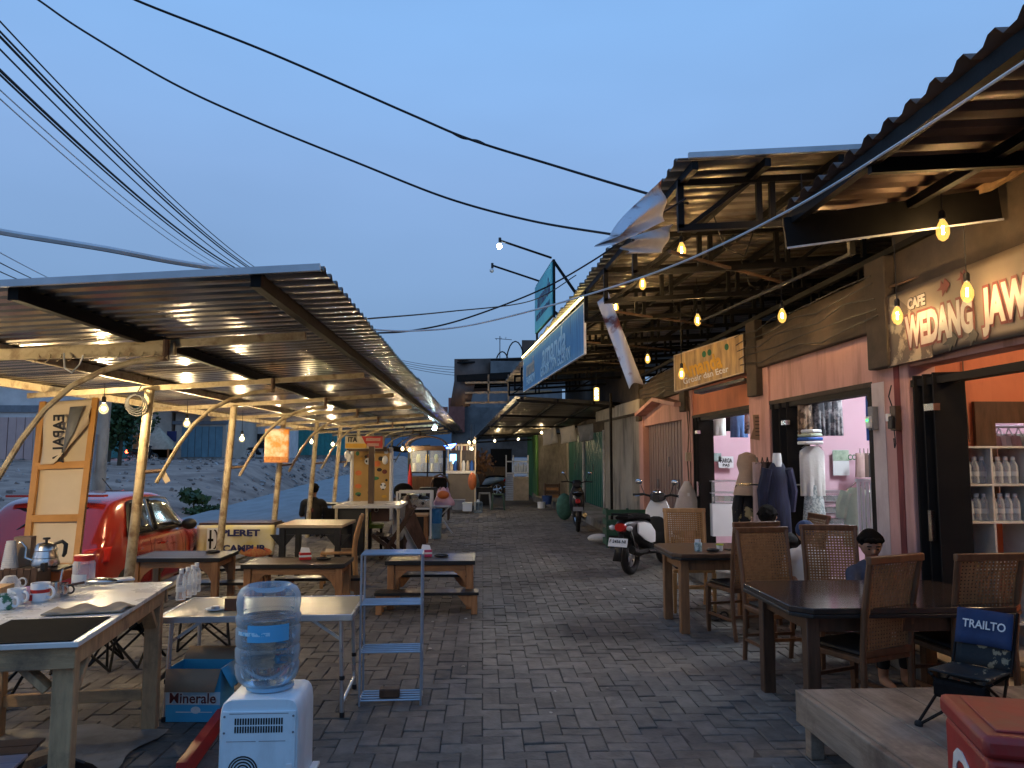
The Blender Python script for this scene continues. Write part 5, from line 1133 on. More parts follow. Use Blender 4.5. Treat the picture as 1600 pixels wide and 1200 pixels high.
t = thing('yellow_board', 'yellow triangular card leaning in the lower left of the cafe cube shelf', 'card', (3.46,5.6,.785)); B().prism([(0,0),(.19,0),(.06,.17),(-.02,.12)], .01, Matrix.Rotation(R(80), 3, 'X')).build('sheet', mat('yellow card', (.60,.40,.08), rough=.6), t)
tag(B().lathe([(.02,0),(.07,.01),(.10,.03),(.09,.03),(.02,.015)], 18).build('plate', m_white, None, (3.86,5.58,.781)), 'pale plate with orange fruit on the lower right of the cafe cube shelf', 'plate')
for k in range(7): garment(('grey shirt at the left end of the rail seen through the cafe window', 'pale blue shirt on the rail seen through the cafe window', 'striped shirt on the rail seen through the cafe window', 'lilac shirt on the rail seen through the cafe window', 'white shirt on the rail seen through the cafe window', 'dusty pink shirt on the rail seen through the cafe window', 'pale mint shirt at the right end of the rail seen through the cafe window')[k], (4.06+.085*k, 6.42, 1.78), .30, .6, (m_batik, m_white, m_navyc, m_mauve, m_cloth_w, m_mauve, m_mint)[k], 1.2, sleeves=True, group='shirts behind the cafe window')
tag(B().tube([(4.0,6.42,1.84),(4.7,6.42,1.84)], .012, 8).build('clothes_rail', m_white), 'white clothes rail seen through the cafe window', 'clothes rail')
tag(B().tube([(3.80,5.925,2.9),(3.80,5.925,2.2),(3.82,5.925,1.7)], .006, 6).build('wall_cable', m_rusty), 'thin brown cable running down the orange cafe wall', 'cable')
t = thing('cushion_step', 'low tan bench step inside the cafe entrance', 'bench', (3.55, 4.45, .196)); B().bb(-.25,.35,-.5,.5,0,.09).build('seat', m_rawwoodx, t, bev=.008); B().bb(-.2,.3,-.45,.45,.092,.13).build('mat', m_tile, t, bev=.01)
# ---------------------------------------------------------------- low tables and benches on the left
def low_table(label, x0, x1, y0, y1, z=.5, rz=0):
    t = thing('low_table', label, 'low table', ((x0+x1)/2, (y0+y1)/2, 0), rz, 'low wooden tables'); a, b = (x1-x0)/2, (y1-y0)/2
    n = 5
    for k in range(n): w_ = 2*(b-.03)/n; B().bb(-a+.03,a-.03,-b+.03+k*w_+.002,-b+.03+(k+1)*w_-.002,z-.024,z-.002).build('plank', m_plank, t, bev=.003)
    for s in (-1, 1):
        B().bb(-a,a,s*b-(.03 if s > 0 else 0),s*b+(.03 if s < 0 else 0),z-.042,z).build('edge', m_black, t, bev=.003)
        B().bb(s*a-(.03 if s > 0 else 0),s*a+(.03 if s < 0 else 0),-b+.031,b-.031,z-.042,z).build('edge', m_black, t, bev=.003)
        B().bb(-a+.10,a-.10,s*(b-.06)-.012,s*(b-.06)+.012,z-.11,z-.043).build('apron', m_woodx, t, bev=.003)
        B().bb(s*(a-.06)-.012,s*(a-.06)+.012,-b+.10,b-.10,z-.11,z-.043).build('apron', m_wood, t, bev=.003)
        for q in (-1, 1):
            B().bb(s*(a-.06)-.035,s*(a-.06)+.035,q*(b-.06)-.035,q*(b-.06)+.035,0,z-.043).build('leg', m_wood, t, bev=.005)
            xs = s*(a-.10); B().prism([(0,0),(-s*.13,0),(-s*.09,-.03),(-s*.04,-.075),(0,-.15)], .02, Matrix.Rotation(R(90), 3, 'X'), (xs, q*(b-.06), z-.111)).build('bracket', m_wood, t)
    return t
def bench(label, x0, x1, y0, y1, z=.22):
    t = thing('bench', label, 'bench', ((x0+x1)/2, (y0+y1)/2, 0), 0, 'low benches'); a, b = (x1-x0)/2, (y1-y0)/2
    B().bb(-a,a,-b,b,z-.03,z).build('seat', m_black, t, bev=.004)
    for s in (-1, 1):
        B().prism([(-s*0,0),(-s*.14,0),(-s*.10,-.05),(-s*.06,-.10),(0,-.12)], .02, Matrix.Rotation(R(90), 3, 'X'), (s*(a-.075), -b+.03, z-.031)).build('bracket', m_wood, t)
        for q in (-1, 1): B().bb(s*(a-.045)-.03,s*(a-.045)+.03,q*(b-.03)-.022,q*(b-.03)+.022,0,z-.031).build('leg', m_wood, t, bev=.004)
    return t
low_table('black edged low table in front of the red car, beside the peeling post', -3.78, -2.82, 8.50, 9.15, .5)
low_table('low table in the middle with a red tissue box', -2.44, -1.40, 7.98, 8.55, .5)
low_table('low table at the lane behind the wire rack, with a pink and white tissue box', -1.02, -.08, 8.18, 8.85, .5)
bench('low bench on the camera side of the table by the wire rack', -1.09, -.04, 7.93, 8.15, .22)
bench('low bench on the far side of the table by the wire rack', -1.04, -.12, 8.98, 9.2, .24)
bench('low bench behind the middle low table', -2.3, -1.35, 8.75, 8.97, .24)
bench('low bench behind the table at the red car', -3.6, -2.55, 9.4, 9.62, .26)
bench('low bench tucked under the table at the red car', -3.35, -2.5, 8.75, 8.97, .20)
def tissue(label, loc, m1, hang=0):
    t = thing('tissue_box', label, 'tissue box', loc, hang)
    B().bb(-.06,.06,-.05,.05,0,.075).build('box', m1, t, bev=.004); B().bb(-.061,.061,-.051,.051,.03,.05).build('band', m_white, t)
    B().add([(-.05,-.04,.076),(.05,-.04,.076),(.05,.04,.076),(-.05,.04,.076),(-.04,0,.13),(.04,0,.12)], [(0,1,5,4),(2,3,4,5),(1,2,5),(3,0,4)]).build('tissue', m_white, t)
tissue('red and white tissue box on the middle low table', (-1.88,8.35,.5), m_red, .3); tissue('pink and white striped tissue box on the table by the wire rack', (-.62,8.55,.5), mat('pink print', (.60,.06,.16), rough=.5), .2)
for x, y, z, l in ((-1.68,8.32,.5,'black ashtray beside the red tissue box'), (-.45,8.52,.5,'black ashtray beside the pink and white tissue box'), (-3.05,8.95,.5,'dark ashtray on the table at the red car')):
    tag(B().lathe([(.03,0),(.075,.006),(.078,.022),(.07,.022),(.06,.010)], 18).build('ashtray', m_dark, None, (x,y,z)), l, 'ashtray')

# white topped work table and what stands on it
TW = thing('work_table', 'rough wooden work table with a white top at the left edge', 'table', (-1.67, 3.33, 0), R(8.2))
def WT(x, y, z=.83):
    """spot on the work table: x from its right edge to the left, y from its near edge"""
    c, s = math.cos(R(8.2)), math.sin(R(8.2)); return Vector((-1.67+x*c-y*s, 3.33+x*s+y*c, z))
B().bb(-1.0,0,0,1.56,.808,.83).build('table_top', m_whitetop, TW, bev=.003)
for x0, x1, y0, y1 in ((-.98,-.02,.03,.055),(-.98,-.02,1.50,1.525)): B().bb(x0,x1,y0,y1,.715,.807).build('apron', m_rawwoodx, TW, bev=.004)
for x in (-.045,-.955): B().bb(x-.013,x+.013,.056,1.499,.715,.807).build('apron', m_rawwood, TW, bev=.004)
for x in (-.075,-.90):
    for y in (.10, 1.45): B().bar((x,y,0),(x,y,.806), .085, .075, up=(0,1,0)).build('leg', m_rawwood, TW, bev=.006)
for x, s in ((-.14,-1),(-.84,1)):
    for y in (.10,1.45): B().bar((x,y,.62),(x+s*.14,y,.755), .03, .07, up=(0,1,0)).build('brace', m_rawwood, TW, bev=.003)
for y, s in ((.16,1),(1.39,-1)): B().bar((-.075,y,.60),(-.075,y+s*.16,.755), .03, .07, up=(1,0,0)).build('brace', m_rawwood, TW, bev=.003)
B().bb(-.86,-.12,1.43,1.47,.17,.235).build('stretcher', m_rawwoodx, TW, bev=.004); B().bb(-.92,-.88,.14,1.42,.24,.30).build('stretcher', m_rawwood, TW, bev=.004)
tag(B().bb(-.46,-.03,.012,.50,.0,.004).build('mat', mat('black cloth mat', (.012,.012,.012), rough=1, spec=0.05, scale=40), None, (-1.67,3.33,.831), R(8.2)), 'black cloth mat on the near corner of the white work table', 'mat')
cl = B(); cl.grid(lambda u, v: (-.36+.36*u, .56+.20*v+.03*u, .836+.012*math.sin(u*14)*math.sin(v*5)+.004), 20, 8); o = cl.build('rag', mat('grey rag', (.30,.25,.19), rough=.95, scale=20), None, (-1.67,3.33,0), R(8.2), thick=.006); tag(o, 'crumpled grey brown rag behind the black cloth mat', 'rag')
def mug(label, loc, m, r_=.045, h=.095, band=None, hrot=0):
    t = thing('mug', label, 'mug', loc, hrot); B().lathe([(r_*.86,0),(r_,.008),(r_*1.02,h),(r_*.93,h),(r_*.9,.012),(.001,.012)], 20, cap=False).build('cup', m, t)
    B().torus((r_+.012,0,h*.52), h*.30, .007, 16, 6, Matrix.Rotation(R(90), 3, 'X')).build('handle', m_white, t)
    if band: B().lathe([(r_*1.02,h*.50),(r_*1.03,h*.68)], 20, cap=False).build('band', band, t); B().bb(-.018,-.004,-r_*1.04-.002,-r_*1.0,h*.12,h*.42).build('print', band, t)
    return t
def on(x, y, z=.83):                      # measured spot on the table top
    d = at(x, y, 1.0)-EYE; p = EYE+d*((z-1.6)/d.z); return Vector((p.x, p.y, z))
mug('tall white mug with a red band on the work table', on(62,940), m_white, .045, .098, m_red, R(-15))
mug('white mug with a dark green leaf print at the left edge of the work table', on(8,952), mat('green leaf print', (.70,.72,.70), (.03,.15,.09), scale=22, rough=.3, lo=.46, hi=.5), .045, .075, None, R(-15))
mug('plain white mug between the green print mug and the pink glass', on(25,944), m_white, .042, .08, None, R(-20))
tag(B().lathe([(.03,0),(.036,.07),(.034,.07),(.028,.004)], 16).build('glass', clear('pink glass', (.85,.6,.75), .1, .45, (.95,.75,.9)), None, on(44,938)), 'pink glass tumbler next to the red banded mug', 'glass')
t = thing('glass_teapot', 'round clear glass server behind the mugs', 'server', on(15,922)); B().lathe([(.03,0),(.052,.015),(.055,.04),(.03,.075),(.028,.08)], 18).build('body', m_clear, t); B().torus((.07,0,.045), .022, .005, 14, 5, Matrix.Rotation(R(90), 3, 'X')).build('handle', m_clear, t)
for k, (x, y, h) in enumerate(((86,934,.085),(97,931,.07))):
    t = thing('milk_jug', ('taller steel milk jug right of the red banded mug','shorter steel milk jug with a black handle on the work table')[k], 'jug', on(x,y)); B().lathe([(.032,0),(.034,.02),(.027,h),(.025,h),(.03,.01)], 18, cap=False).build('body', m_steel, t); B().torus((.042,0,h*.5), h*.3, .005, 14, 5, Matrix.Rotation(R(90), 3, 'X')).build('handle', m_dark if k else m_steel, t)
tag(B().tube([(0,0,.01),(.01,.02,.15)], .006, 6).build('spoon', m_steel, None, on(90,934)), 'steel spoon standing in the milk jug', 'spoon')
p = on(72,905); t = thing('gas_stove', 'small orange portable stove under the steel kettle', 'stove', p, R(6)); B().bb(-.14,.14,-.11,.11,0,.06).build('body', mat('orange enamel', (.55,.13,.03), rough=.4), t, bev=.01); B().bb(-.16,.12,-.12,.12,.061,.075).build('grate', m_dark, t); B().lathe([(.06,.075),(.055,.085)], 16).build('burner', m_darksteel, t)
t = thing('kettle', 'steel gooseneck kettle with a black handle and knob', 'kettle', p+Vector((-.01,0,.086)), R(10))
B().lathe([(.078,0),(.08,.012),(.070,.045),(.073,.05),(.063,.09),(.066,.095),(.056,.125),(.045,.135),(.001,.142)], 26).build('body', m_steel, t)
B().tube([(-.07,0,.03),(-.115,0,.05),(-.112,0,.11),(-.14,0,.145),(-.155,0,.14)], [.010,.009,.007,.006,.006], 8).build('spout', m_steel, t)
B().tube([(.045,0,.13),(.09,0,.145),(.112,0,.125),(.108,0,.07),(.098,0,.05)], [.008,.012,.014,.013,.009], 8).build('handle', m_dark, t); B().lathe([(.008,.14),(.008,.155),(.022,.16),(.02,.17),(.001,.172)], 14).build('knob', m_dark, t)
p = on(130,915); t = thing('jar', 'clear plastic jar with a red screw lid and a paper label on the work table', 'jar', p)
B().lathe([(.052,0),(.060,.006),(.061,.13),(.052,.15),(.050,.16)], 22).build('body', m_clear, t); B().lathe([(.056,.148),(.057,.175),(.052,.18),(.001,.181)], 22).build('lid', m_red, t)
b = B(); b.grid(lambda u, v: (.0625*math.sin(-1.0+1.7*u), -.0625*math.cos(-1.0+1.7*u), .012+.06*v), 10, 2); b.build('label', mat('jar label', (.62,.64,.64), (.12,.22,.36), scale=25, lo=.4, hi=.46), t)
t = thing('strainer', 'steel ladle lying on the work table, handle towards the camera', 'ladle', on(140,917)); B().ball((.05,.02,.03), .06, 16, 8, (1.7,.6,.35)).build('bowl', m_steel, t); B().tube([(-.02,-.02,.03),(-.14,-.10,.012)], .008, 6).build('handle', m_darkwood, t)
tag(B().bb(-.13,.13,-.05,.05,0,.010).build('tray', m_white, None, on(172,908), R(35)), 'flat white tray at the back of the work table', 'tray')
t = thing('wood_caddy', 'dark wooden slatted caddy at the left of the stove', 'caddy', on(37,915), R(5))
for k in range(6): B().bb(-.11+.037*k,-.11+.037*k+.033,-.09,-.075,0,.105+.008*(k%2)).build('slat', m_darkwood, t)
B().bb(-.11,.11,-.074,.09,0,.09).build('box', m_darkwood, t); B().bb(.095,.12,-.02,.02,.08,.13).build('handle', m_dark, t)
p = on(14,905); t = thing('cup_stack', 'stack of white plastic cups on a brown tub', 'cup stack', p); B().lathe([(.045,0),(.05,.065)], 18).build('tub', mat('brown tub', (.22,.09,.05), rough=.4), t)
prof = []
for k in range(14): prof += [(.050-.0015*k,.066+.0115*k),(.047-.0015*k,.068+.0115*k)]
B().lathe(prof+[(.026,.235)], 18).build('cup', m_cloth_w, t)
tag(B().bb(-.05,.05,-.04,.04,0,.25).build('box', m_card, None, on(36,900), R(8)), 'grey brown carton standing behind the cup stack', 'carton')
tag(B().bb(-.25,.10,-.2,.2,.0,.06).build('tray', m_rawwoodx, None, WT(-.86,1.05,.831), R(8)), 'raw wooden tray at the far left of the work table', 'tray')

# camping stools, slatted side table, bag, red bar
def camp_stool(label, loc, rz, backrest=True):
    t = thing('camp_stool', label, 'camp stool', loc, rz, 'black folding camp stools')
    b = B(); b.grid(lambda u, v: (-.17+.34*u, -.15+.30*v, .34-.035*math.sin(math.pi*u)*math.sin(math.pi*v)), 6, 6); b.build('seat', m_blackcloth, t, thick=.012)
    if backrest: b = B(); b.grid(lambda u, v: (-.17+.34*u, .16+.07*v, .36+.24*v-.02*math.sin(math.pi*u)), 6, 4); b.build('backrest', m_blackcloth, t, thick=.012)
    B().bb(-.12,.12,-.19,-.16,.20,.32).build('pouch', m_blackcloth, t, bev=.015)
    for x0, y0, x1, y1 in ((-.2,-.18,.17,-.14),(.2,-.18,-.17,-.14),(-.2,.18,.17,.14),(.2,.18,-.17,.14),(-.2,-.18,-.17,.14),(-.2,.18,-.17,-.14),(.2,-.18,.17,.14),(.2,.18,.17,-.14)): B().tube([(x0,y0,.01),(x1,y1,.34)], .010, 6).build('leg', m_darksteel, t)
    for s in (-1, 1):
        if backrest: B().tube([(s*.17,.14,.02),(s*.17,.15,.34),(s*.17,.23,.6)], .010, 6).build('post', m_darksteel, t)
    return t
camp_stool('black folding camp stool farthest back under the work table, by the camping table', (-2.35, 6.75, 0), R(200), False)
camp_stool('black folding camp stool in front of the farthest one behind the work table leg', (-2.75, 6.25, 0), R(170), False)
camp_stool('black folding camp chair with a fabric back at the left edge behind the work table', (-3.12, 5.25, 0), R(165)); camp_stool('black folding camp stool behind the back left leg of the work table', (-2.98, 6.1, 0), R(190))
t = thing('side_table', 'low brown slatted folding table at the bottom left corner', 'side table', (-2.02, 3.78, 0), R(10))
for k in range(6): B().bb(-.60,0,-.60+.10*k,-.60+.10*k+.094,.285,.30).build('slat', m_darkwood if k > 3 else mat('lilac grey wood', (.30,.28,.34), rough=.5, scale=5, stretch=(1,6,6)), t, bev=.003)
for x in (-.05,-.5): B().bb(x-.02,x+.02,-.58,-.02,.255,.284).build('rail', m_darksteel, t); 
for x in (-.06,-.5): B().tube([(x,-.55,0),(x,-.05,.26)], .012, 6).build('leg', m_darksteel, t); B().tube([(x+.03,-.05,0),(x+.03,-.55,.26)], .012, 6).build('leg', m_darksteel, t)
t = thing('bag', 'black bag lying on the ground at the foot of the work table', 'bag', (-1.98, 3.88, 0), R(20)); B().ball((0,0,.07), .12, 18, 10, (1.25,.85,.62)).build('body', m_blackcloth, t); B().tube([(-.1,0,.12),(-.02,-.02,.19),(.08,0,.13)], .012, 6).build('strap', m_dark, t)
tag(B().bar(on(352,1112,.03), on(283,1207,.06), .05, .09).build('red_bar', m_red), 'long red bar lying on the ground behind the water dispenser', 'bar')
tag(B().bar(on(20,1200,.03), on(90,1178,.03), .09, .06).build('beam', m_rawwood), 'rough wooden beam on the ground by the bag', 'beam')

# water dispenser and jug
D = thing('water_dispenser', 'pale blue white water dispenser seen from behind with vent slots and a fan grille', 'water dispenser', (-.925, 3.50, 0), R(1))
b = bodyloft([(.158,.03,.59,-.165),(.165,.0,.592,-.15),(.165,.0,.592,.12),(.155,.0,.575,.165)], n=24, p=9); b.build('body', m_whitebody, D)
B().bb(-.150,.150,-.1725,-.166,.04,.545).build('back_panel', m_whitebody, D, bev=.002)
for r_ in range(2):
    for k in range(19): B().bb(-.098+.0105*k,-.0915+.0105*k,-.1742,-.1726,.46+.032*r_,.486+.032*r_).build('vent_slot', m_dark, D)
for z in (.535,): B().bb(-.12,.12,-.1740,-.1726,z,z+.0025).build('groove', m_grey, D)
B().bb(-.13,-.01,-.1740,-.1726,.425,.427).build('groove', m_grey, D); B().bb(.002,.11,-.1740,-.1726,.425,.427).build('groove', m_grey, D)
for k, r_ in enumerate((.012,.024,.036,.048,.058)): B().torus((-.06,-.173,.308), r_, .0032, 26, 5, Matrix.Rotation(R(90), 3, 'X')).build('fan_ring', m_dark, D)
for x, z in ((-.14,.525),(.14,.525),(-.14,.46),(.14,.46),(-.14,.29),(.14,.29)): B().lathe([(.005,0),(.004,.003)], 10, (x,-.1726,z), Matrix.Rotation(R(90), 3, 'X')).build('screw', m_grey, D)
B().bb(.115,.14,-.176,-.1726,.30,.335).build('switch', m_white, D, bev=.002); B().bb(.118,.13,-.178,-.1762,.275,.296).build('socket', m_dark, D)
B().bb(.167,.20,-.02,.12,.22,.235).build('drip_tray', m_white, D, bev=.004)
B().lathe([(.085,.592),(.10,.596),(.10,.612),(.08,.616)], 26).build('collar', mat('pale blue ring', (.35,.60,.80), rough=.25, bump=0), D)
J = thing('water_jug', 'large clear blue ribbed water jug upside down on the dispenser', 'water jug', (-.94, 3.50, .60), R(-2))
jp = [(.035,-.01),(.06,.0),(.10,.012),(.125,.035),(.134,.06),(.136,.095),(.130,.108),(.136,.12),(.137,.165),(.131,.177),(.137,.189),(.137,.25),(.131,.262),(.137,.272),(.1385,.30),(.131,.315),(.134,.33),(.137,.36),(.133,.395),(.118,.42),(.095,.432),(.085,.428),(.06,.405),(.001,.402)]
B().lathe(jp, 36).build('bottle', m_jug, J)
B().lathe([(.03,.0),(.095,.018),(.128,.06),(.129,.10),(.125,.108),(.129,.12),(.129,.165),(.125,.177),(.129,.19),(.129,.25),(.125,.262),(.129,.275),(.129,.295),(.001,.2955)], 36).build('water', m_water, J)
b = B(); b.grid(lambda u, v: (.1392*math.sin(-.35+1.3*u), -.1392*math.cos(-.35+1.3*u), .212+.07*v), 14, 2); lb = b.build('label', clear('blue jug label', (.10,.50,.85), .3, .15, (.4,.75,1)), J)
b = B(); b.grid(lambda u, v: (.1400*math.sin(-.75+1.1*u), -.1400*math.cos(-.75+1.1*u), .237+.016*v), 14, 2); b.build('band', mat('blue print', (.06,.40,.68), (.5,.75,.9), scale=60, bump=0, lo=.5, hi=.55), lb)

# camping table
K = thing('camping_table', 'folding camping table with a beige top and aluminium legs beside the wire rack', 'camping table', (-1.40, 5.19, 0), R(2))
B().bb(-.575,.575,-.32,.32,.603,.62).build('table_top', m_alutop, K, bev=.004)
for s in (-1, 1):
    B().bb(-.585,.585,s*.326-.008,s*.326+.008,.585,.623).build('edge', m_alu, K, bev=.003); B().bb(s*.583-.008,s*.583+.008,-.317,.317,.585,.623).build('edge', m_alu, K, bev=.003)
    for q in (-1, 1):
        lg = B().tube([(s*.51,q*.27,.60),(s*.53,q*.29,0)], .013, 10).build('leg', m_alu, K); B().lathe([(.016,0),(.016,.03)], 10, (s*.53,q*.29,0)).build('foot', m_dark, lg); B().lathe([(.017,.22),(.017,.245)], 10, (s*.525,q*.283,0)).build('clip', m_dark, lg)
    B().tube([(s*.527,-.285,.08),(s*.527,.285,.08)], .011, 8).build('stretcher', m_alu, K); B().bar((s*.515,-.272,.46),(s*.33,-.272,.585), .012, .018).build('strut', m_alu, K)
bottle_spots = [on(282,938,.622), on(292,934,.622), on(300,930,.622), (on(306,925,.622))]
for p, l in zip(bottle_spots, ('water bottle nearest the camera in the row on the camping table', 'second water bottle in the row on the camping table', 'third water bottle in the row on the camping table', 'last water bottle in the row on the camping table')): bottle(l, p, 'water bottles on the camping table', 1.05)
t = thing('ashtray', 'small white plate with a lid on the camping table', 'plate', on(337,953,.622)); B().lathe([(.03,0),(.065,.008),(.06,.012),(.02,.008)], 18).build('plate', m_white, t); B().lathe([(.03,.012),(.02,.025)], 14).build('lid', m_alu, t)
tag(B().bb(-.05,.05,-.05,.05,0,.075).build('box', mat('dark brown box', (.10,.045,.025), rough=.5), None, on(366,952,.622), R(6)), 'dark brown box on the camping table next to the jug', 'box')
# wire rack
K = thing('wire_rack', 'four tier pale metal rod shoe rack standing beside the camping table', 'rack', (-.595, 5.22, 0), R(2))
for s in (-1, 1):
    for q in (-1, 1): B().tube([(s*.195,q*.10,0),(s*.195,q*.10,.955)], .007, 8).build('upright', m_rackblue, K)
    for z in (.03,.33,.63,.95): B().tube([(s*.195,-.10,z),(s*.195,.10,z)], .007, 8).build('side_rod', m_rackblue, K)
for z in (.03,.33,.63,.95):
    for k in range(5 if z < .9 else 9): n_ = 5 if z < .9 else 9; B().tube([(-.195,-.10+.20*k/(n_-1),z+.006),(.195,-.10+.20*k/(n_-1),z+.006)], .006 if z < .9 else .009, 6).build('rod', m_rackblue, K)
tag(B().bb(-.065,.065,-.035,.035,0,.055).build('wooden_block', m_darkwood, None, (-.60,5.17,.044), R(3), bev=.006), 'small brown wooden block on the bottom tier of the wire rack', 'block')
# cardboard box
K = thing('cardboard_box', 'open blue printed cardboard box under the camping table', 'box', (-1.74, 4.98, 0), R(-3))
for x0, x1, y0, y1 in ((-.165,.165,-.115,-.110),(-.165,.165,.11,.115),(-.165,-.16,-.109,.109),(.16,.165,-.109,.109)): B().bb(x0,x1,y0,y1,0,.31).build('side', m_cardblue, K)
B().bb(-.158,.158,-.108,.108,.002,.008).build('bottom', m_card, K)
B().add([(-.165,-.118,.312),(.165,-.118,.312),(.15,-.17,.19),(-.15,-.17,.19)], [(0,1,2,3)]).build('flap', m_card, K, thick=.005); B().add([(-.165,.115,.31),(.165,.115,.31),(.165,.20,.37),(-.165,.20,.37)], [(0,1,2,3)]).build('flap', m_card, K, thick=.005)
B().add([(.166,-.11,.31),(.166,.11,.31),(.23,.11,.20),(.23,-.11,.20)], [(0,1,2,3)]).build('flap', m_cardblue, K, thick=.005); B().add([(-.166,-.11,.31),(-.166,.11,.31),(-.24,.11,.22),(-.24,-.11,.22)], [(0,1,2,3)]).build('flap', m_card, K, thick=.005)
B().bb(-.166,.166,-.1168,-.1152,.10,.175).build('band', mat('pale band print', (.45,.62,.72), rough=.5, bump=0), K)
text('Minerale', m_tred, K, (0,-.1200,.137), FRONTTXT, .085, .28, .001); text('Minerale', m_tlit, K, (0,-.1180,.137), FRONTTXT, .085, .29, .007); B().ball((.02,-.1166,.07), .03, 12, 6, (1,.03,.7)).build('drop_print', m_tlit, K); B().bb(-.10,.12,-.1166,-.1152,.055,.06).build('line_print', m_tlit, K)

# leaning banner board at the far left
p0 = at(20,880,6.9)
fp = [at(150,622,7.0), at(118,890,6.7), at(38,890,6.7), at(68,628,7.0)]
t = thing('banner_board', 'tall orange wooden frame with a cream banner sheet leaning under the canopy', 'banner', fp[2]); q = [p-fp[2] for p in fp]
rt, rb_, lb_, lt_ = q
B().bar(rb_, rt, .05, .035, up=(0,1,0)).build('upright', mat('varnished orange wood', (.62,.31,.09), (.5,.24,.06), rough=.4, scale=5), t); vw = bpy.data.materials['varnished orange wood']
B().bar(lb_, lt_, .05, .035, up=(0,1,0)).build('upright', vw, t)
for v in (.40, .71, .985): B().bar(lb_.lerp(lt_, 1-v), rb_.lerp(rt, 1-v), .06, .035, up=(0,1,0)).build('crossbar', vw, t)
b = B(); b.grid(lambda u, v: (lt_.lerp(rt,u)).lerp(lb_.lerp(rb_,u), v)+Vector((0,.03+.01*math.sin(v*14+u*3),0)), 8, 20); b.build('sheet', m_canvas, t, thick=.003)
b = B(); b.grid(lambda u, v: (lt_.lerp(rt,.10+.86*u)).lerp(lb_.lerp(rb_,.10+.86*u), .01+v*(.38*(1-.95*max(0,u-.35))))+Vector((0,-.03-.02*math.sin(v*6+u*4),0)), 12, 12); b.build('flap', m_canvas, t, thick=.003)
cx = (lt_+rt)/2; tilt = math.atan2((rt-rb_).x, (rt-rb_).z)
text('ALAPAE'[::-1], m_tblack, t, lt_.lerp(rt,.46)+(lb_-lt_)*.24+Vector((0,-.075,0)), (R(90), R(-90)+tilt, 0), .13, .42, .003, mirror=True)
B().add([lt_.lerp(rt,.60)+(lb_-lt_)*.05+Vector((0,-.07,0)), lt_.lerp(rt,.85)+(lb_-lt_)*.05+Vector((0,-.07,0)), lt_.lerp(rt,.74)+(lb_-lt_)*.20+Vector((0,-.075,0)), lt_.lerp(rt,.55)+(lb_-lt_)*.33+Vector((0,-.075,0))], [(0,1,2,3)]).build('triangle_print', m_grey, t, thick=.002)

# ---------------------------------------------------------------- middle distance, left of the lane
def px_thing(name, label, cat, x, y, Y, group=None):
    p = at(x, y, Y); return thing(name, label, cat, p, 0, group), Y/1202
t, s = px_thing('cart_banner', 'yellow and white snack banner with navy lettering over a cart by the road', 'banner', 370, 866, 11.9)
mb = mat('yellow white print', (.74,.72,.62), (.70,.58,.16), rough=.5, scale=2.2, bump=.04)
bn = B(); bn.grid(lambda u, v: (s*(-60+116*u), -.03+.012*math.sin(u*11+v*3), s*44*v), 20, 6); bn.build('sheet', mb, t, thick=.004)
text('PLERET', m_tnavy, t, (s*6,-.055,s*32), FRONTTXT, .13, s*58, .006); text('CAMPUR', m_tnavy, t, (s*12,-.055,s*9), FRONTTXT, .13, s*66, .006)
B().bb(s*-44,s*-26,-.052,-.045,s*6,s*40).build('logo_panel', m_white, t)
lg = B(); lg.bb(s*-42,s*-34,-.058,-.053,s*20,s*24); lg.bb(s*-40,s*-37,-.058,-.053,s*9,s*37); lg.tube([Vector((s*(-33+5*math.sin(a)),-.056,s*(23+14*math.cos(a)))) for a in [k*math.pi/8 for k in range(9)]], .012, 6); lg.build('logo', m_tblack, t)
B().ball((s*30,-.05,s*4), .11, 14, 6, (2.2,.08,.7)).build('food_print', mat('fruit print', (.55,.30,.10), (.45,.06,.04), scale=20, bump=0), t)
fr = B()
for x in (-58,50): fr.bar((s*x,.03,-.05),(s*x,.03,s*44), .05, .05)
fr.bar((s*50,.03,s*42),(s*54,.5,s*42), .05, .05); fr.bar((s*54,.5,-.05),(s*54,.5,s*44), .06, .06); fr.bb(s*-58,s*54,.0,.5,s*44,s*44+.03); fr.build('stand', m_darkwood, t)
# white topped table and wooden chair
t = thing('table', 'tall dark legged table with a pale wooden top behind the low tables', 'table', (-2.10, 10.0, 0), R(-2))
for k in range(4): B().bb(-.40,.40,-.42+.21*k,-.42+.21*k+.206,.715,.75).build('plank', mat('pale pine plank %d' % k, (.62,.47,.29), (.52,.38,.22), rough=.4, scale=4, stretch=(1,8,4)), t, bev=.003)
for x in (-.34,.34):
    for y in (-.36,.36): B().bb(x-.035,x+.035,y-.035,y+.035,0,.714).build('leg', m_black, t, bev=.004)
for y in (-.36,.36): B().bb(-.30,.30,y-.012,y+.012,.63,.713).build('apron', m_black, t); 
for x in (-.34,.34):
    for q in (-1,1): B().prism([(0,0),(q*.12,0),(0,-.14)], .02, Matrix.Rotation(R(90), 3, 'X') if True else None, (x-q*0+(-.035*q if False else 0)+(.035*q),-.36,.628)).build('bracket', m_black, t)
t = thing('wooden_chair', 'honey wooden chair with a curved splat back at the pale table', 'chair', (-1.78, 9.72, 0), R(96))
B().bb(-.2,.2,-.2,.2,.40,.43).build('seat', m_chairwood2, t, bev=.01)
for x in (-.18,.18):
    B().bar((x,.18,0),(x,.18,.399), .04, .04).build('leg', m_chairwood2, t, bev=.004); B().tube([(x,-.22,0),(x,-.19,.42),(x,-.21,.62),(x,-.28,.86)], [.02,.024,.022,.024], 8).build('leg', m_chairwood2, t)
for x in (-.09,0,.09): B().tube([(x,-.195,.44),(x,-.235,.62),(x,-.27,.80)], .016, 6).build('splat', m_chairwood2, t)
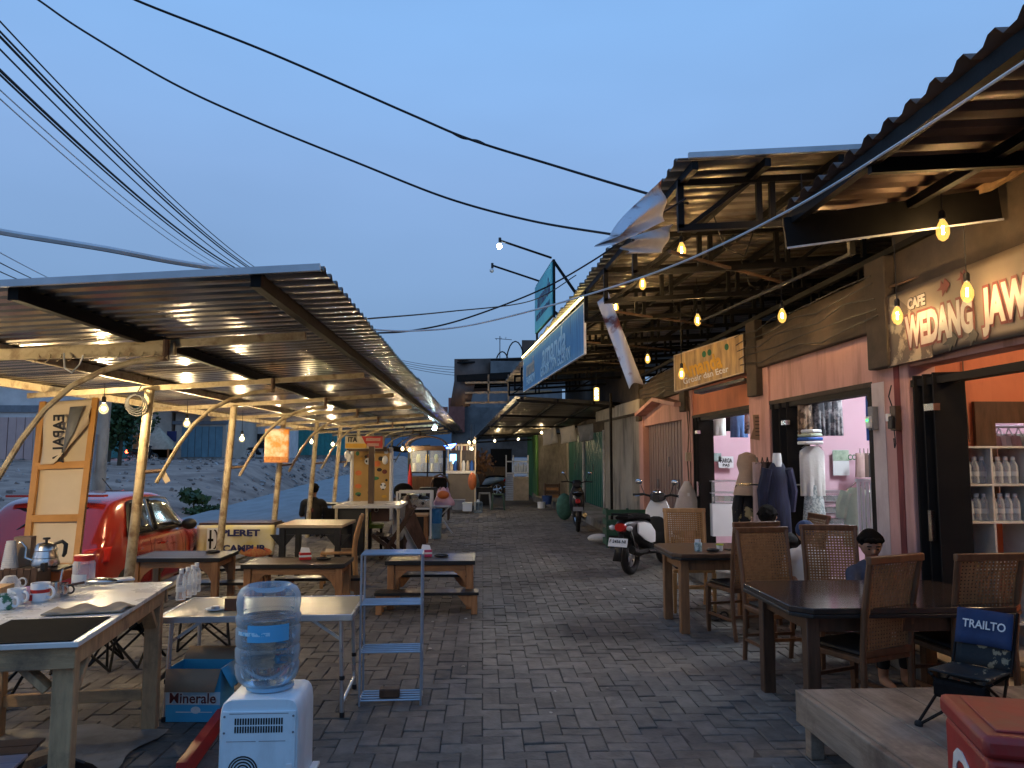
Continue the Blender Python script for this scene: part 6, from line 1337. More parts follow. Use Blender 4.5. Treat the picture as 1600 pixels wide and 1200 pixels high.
B().bar((-.2,-.272,.82),(.2,-.272,.82), .03, .09).build('top_rail', m_chairwood2, t, bev=.008); B().bar((-.18,0,.25),(.18,0,.25), .025, .03).build('stretcher', m_chairwood2, t)
# food stall: counter, sign header and coloured backdrop
t, s = px_thing('stall_counter', 'white topped stall counter with pale posts behind the wooden chair', 'counter', 573, 868, 11.7)
B().bb(s*-50,s*52,-.1,1.0,.70,.745).build('counter_top', m_whitetop, t, bev=.004); B().bb(s*-44,s*-6,.0,.95,.0,.69).build('cabinet', m_dark, t)
for x in (-46,0,48): B().bb(s*x-.02,s*x+.02,-.08,-.04,0,.699).build('leg', m_cream, t)
B().bar((0,.35,.745),(0,.35,1.62), .085, .085, up=(0,1,0)).build('post', m_darkwood, t)
t, s = px_thing('stall_sign', 'red and white stall header board under the canopy', 'sign', 569, 701, 12.6)
B().bb(s*-29,s*29,-.02,.02,0,s*19).build('panel', mat('cream header print', (.70,.60,.42), rough=.5, bump=0), t); B().prism([(s*-4,s*19),(s*28.5,s*19),(s*28.5,s*1),(s*10,s*1),(s*1,s*9)], .006, Matrix.Rotation(R(90), 3, 'X'), (0,-.024,0)).build('red_print', m_red, t); B().bb(s*-28.5,s*4,-.026,-.021,s*1,s*8).build('yellow_print', m_tyel, t)
text('ITA', m_tblack, t, (s*-18,-.028,s*13.5), FRONTTXT, .11, s*14, .004)
for z, w_ in ((14,22),(6,18)): B().bb(s*(12-w_/2+2),s*(12+w_/2+2),-.032,-.028,s*(z-2.2),s*(z+2.2)).build('print_line', mat('pink print %d' % z, (.62,.33,.28), rough=.5, scale=40, bump=0), t)
t, s = px_thing('stall_backdrop', 'brown stall backdrop printed with coloured cartoon food shapes', 'banner', 580, 784, 13.4)
mk = mat('kraft print', (.48,.30,.10), (.38,.23,.07), rough=.6, scale=3)
B().bb(s*-28,s*28,-.015,.015,0,s*82).build('panel', mk, t)
fr = B()
for x in (-30,30): fr.tube([(s*x,0,-.3),(s*x,0,s*75),(s*x*.96,0,s*84)], .035, 8)
fr.build('frame', m_white, t)
for k, (x, z, a, c, m) in enumerate(((-6,62,9,9,m_white),(-9,69,4,4,m_tblack),(-1,69,4,4,m_tblack),(-8,62,2.6,3.4,m_tblack),(-3,62,2.4,3.2,m_tblack),(-4,71,9,4,m_tred),(8,58,10,8,m_torange),(14,66,7,6,m_tblack),(12,49,7,5,m_tblack),(-20,44,9,7,m_torange),(20,46,7,6,m_tred),(5,36,12,5,m_tgreen),(18,24,8,9,m_white),(15,26,2.2,3,m_tblack),(21,25,2.2,3,m_tblack),(18,19,3,2,m_tblack),(23,33,3.5,3.5,m_tblack),(-1,14,8,10,m_tred),(-2,16,5,6,m_torange),(-20,24,9,6,m_torange),(-20,12,8,5,m_tgreen),(-19,10,5,3,m_tblack),(22,76,6,5,m_white),(-22,74,5,6,m_tgreen),(20,8,7,4,m_tyel),(-16,66,4,4,m_tyel))):
    B().ball((s*x,-.016-.002*(k%4),s*z), s*.5, 14, 6, (a*1.15,.03*14,c*1.15)).build('shape_print', m, t)
B().bb(s*-34,s*26,-.3,-.26,s*77,s*84).build('valance', m_darkwood, t)
for k, x in enumerate((-33,-30,24)): B().ball((s*x,-.32,s*(72-4*k)), .05, 8, 6, (1,.5,1.5)).build('hanging_pouch', m_white, t)
# seated man by the road
P = at(489,842,15.6); t = thing('person', 'man in a black shirt sitting with his back to the camera by the roadside', 'person', P)
caps, balls = [], []; hm = Vector((.0,0,.98)); f3, s3, u3 = head(caps, balls, hm, .098, (-.15,1), .25)
caps += [((0,-.02,.80),(0,-.01,.90),.055,.05), ((0,0,.28),(0,-.03,.56),.15,.16), ((-.15,-.03,.71),(.15,-.03,.71),.075,.075), ((0,-.03,.56),(0,-.02,.72),.15,.10), ((-.19,-.03,.70),(-.25,.06,.46),.055,.045), ((-.25,.06,.46),(-.12,.26,.46),.042,.03), ((.19,-.03,.70),(.25,.06,.46),.055,.045), ((.25,.06,.46),(.12,.26,.46),.042,.03), ((-.09,0,.27),(-.16,.40,.36),.09,.07), ((.09,0,.27),(.16,.40,.36),.09,.07), ((-.16,.40,.36),(-.16,.46,.05),.06,.042), ((.16,.40,.36),(.16,.46,.05),.06,.042), ((-.16,.46,.04),(-.16,.60,.03),.04,.035), ((.16,.46,.04),(.16,.60,.03),.04,.035)]
hand(caps, (-.12,.26,.46), (.3,1,-.2), (1,0,0)); hand(caps, (.12,.26,.46), (-.3,1,-.2), (-1,0,0)); figure('body', m_skin, t, caps, balls, .011, 3)
sh = figure('shirt', m_blackshirt, t, [((0,0,.24),(0,-.03,.56),.165,.172), ((-.15,-.03,.71),(.15,-.03,.71),.083,.083), ((0,-.03,.56),(0,-.02,.73),.16,.11), ((-.19,-.03,.70),(-.245,.05,.49),.068,.06), ((.19,-.03,.70),(.245,.05,.49),.068,.06)], (), .014, 5)
B().ball((.0,-.205,.58), .03, 8, 6, (1.2,.2,1.4)).build('shirt_print', m_tred, t)
figure('trousers', mat('dark jeans', (.03,.035,.05), rough=.9), t, [((-.09,0,.27),(-.16,.40,.36),.10,.08), ((.09,0,.27),(.16,.40,.36),.10,.08), ((-.16,.40,.36),(-.16,.455,.12),.07,.055), ((.16,.40,.36),(.16,.455,.12),.07,.055)], (), .014, 4)
figure('hair', m_hair, t, [], [(hm+u3*.015-f3*.018, .103, (.92,.95,1.02))], .010, 2, tufts(hm+u3*.015-f3*.018, .103))
t = thing('stool', 'low stool under the man in the black shirt', 'stool', P); B().lathe([(.15,.14),(.16,.16),(.155,.175)], 16).build('seat', m_dark, t)
for a in range(4): B().bar((.1*math.cos(a*1.571+.78),.1*math.sin(a*1.571+.78),.14),(.14*math.cos(a*1.571+.78),.14*math.sin(a*1.571+.78),0), .03, .03).build('leg', m_dark, t)
camp_stool('black folding camp chair next to the man in the black shirt', (P.x+.45, P.y-.3, 0), R(180)); 
tb_ = thing('table', 'small dark table in front of the man in the black shirt', 'table', (P.x+.3, P.y+.8, 0)); B().bb(-.4,.4,-.25,.25,.56,.60).build('table_top', m_dark, tb_)
for x in (-.35,.35):
    for y in (-.2,.2): B().bb(x-.02,x+.02,y-.02,y+.02,0,.559).build('leg', m_darksteel, tb_)
# folded brown chair, white cloth, dark board, green chair by the stall
t, s = px_thing('folding_chair', 'brown wooden folding chair opened beside the white cloth', 'folding chair', 622, 868, 12.2)
B().bar((s*-36,.15,s*34),(s*10,.1,0), .06, .03, up=(0,1,0)).build('leg', m_darkwood, t); B().bar((s*26,.0,s*76),(s*-22,.05,0), .06, .03, up=(0,1,0)).build('leg', m_darkwood, t); B().bar((s*-36,-.3,s*34),(s*10,-.3,0), .06, .03, up=(0,1,0)).build('leg', m_darkwood, t); B().bar((s*26,-.4,s*76),(s*-22,-.35,0), .06, .03, up=(0,1,0)).build('leg', m_darkwood, t)
for k in range(4): B().bar((s*(-34+9*k),-.32,s*(33-1*k)),(s*(-34+9*k),.16,s*(33-1*k)), .07, .02).build('slat', m_darkwood, t)
for k in range(3): B().bar((s*(20+2.4*k),-.4,s*(64+4*k)),(s*(20+2.4*k),.0,s*(64+4*k)), .02, .04).build('back_slat', m_darkwood, t)
t, s = px_thing('draped_cloth', 'white cloth draped in a tall triangle beside the stall counter', 'cloth', 628, 866, 12.5)
b = B(); b.grid(lambda u, v: (s*(-20+6*(1-v)+(10+ (34 if v < 1 else 34))*u*v+4*v), .12*math.sin(u*9)*v*.5+.1*math.sin(3.14*u), s*(74-74*v+6*math.sin(u*3.1)*v*(1-v))), 18, 14); b.build('cloth', m_cloth_w, t, thick=.006)
b = B(); b.lathe([(.36,0),(.33,.2),(.10,.75),(.03,.90)], 4, cap=True); b.build('stand', m_darkwood, t, (s*2,.35,0))
t, s = px_thing('tray_board', 'brown serving board standing on the stall counter edge', 'board', 594, 815, 12.0); B().bb(s*-14,s*14,0,.03,0,s*24).build('board', mat('brown board', (.12,.05,.03), rough=.5), t, bev=.01); B().torus((s*-6,-.01,s*18), .03, .006, 12, 5, Matrix.Rotation(R(90), 3, 'X')).build('ring', m_tan, t)
t, s = px_thing('plastic_chair', 'lime green plastic stool behind the brown serving board', 'stool', 585, 860, 12.4); B().bb(s*-10,s*12,-.1,.2,s*34,s*40).build('seat', mat('lime plastic seat', (.30,.42,.04), rough=.4), t, bev=.01); B().bb(s*-10,s*-5,-.1,.2,s*40,s*58).build('back', bpy.data.materials['lime plastic seat'], t, bev=.01)
for x in (-8,10): B().bb(s*x-.02,s*x+.02,-.02,.02,0,s*34).build('leg', m_darksteel, t)
t, s = px_thing('wooden_stool', 'square brown wooden table under the stove frame', 'table', 647, 850, 14.0); B().bb(s*-22,s*22,-.25,.25,s*43,s*46).build('table_top', m_rawwoodx, t, bev=.004)
for x in (-18,18):
    for y in (-.2,.2): B().bb(s*x-.025,s*x+.025,y-.025,y+.025,0,s*43-.001).build('leg', m_wood, t)
for x in (-18,18): B().bb(s*x-.015,s*x+.015,-.17,.17,s*8,s*12).build('stretcher', m_wood, t)
t, s = px_thing('stove_stand', 'white tube frame holding a two burner steel gas stove', 'stove', 646, 842, 14.6)
fr = B()
for x in (-26,26):
    for y in (0,.5): fr.bar((s*x,y,0),(s*x,y,s*72), .035, .035, up=(0,1,0))
for y in (0,.5): fr.bar((s*-26,y,s*71),(s*26,y,s*71), .035, .035); fr.bar((s*-26,y,s*46),(s*26,y,s*46), .035, .035)
fr.build('frame', m_white, t); B().bb(s*-24,s*24,.02,.46,s*48,s*60).build('stove_body', m_steel, t, bev=.006)
for x in (-14,14): B().lathe([(.11,0),(.11,.02),(.05,.05)], 16, (s*x,.22,s*60)).build('burner', m_dark, t); B().lathe([(.03,0),(.03,.03)], 12, (s*x,.018,s*54), Matrix.Rotation(R(90), 3, 'X')).build('knob', m_dark, t)
B().lathe([(.09,0),(.16,.08),(.15,.08)], 18, (0,.2,s*61)).build('pan', m_steel, t); B().bb(s*-24,s*24,.47,.49,0,s*46).build('back_panel', m_dark, t)
t, s = px_thing('waste_bin', 'stacked blue plastic tubs beside the stove frame', 'bin', 682, 841, 15.0); B().lathe([(.085,0),(.10,.28)], 16).build('tub', mat('pale blue plastic', (.22,.38,.45), rough=.5), t); B().lathe([(.095,.285),(.11,.56),(.10,.56)], 16).build('tub', mat('bright blue plastic', (.05,.24,.50), rough=.4), t)
t, s = px_thing('serving_shelf', 'small white folding shelf with crossed legs beside the stove frame', 'table', 690, 835, 15.2); B().bb(s*-16,s*14,-.15,.25,s*42,s*45).build('table_top', m_white, t); B().bar((s*-12,0,s*42),(s*16,0,s*2), .025, .025, up=(0,1,0)).build('leg', m_white, t); B().bar((s*12,.1,s*42),(s*-12,.1,s*18), .025, .025, up=(0,1,0)).build('leg', m_white, t)
t, s = px_thing('plastic_bag', 'pink plastic bag with an orange packet inside on the white shelf', 'bag', 693, 790, 15.2)
def bagb(b):
    pass
b = B(); b.grid(lambda u, v: (lambda r_: Vector((r_*math.cos(2*math.pi*u)*(1+.10*math.sin(10*math.pi*u+v*5)), r_*.7*math.sin(2*math.pi*u)*(1+.1*math.sin(8*math.pi*u)), s*26*v*(1+.10*math.sin(6*math.pi*u)*v))))(s*(15.5*(1-.62*v**1.6)+1*math.sin(v*9))), 36, 12); b.build('bag', mat('pink plastic film', (.62,.40,.52), (.52,.33,.44), rough=.35, bump=.4, scale=9), t); B().ball((0,-.12,s*17), .09, 10, 8, (1.3,.8,.9)).build('packet', m_torange, t)
# arched cart with glass case, and the brown cart beyond it
t, s = px_thing('food_cart', 'food cart with a lit glass case under a dark arched roof', 'food cart', 662, 812, 18.0)
B().bb(s*-24,s*30,0,.7,s*10,s*66).build('cabinet', m_darkwood, t); fr = B()
for x in (-24,30):
    for y in (0,.7): B().bar((s*x,y,s*66),(s*x,y,s*112), .035, .035, up=(0,1,0)).build('post', m_darksteel, t)
fr.bar((s*-24,0,s*72),(s*30,0,s*72), .03, .03); fr.bar((s*5,0,s*66),(s*5,0,s*112), .03, .03, up=(0,1,0)); fr.build('frame', m_darksteel, t)
B().bb(s*-22,s*4,.02,.03,s*72,s*108).build('pane', m_glass, t); B().bb(s*6,s*28,.02,.03,s*72,s*108).build('pane', m_glass, t)
rf = B(); rf.grid(lambda u, v: (s*(3+32*math.cos(math.pi*u)), -.15+1.0*v, s*(112+16*math.sin(math.pi*u))), 14, 3); rf.build('roof', m_darkwood, t, thick=.03); B().bb(s*-28,s*34,-.12,-.08,s*106,s*113).build('fascia', m_darkwood, t)
for k in range(7): B().lathe([(.05,0),(.05,.14),(.03,.2)], 10, (s*(-18+7*k),.35,s*(73+ (14 if k%2 else 0)))).build('container', (m_white, m_mint, m_royal, m_tyel)[k%4], t)
B().tube([(s*-18,.3,s*109),(s*24,.3,s*109)], .02, 8).build('lamp_tube', emitter('cart lamp', (.65,.95,1), 7), t)
for x in (-14,20): B().torus((s*x,-.03,.2), .17, .03, 18, 6, Matrix.Rotation(R(90), 3, 'X')).build('wheel', m_rubber, t)
t, s = px_thing('food_cart', 'brown fronted food cart at the end of the left canopy', 'food cart', 722, 797, 22.5)
B().bb(s*-22,s*20,0,1.0,s*6,s*56).build('cabinet', mat('grey brown board', (.17,.14,.11), rough=.7, scale=3), t); B().bb(s*-26,s*20,-.05,1.0,s*56,s*60).build('counter_top', m_whitetop, t); fr = B()
for x in (-22,-2,20): fr.bar((s*x,0,s*60),(s*x,0,s*102), .035, .035, up=(0,1,0))
fr.bar((s*-22,0,s*100),(s*20,0,s*100), .04, .04); fr.bar((s*20,0,0),(s*20,0,s*112), .04, .04, up=(0,1,0)); fr.build('frame', m_tan, t); B().bb(s*-22,s*20,.95,1.0,s*60,s*104).build('back_board', m_darkwood, t)
for k in range(9): B().bb(s*(-20+4.3*k),s*(-17.6+4.3*k),.2,.24,s*92,s*99).build('hanging_packet', (m_white, m_tred, m_tan, m_white)[k%4], t)
for k in range(6): B().lathe([(.05,0),(.06,.2),(.02,.3)], 10, (s*(-18+6.5*k),.3,s*60)).build('jar', (m_tan, m_royal, m_darkwood, m_white)[k%4], t)
B().bb(s*-20,s*-10,.3,.34,s*70,s*86).build('screen', emitter('blue screen', (.25,.6,1), 4), t)
tag(B().tube([at(690,699,20.5), at(700,696,20.5), at(712,694,20.5), at(706,699,20.5), at(694,700,20.5)], .02, 8).build('neon_light', emitter('blue neon', (.05,.15,1), 22)), 'glowing blue neon tube under the far end of the canopy', 'neon light')
p = at(738,752,21.4); tag(B().ball((0,0,0), .12, 12, 10, (1,.8,2.0)).build('plastic_bag', m_torange, None, p), 'orange bag hanging at the right end of the brown cart', 'bag')
t, s = px_thing('dry_plant', 'bunch of dry brown leaves hanging past the brown cart', 'dried plant', 752, 722, 24); b = B()
for k in range(220):
    d = Vector((random.gauss(0,.16), random.gauss(0,.16), random.gauss(0,.16))); e1 = Vector((random.gauss(0,.06),random.gauss(0,.06),random.gauss(0,.06))); e2 = Vector((random.gauss(0,.05),0,random.gauss(0,.06))); b.add([d,d+e1,d+e1+e2,d+e2], [(0,1,2,3)])
b.build('leaves', mat('dry leaves', (.22,.11,.05), rough=.9, island=.4), t, smooth=False)
def pstool(label, x, y, Y, m):
    t, s = px_thing('plastic_stool', label, 'stool', x, y, Y); B().bb(-.17,.17,-.17,.17,.44,.48).build('seat', m, t, bev=.01)
    for a in (-1,1):
        for b_ in (-1,1): B().bar((a*.19,b_*.19,0),(a*.15,b_*.15,.44), .05, .05).build('leg', m, t)
pstool('dark green plastic stool beside the far cart', 778, 797, 22.8, mat('dark green plastic', (.03,.07,.05), rough=.5)); pstool('grey plastic stool left of the dark green one', 757, 795, 23.2, m_grey)
t, s = px_thing('jerrycan', 'clear plastic jerrycan on the ground beside the far cart', 'jerrycan', 747, 801, 21.6); B().bb(-.12,.12,-.08,.08,0,.30).build('body', m_jug, t, bev=.03); B().lathe([(.04,.3),(.03,.36)], 10).build('neck', m_white, t)
t, s = px_thing('display_cart', 'white slatted display cart with a glass top in front of the green wall', 'display cart', 808, 784, 26.0)
for k in range(15): B().bb(s*-18,s*-6,0,.03,s*(2+2.9*k),s*(4.4+2.9*k)).build('slat', mat('bluish white slat', (.60,.66,.78), rough=.5, bump=0) if k == 0 else bpy.data.materials['bluish white slat'], t)
B().bb(s*-5.5,s*18,0,.5,s*2,s*38).build('cabinet', m_tan, t); fr = B()
for x in (-17,-6,17): fr.bar((s*x,0,s*38),(s*x,0,s*72), .04, .04, up=(0,1,0))
fr.bar((s*-17,0,s*62),(s*18,0,s*62), .04, .04); fr.bar((s*-17,0,s*44),(s*18,0,s*44), .04, .04); fr.build('frame', m_white, t); B().bb(s*-5,s*16,.02,.03,s*44,s*61).build('pane', m_glass, t)
for k in range(5): B().bb(s*(-3+4*k),s*(-.5+4*k),.15,.25,s*44,s*(56+k%2*3)).build('bottle', m_whitewall, t)
t, s = px_thing('wooden_rack', 'stack of brown wooden crates and planks against the stained wall', 'rack', 862, 800, 23.5)
for k in range(4): B().bb(s*-11,s*13,0,.3,s*(22+5.5*k),s*(26.5+5.5*k)).build('plank', m_darkwood if k%2 else m_wood, t)
for x in (-10,12): B().bar((s*x,0,0),(s*x,0,s*44), .05, .05, up=(0,1,0)).build('leg', m_darkwood, t)
t, s = px_thing('bucket', 'blue plastic bucket under the wooden rack', 'bucket', 855, 788, 23.0); B().lathe([(.12,0),(.16,.26),(.15,.26)], 16).build('bucket', mat('navy plastic', (.03,.07,.22), rough=.5), t)
t, s = px_thing('paint_tub', 'white paint tubs on the ground at the corner of the stained wall', 'tub', 846, 794, 22.6); B().lathe([(.11,0),(.12,.18)], 14).build('tub', m_white, t)
t, s = px_thing('green_sack', 'green mesh sack slumped on the walkway behind the motorcycle', 'sack', 882, 812, 19.0); b = B(); b.ball((0,0,s*20), s*13, 16, 12, (1,.8,1.6)); b.build('sack', mat('green net', (.06,.17,.13), (.03,.09,.07), rough=.8, scale=9), t)
t = thing('crate', 'dark green plastic crate on the walkway behind the white scooter', 'crate', (2.45, 13.6, 0)); 
for z in (.05,.22,.39,.56): B().bb(-.32,.42,-.24,-.21,z,z+.10).build('slat', mat('green crate plastic', (.025,.10,.06), rough=.6) if z == .05 else bpy.data.materials['green crate plastic'], t); B().bb(-.32,-.29,-.20,.2,z,z+.10).build('slat', bpy.data.materials['green crate plastic'], t)
for x in (-.3,.05,.4): B().bb(x-.02,x+.02,-.208,-.17,0,.68).build('post', bpy.data.materials['green crate plastic'], t)
B().bb(-.28,.4,-.2,.2,.03,.3).build('bag', m_dark, t)
t, s = px_thing('plastic_bag', 'white plastic bag on the ground behind the white scooter', 'bag', 936, 846, 14.0); b = B(); b.ball((0,0,.06), .14, 18, 12, (1.5,.8,.55)); b.ball((.16,0,.05), .07, 12, 8, (1,1,.7)); o = b.build('bag', m_cloth_w, t)

# clutter between the stall and the carts
t, s = px_thing('bag', 'big black bag slumped on a crate left of the stove frame', 'bag', 629, 800, 16.0); B().bb(s*-14,s*14,0,.4,0,s*22).build('crate', m_darkwood, t); B().ball((0,.1,s*32), .17, 14, 10, (1.2,.9,.95)).build('body', m_blackcloth, t)
t, s = px_thing('crate', 'dark plastic case with a pale sticker behind the stove frame', 'crate', 668, 815, 16.6); B().bb(s*-13,s*13,0,.3,s*14,s*52).build('case', m_dark, t, bev=.02); B().bb(s*-9,s*-3,-.006,0,s*36,s*44).build('sticker', m_mint, t); B().bb(s*-14,s*14,0,.3,0,s*13).build('base', m_darkwood, t)
t, s = px_thing('office_chair', 'dark wooden chair with a rounded back beside the brown cart', 'chair', 688, 812, 17.2); B().bb(-.2,.2,-.2,.2,.42,.46).build('seat', m_darkwood, t, bev=.01)
for x in (-.18,.18):
    for y in (-.18,.18): B().bb(x-.02,x+.02,y-.02,y+.02,0,.419).build('leg', m_darkwood, t)
B().tube([(-.19,-.18,.46),(-.19,-.2,.8),(-.12,-.22,.95),(0,-.22,1.0),(.12,-.22,.95),(.19,-.2,.8),(.19,-.18,.46)], .02, 8).build('back_frame', m_darkwood, t); B().bb(-.15,.15,-.22,-.20,.6,.92).build('back_pad', m_blackcloth, t, bev=.008)
t, s = px_thing('tarpaulin', 'dark rolled tarpaulin tied along the roadside posts behind the stalls', 'tarpaulin', 630, 700, 20); B().tube([(s*-22,0,0),(0,0,-.05),(s*40,.3,.02)], .07, 10).build('roll', m_blackcloth, t)
t, s = px_thing('umbrella', 'folded red umbrella leaning on a post left of the arched cart', 'umbrella', 640, 790, 17.5); B().lathe([(.01,0),(.06,.25),(.05,.6),(.015,.9),(.01,.95)], 12).build('canopy', m_red, t); B().tube([(0,0,-.25),(0,0,1.05)], .012, 6).build('shaft', m_darksteel, t)
for k, (x, y, Y, w_, h_, m_, l) in enumerate(((757,790,25,.5,.55,m_dark,'black box on the ground beside the grey stool'), (768,770,31,1.2,1.0,m_darkwood,'dark wooden counter far down the lane'), (716,797,21.5,.35,.25,m_grey,'grey tub on the ground in front of the brown cart'), (730,799,21.3,.25,.2,m_white,'white tub on the ground in front of the brown cart'), (783,765,33,.9,1.7,m_blackdoor,'dark cabinet at the far end of the lane'))):
    t, s = px_thing('box', l, 'box', x, y, Y); B().bb(-w_/2,w_/2,0,.4,0,h_).build('body', m_, t, bev=.01); B().bb(-w_/2-.01,w_/2+.01,-.01,.41,h_+.001,h_+.03).build('lid', m_, t)
# slack wiring along the shop fronts
for k in range(5):
    z0 = 2.72+.09*k; pts = [Vector((3.17-.012*k, 6.0+q*.52, z0-.05*abs(math.sin(q*(.9+.1*k)+k))+.02*math.sin(q*2.3))) for q in range(19)]
    tag(B().tube(pts, .006, 5).build('wiring', m_cable), ('lowest slack wire along the beam of the shop row', 'second slack wire along the beam of the shop row', 'third slack wire along the beam of the shop row', 'fourth slack wire along the beam of the shop row', 'topmost slack wire along the beam of the shop row')[k], 'wire', 'slack wires along the shop row')
# ---------------------------------------------------------------- red car on the road
C = thing('parked_car', 'red hatchback parked on the road seen from behind past the canopy posts', 'car', (-5.18, 9.15, -.38))
st = [  # y, half width low/belt, z bottom, z belt, half width roof, z roof
 (0.00,.66,.70,.36,.78,.58,.80),(.06,.76,.78,.26,.90,.62,.93),(.18,.80,.815,.22,.95,.66,1.06),(.42,.82,.83,.20,.965,.66,1.36),(.62,.825,.835,.20,.965,.655,1.455),(1.1,.83,.84,.20,.96,.66,1.50),(1.7,.83,.84,.20,.95,.65,1.50),(2.1,.83,.84,.20,.945,.63,1.45),(2.55,.83,.835,.20,.935,.60,1.18),(2.85,.83,.83,.20,.93,.66,.99),(3.3,.81,.80,.20,.86,.60,.90),(3.62,.75,.72,.22,.72,.5,.76),(3.72,.62,.60,.30,.56,.4,.58)]
rings = []
for y, wl, wb, zb, zbelt, wr_, zr in st:
    h = [(wl*.9,zb),(wl,zb+.08),(wb,zb+(zbelt-zb)*.55),(wb*.985,zbelt),(wr_*1.0+(wb-wr_)*.10,zr-.06),(wr_*.93,zr-.012),(wr_*.5,zr+.012)]
    rings.append([Vector((x,y,z)) for x, z in h]+[Vector((-x,y,z)) for x, z in reversed(h)])
bo = B().loft(rings).build('body', m_redpaint, C, ang=40); k = bo.modifiers.new('smooth', 'SUBSURF'); k.levels = 1; k.render_levels = 2
def side(y, v, off=.012):          # point on the greenhouse side at station y, v from belt to roof
    for a, b in zip(st[:-1], st[1:]):
        if a[0] <= y <= b[0]:
            u = (y-a[0])/(b[0]-a[0]); i = [a[k]+(b[k]-a[k])*u for k in range(7)]; return Vector((i[2]*.985*(1-v)+(i[5]+(i[2]-i[5])*.10)*v+off, y, i[4]*(1-v)+(i[6]-.06)*v))
def window(name, m, quad, n=8, sgn=1, off=.012):
    (ya, va), (yb, vb), (yc, vc), (yd, vd) = quad; b = B()
    def f(u, v):
        y = (ya*(1-u)+yb*u)*(1-v)+(yd*(1-u)+yc*u)*v; vv = (va*(1-u)+vb*u)*(1-v)+(vd*(1-u)+vc*u)*v; p = side(y, vv, off); return Vector((p.x*sgn, p.y, p.z))
    b.grid(f, n, 5); return b.build(name, m, C, thick=.006)
for sg in (1, -1):
    window('window', m_carglass, ((.66,.10),(1.30,.08),(1.30,.92),(.86,.90)), sgn=sg, off=.016); window('window', m_carglass, ((1.36,.08),(2.42,.10),(2.02,.90),(1.36,.92)), sgn=sg, off=.016)
    window('window_trim', m_dark, ((.58,.04),(2.50,.04),(2.08,.97),(.80,.97)), 12, sg, .008)
    B().bar((sg*.852,1.33,.32),(sg*.852,1.33,.90), .006, .006, up=(0,1,0)).build('door_seam', m_dark, C); B().bar((sg*.845,.60,.45),(sg*.845,.66,.93), .006, .006, up=(0,1,0)).build('door_seam', m_dark, C); B().bar((sg*.85,2.40,.30),(sg*.85,2.40,.90), .006, .006, up=(0,1,0)).build('door_seam', m_dark, C)
    for y in (.78,1.55): B().tube([(sg*.842,y,.80),(sg*.868,y+.03,.80),(sg*.868,y+.15,.80),(sg*.842,y+.18,.80)], .012, 6).build('door_handle', m_redpaint, C)
    m_ = B().ball((sg*.97,2.18,1.0), .11, 14, 10, (1.0,.55,.72)).build('mirror', m_dark, C); B().bar((sg*.80,2.22,.97),(sg*.93,2.20,.99), .05, .04).build('arm', m_dark, m_)
    for y in (.62, 2.98):
        w_ = B().torus((0,0,0), .235, .07, 26, 10, Matrix.Rotation(R(90), 3, 'Y')).build('wheel', m_rubber, C, (sg*.755,y,.29)); r_ = B().lathe([(.19,-.03),(.19,.06),(.05,.075)], 20, M=Matrix.Rotation(R(90*sg), 3, 'Y')); r_.build('rim', m_alu, w_)
        B().lathe([(.335,-.02),(.335,.088)], 26, (sg*.755,y,.29), Matrix.Rotation(R(90*sg), 3, 'Y')).build('wheel_arch', m_dark, C)
    b = B(); b.grid(lambda u, v: (sg*(.56+.262*u+.0*v), .004+.17*u**1.7-.03+.06*v, .72+.17*v+.02*u), 8, 6); b.build('tail_light', m_lampred, C, thick=.015); 
b = B(); b.grid(lambda u, v: (lambda x: Vector((x*(1-.10*v), .165+.27*v-.012-.02*(1-abs(x)/.62)+.05*abs(x/.62)**3, .955+.385*v)))(-.60+1.20*u), 14, 6); b.build('rear_window', m_carglass, C, thick=.02)
B().bar((-.58,.50,1.485),(.58,.50,1.485), .12, .025).build('spoiler', m_redpaint, C); B().bb(-.6,.6,-.045,.05,.38,.52).build('bumper', m_redpaint, C, bev=.04); B().bb(-.25,.25,-.055,-.046,.56,.67).build('number_plate', m_dark, C); B().tube([(0,.30,1.34),(-.34,.20,1.06)], .010, 6).build('wiper', m_dark, C); B().tube([(0,1.9,1.48),(-.05,1.7,1.66)], .006, 6).build('aerial', m_dark, C)
# ---------------------------------------------------------------- across the road: pole, tree, buildings, plant
t = thing('utility_pole', 'grey concrete utility pole across the road behind the banner board', 'pole', at(150,790,19)); B().tube([(0,0,-1),(.05,0,1.2),(.10,0,2.6)], [.17,.15,.14], 14).build('pole', m_greywall, t); B().tube([(0,-.19,.8),(.03,-.17,1.7)], .03, 6).build('conduit', m_grey, t)
def shop_far(label, x0, x1, ybase, Y, h, m, feats=()):
    a, b_ = at(x0, ybase, Y), at(x1, ybase, Y); t = thing('house', label, 'building', a); W_ = (b_-a).length; s = Y/1202
    B().bb(0,W_,0,8,-1.5,h).build('wall', m, t); B().bb(-.3,W_+.3,-1.2,8.2,h+.002,h+.18).build('roof', m_grey, t); B().bb(-.2,W_+.2,-2.5,0,-1.5,.05).build('terrace', m_concrete, t)
    for (fx0, fx1, fz0, fz1, fm, nm) in feats:
        if nm == 'shutter':
            n = max(4, int((fx1-fx0)/.45)); w_ = (fx1-fx0)/n
            for k in range(n): B().bb(fx0+k*w_+.02, fx0+(k+1)*w_-.02, -.06-(.03 if k%2 else 0), -.004, fz0, fz1).build('panel', fm, t)
        else: B().bb(fx0,fx1,-.12,-.003,fz0,fz1).build(nm, fm, t)
    return t
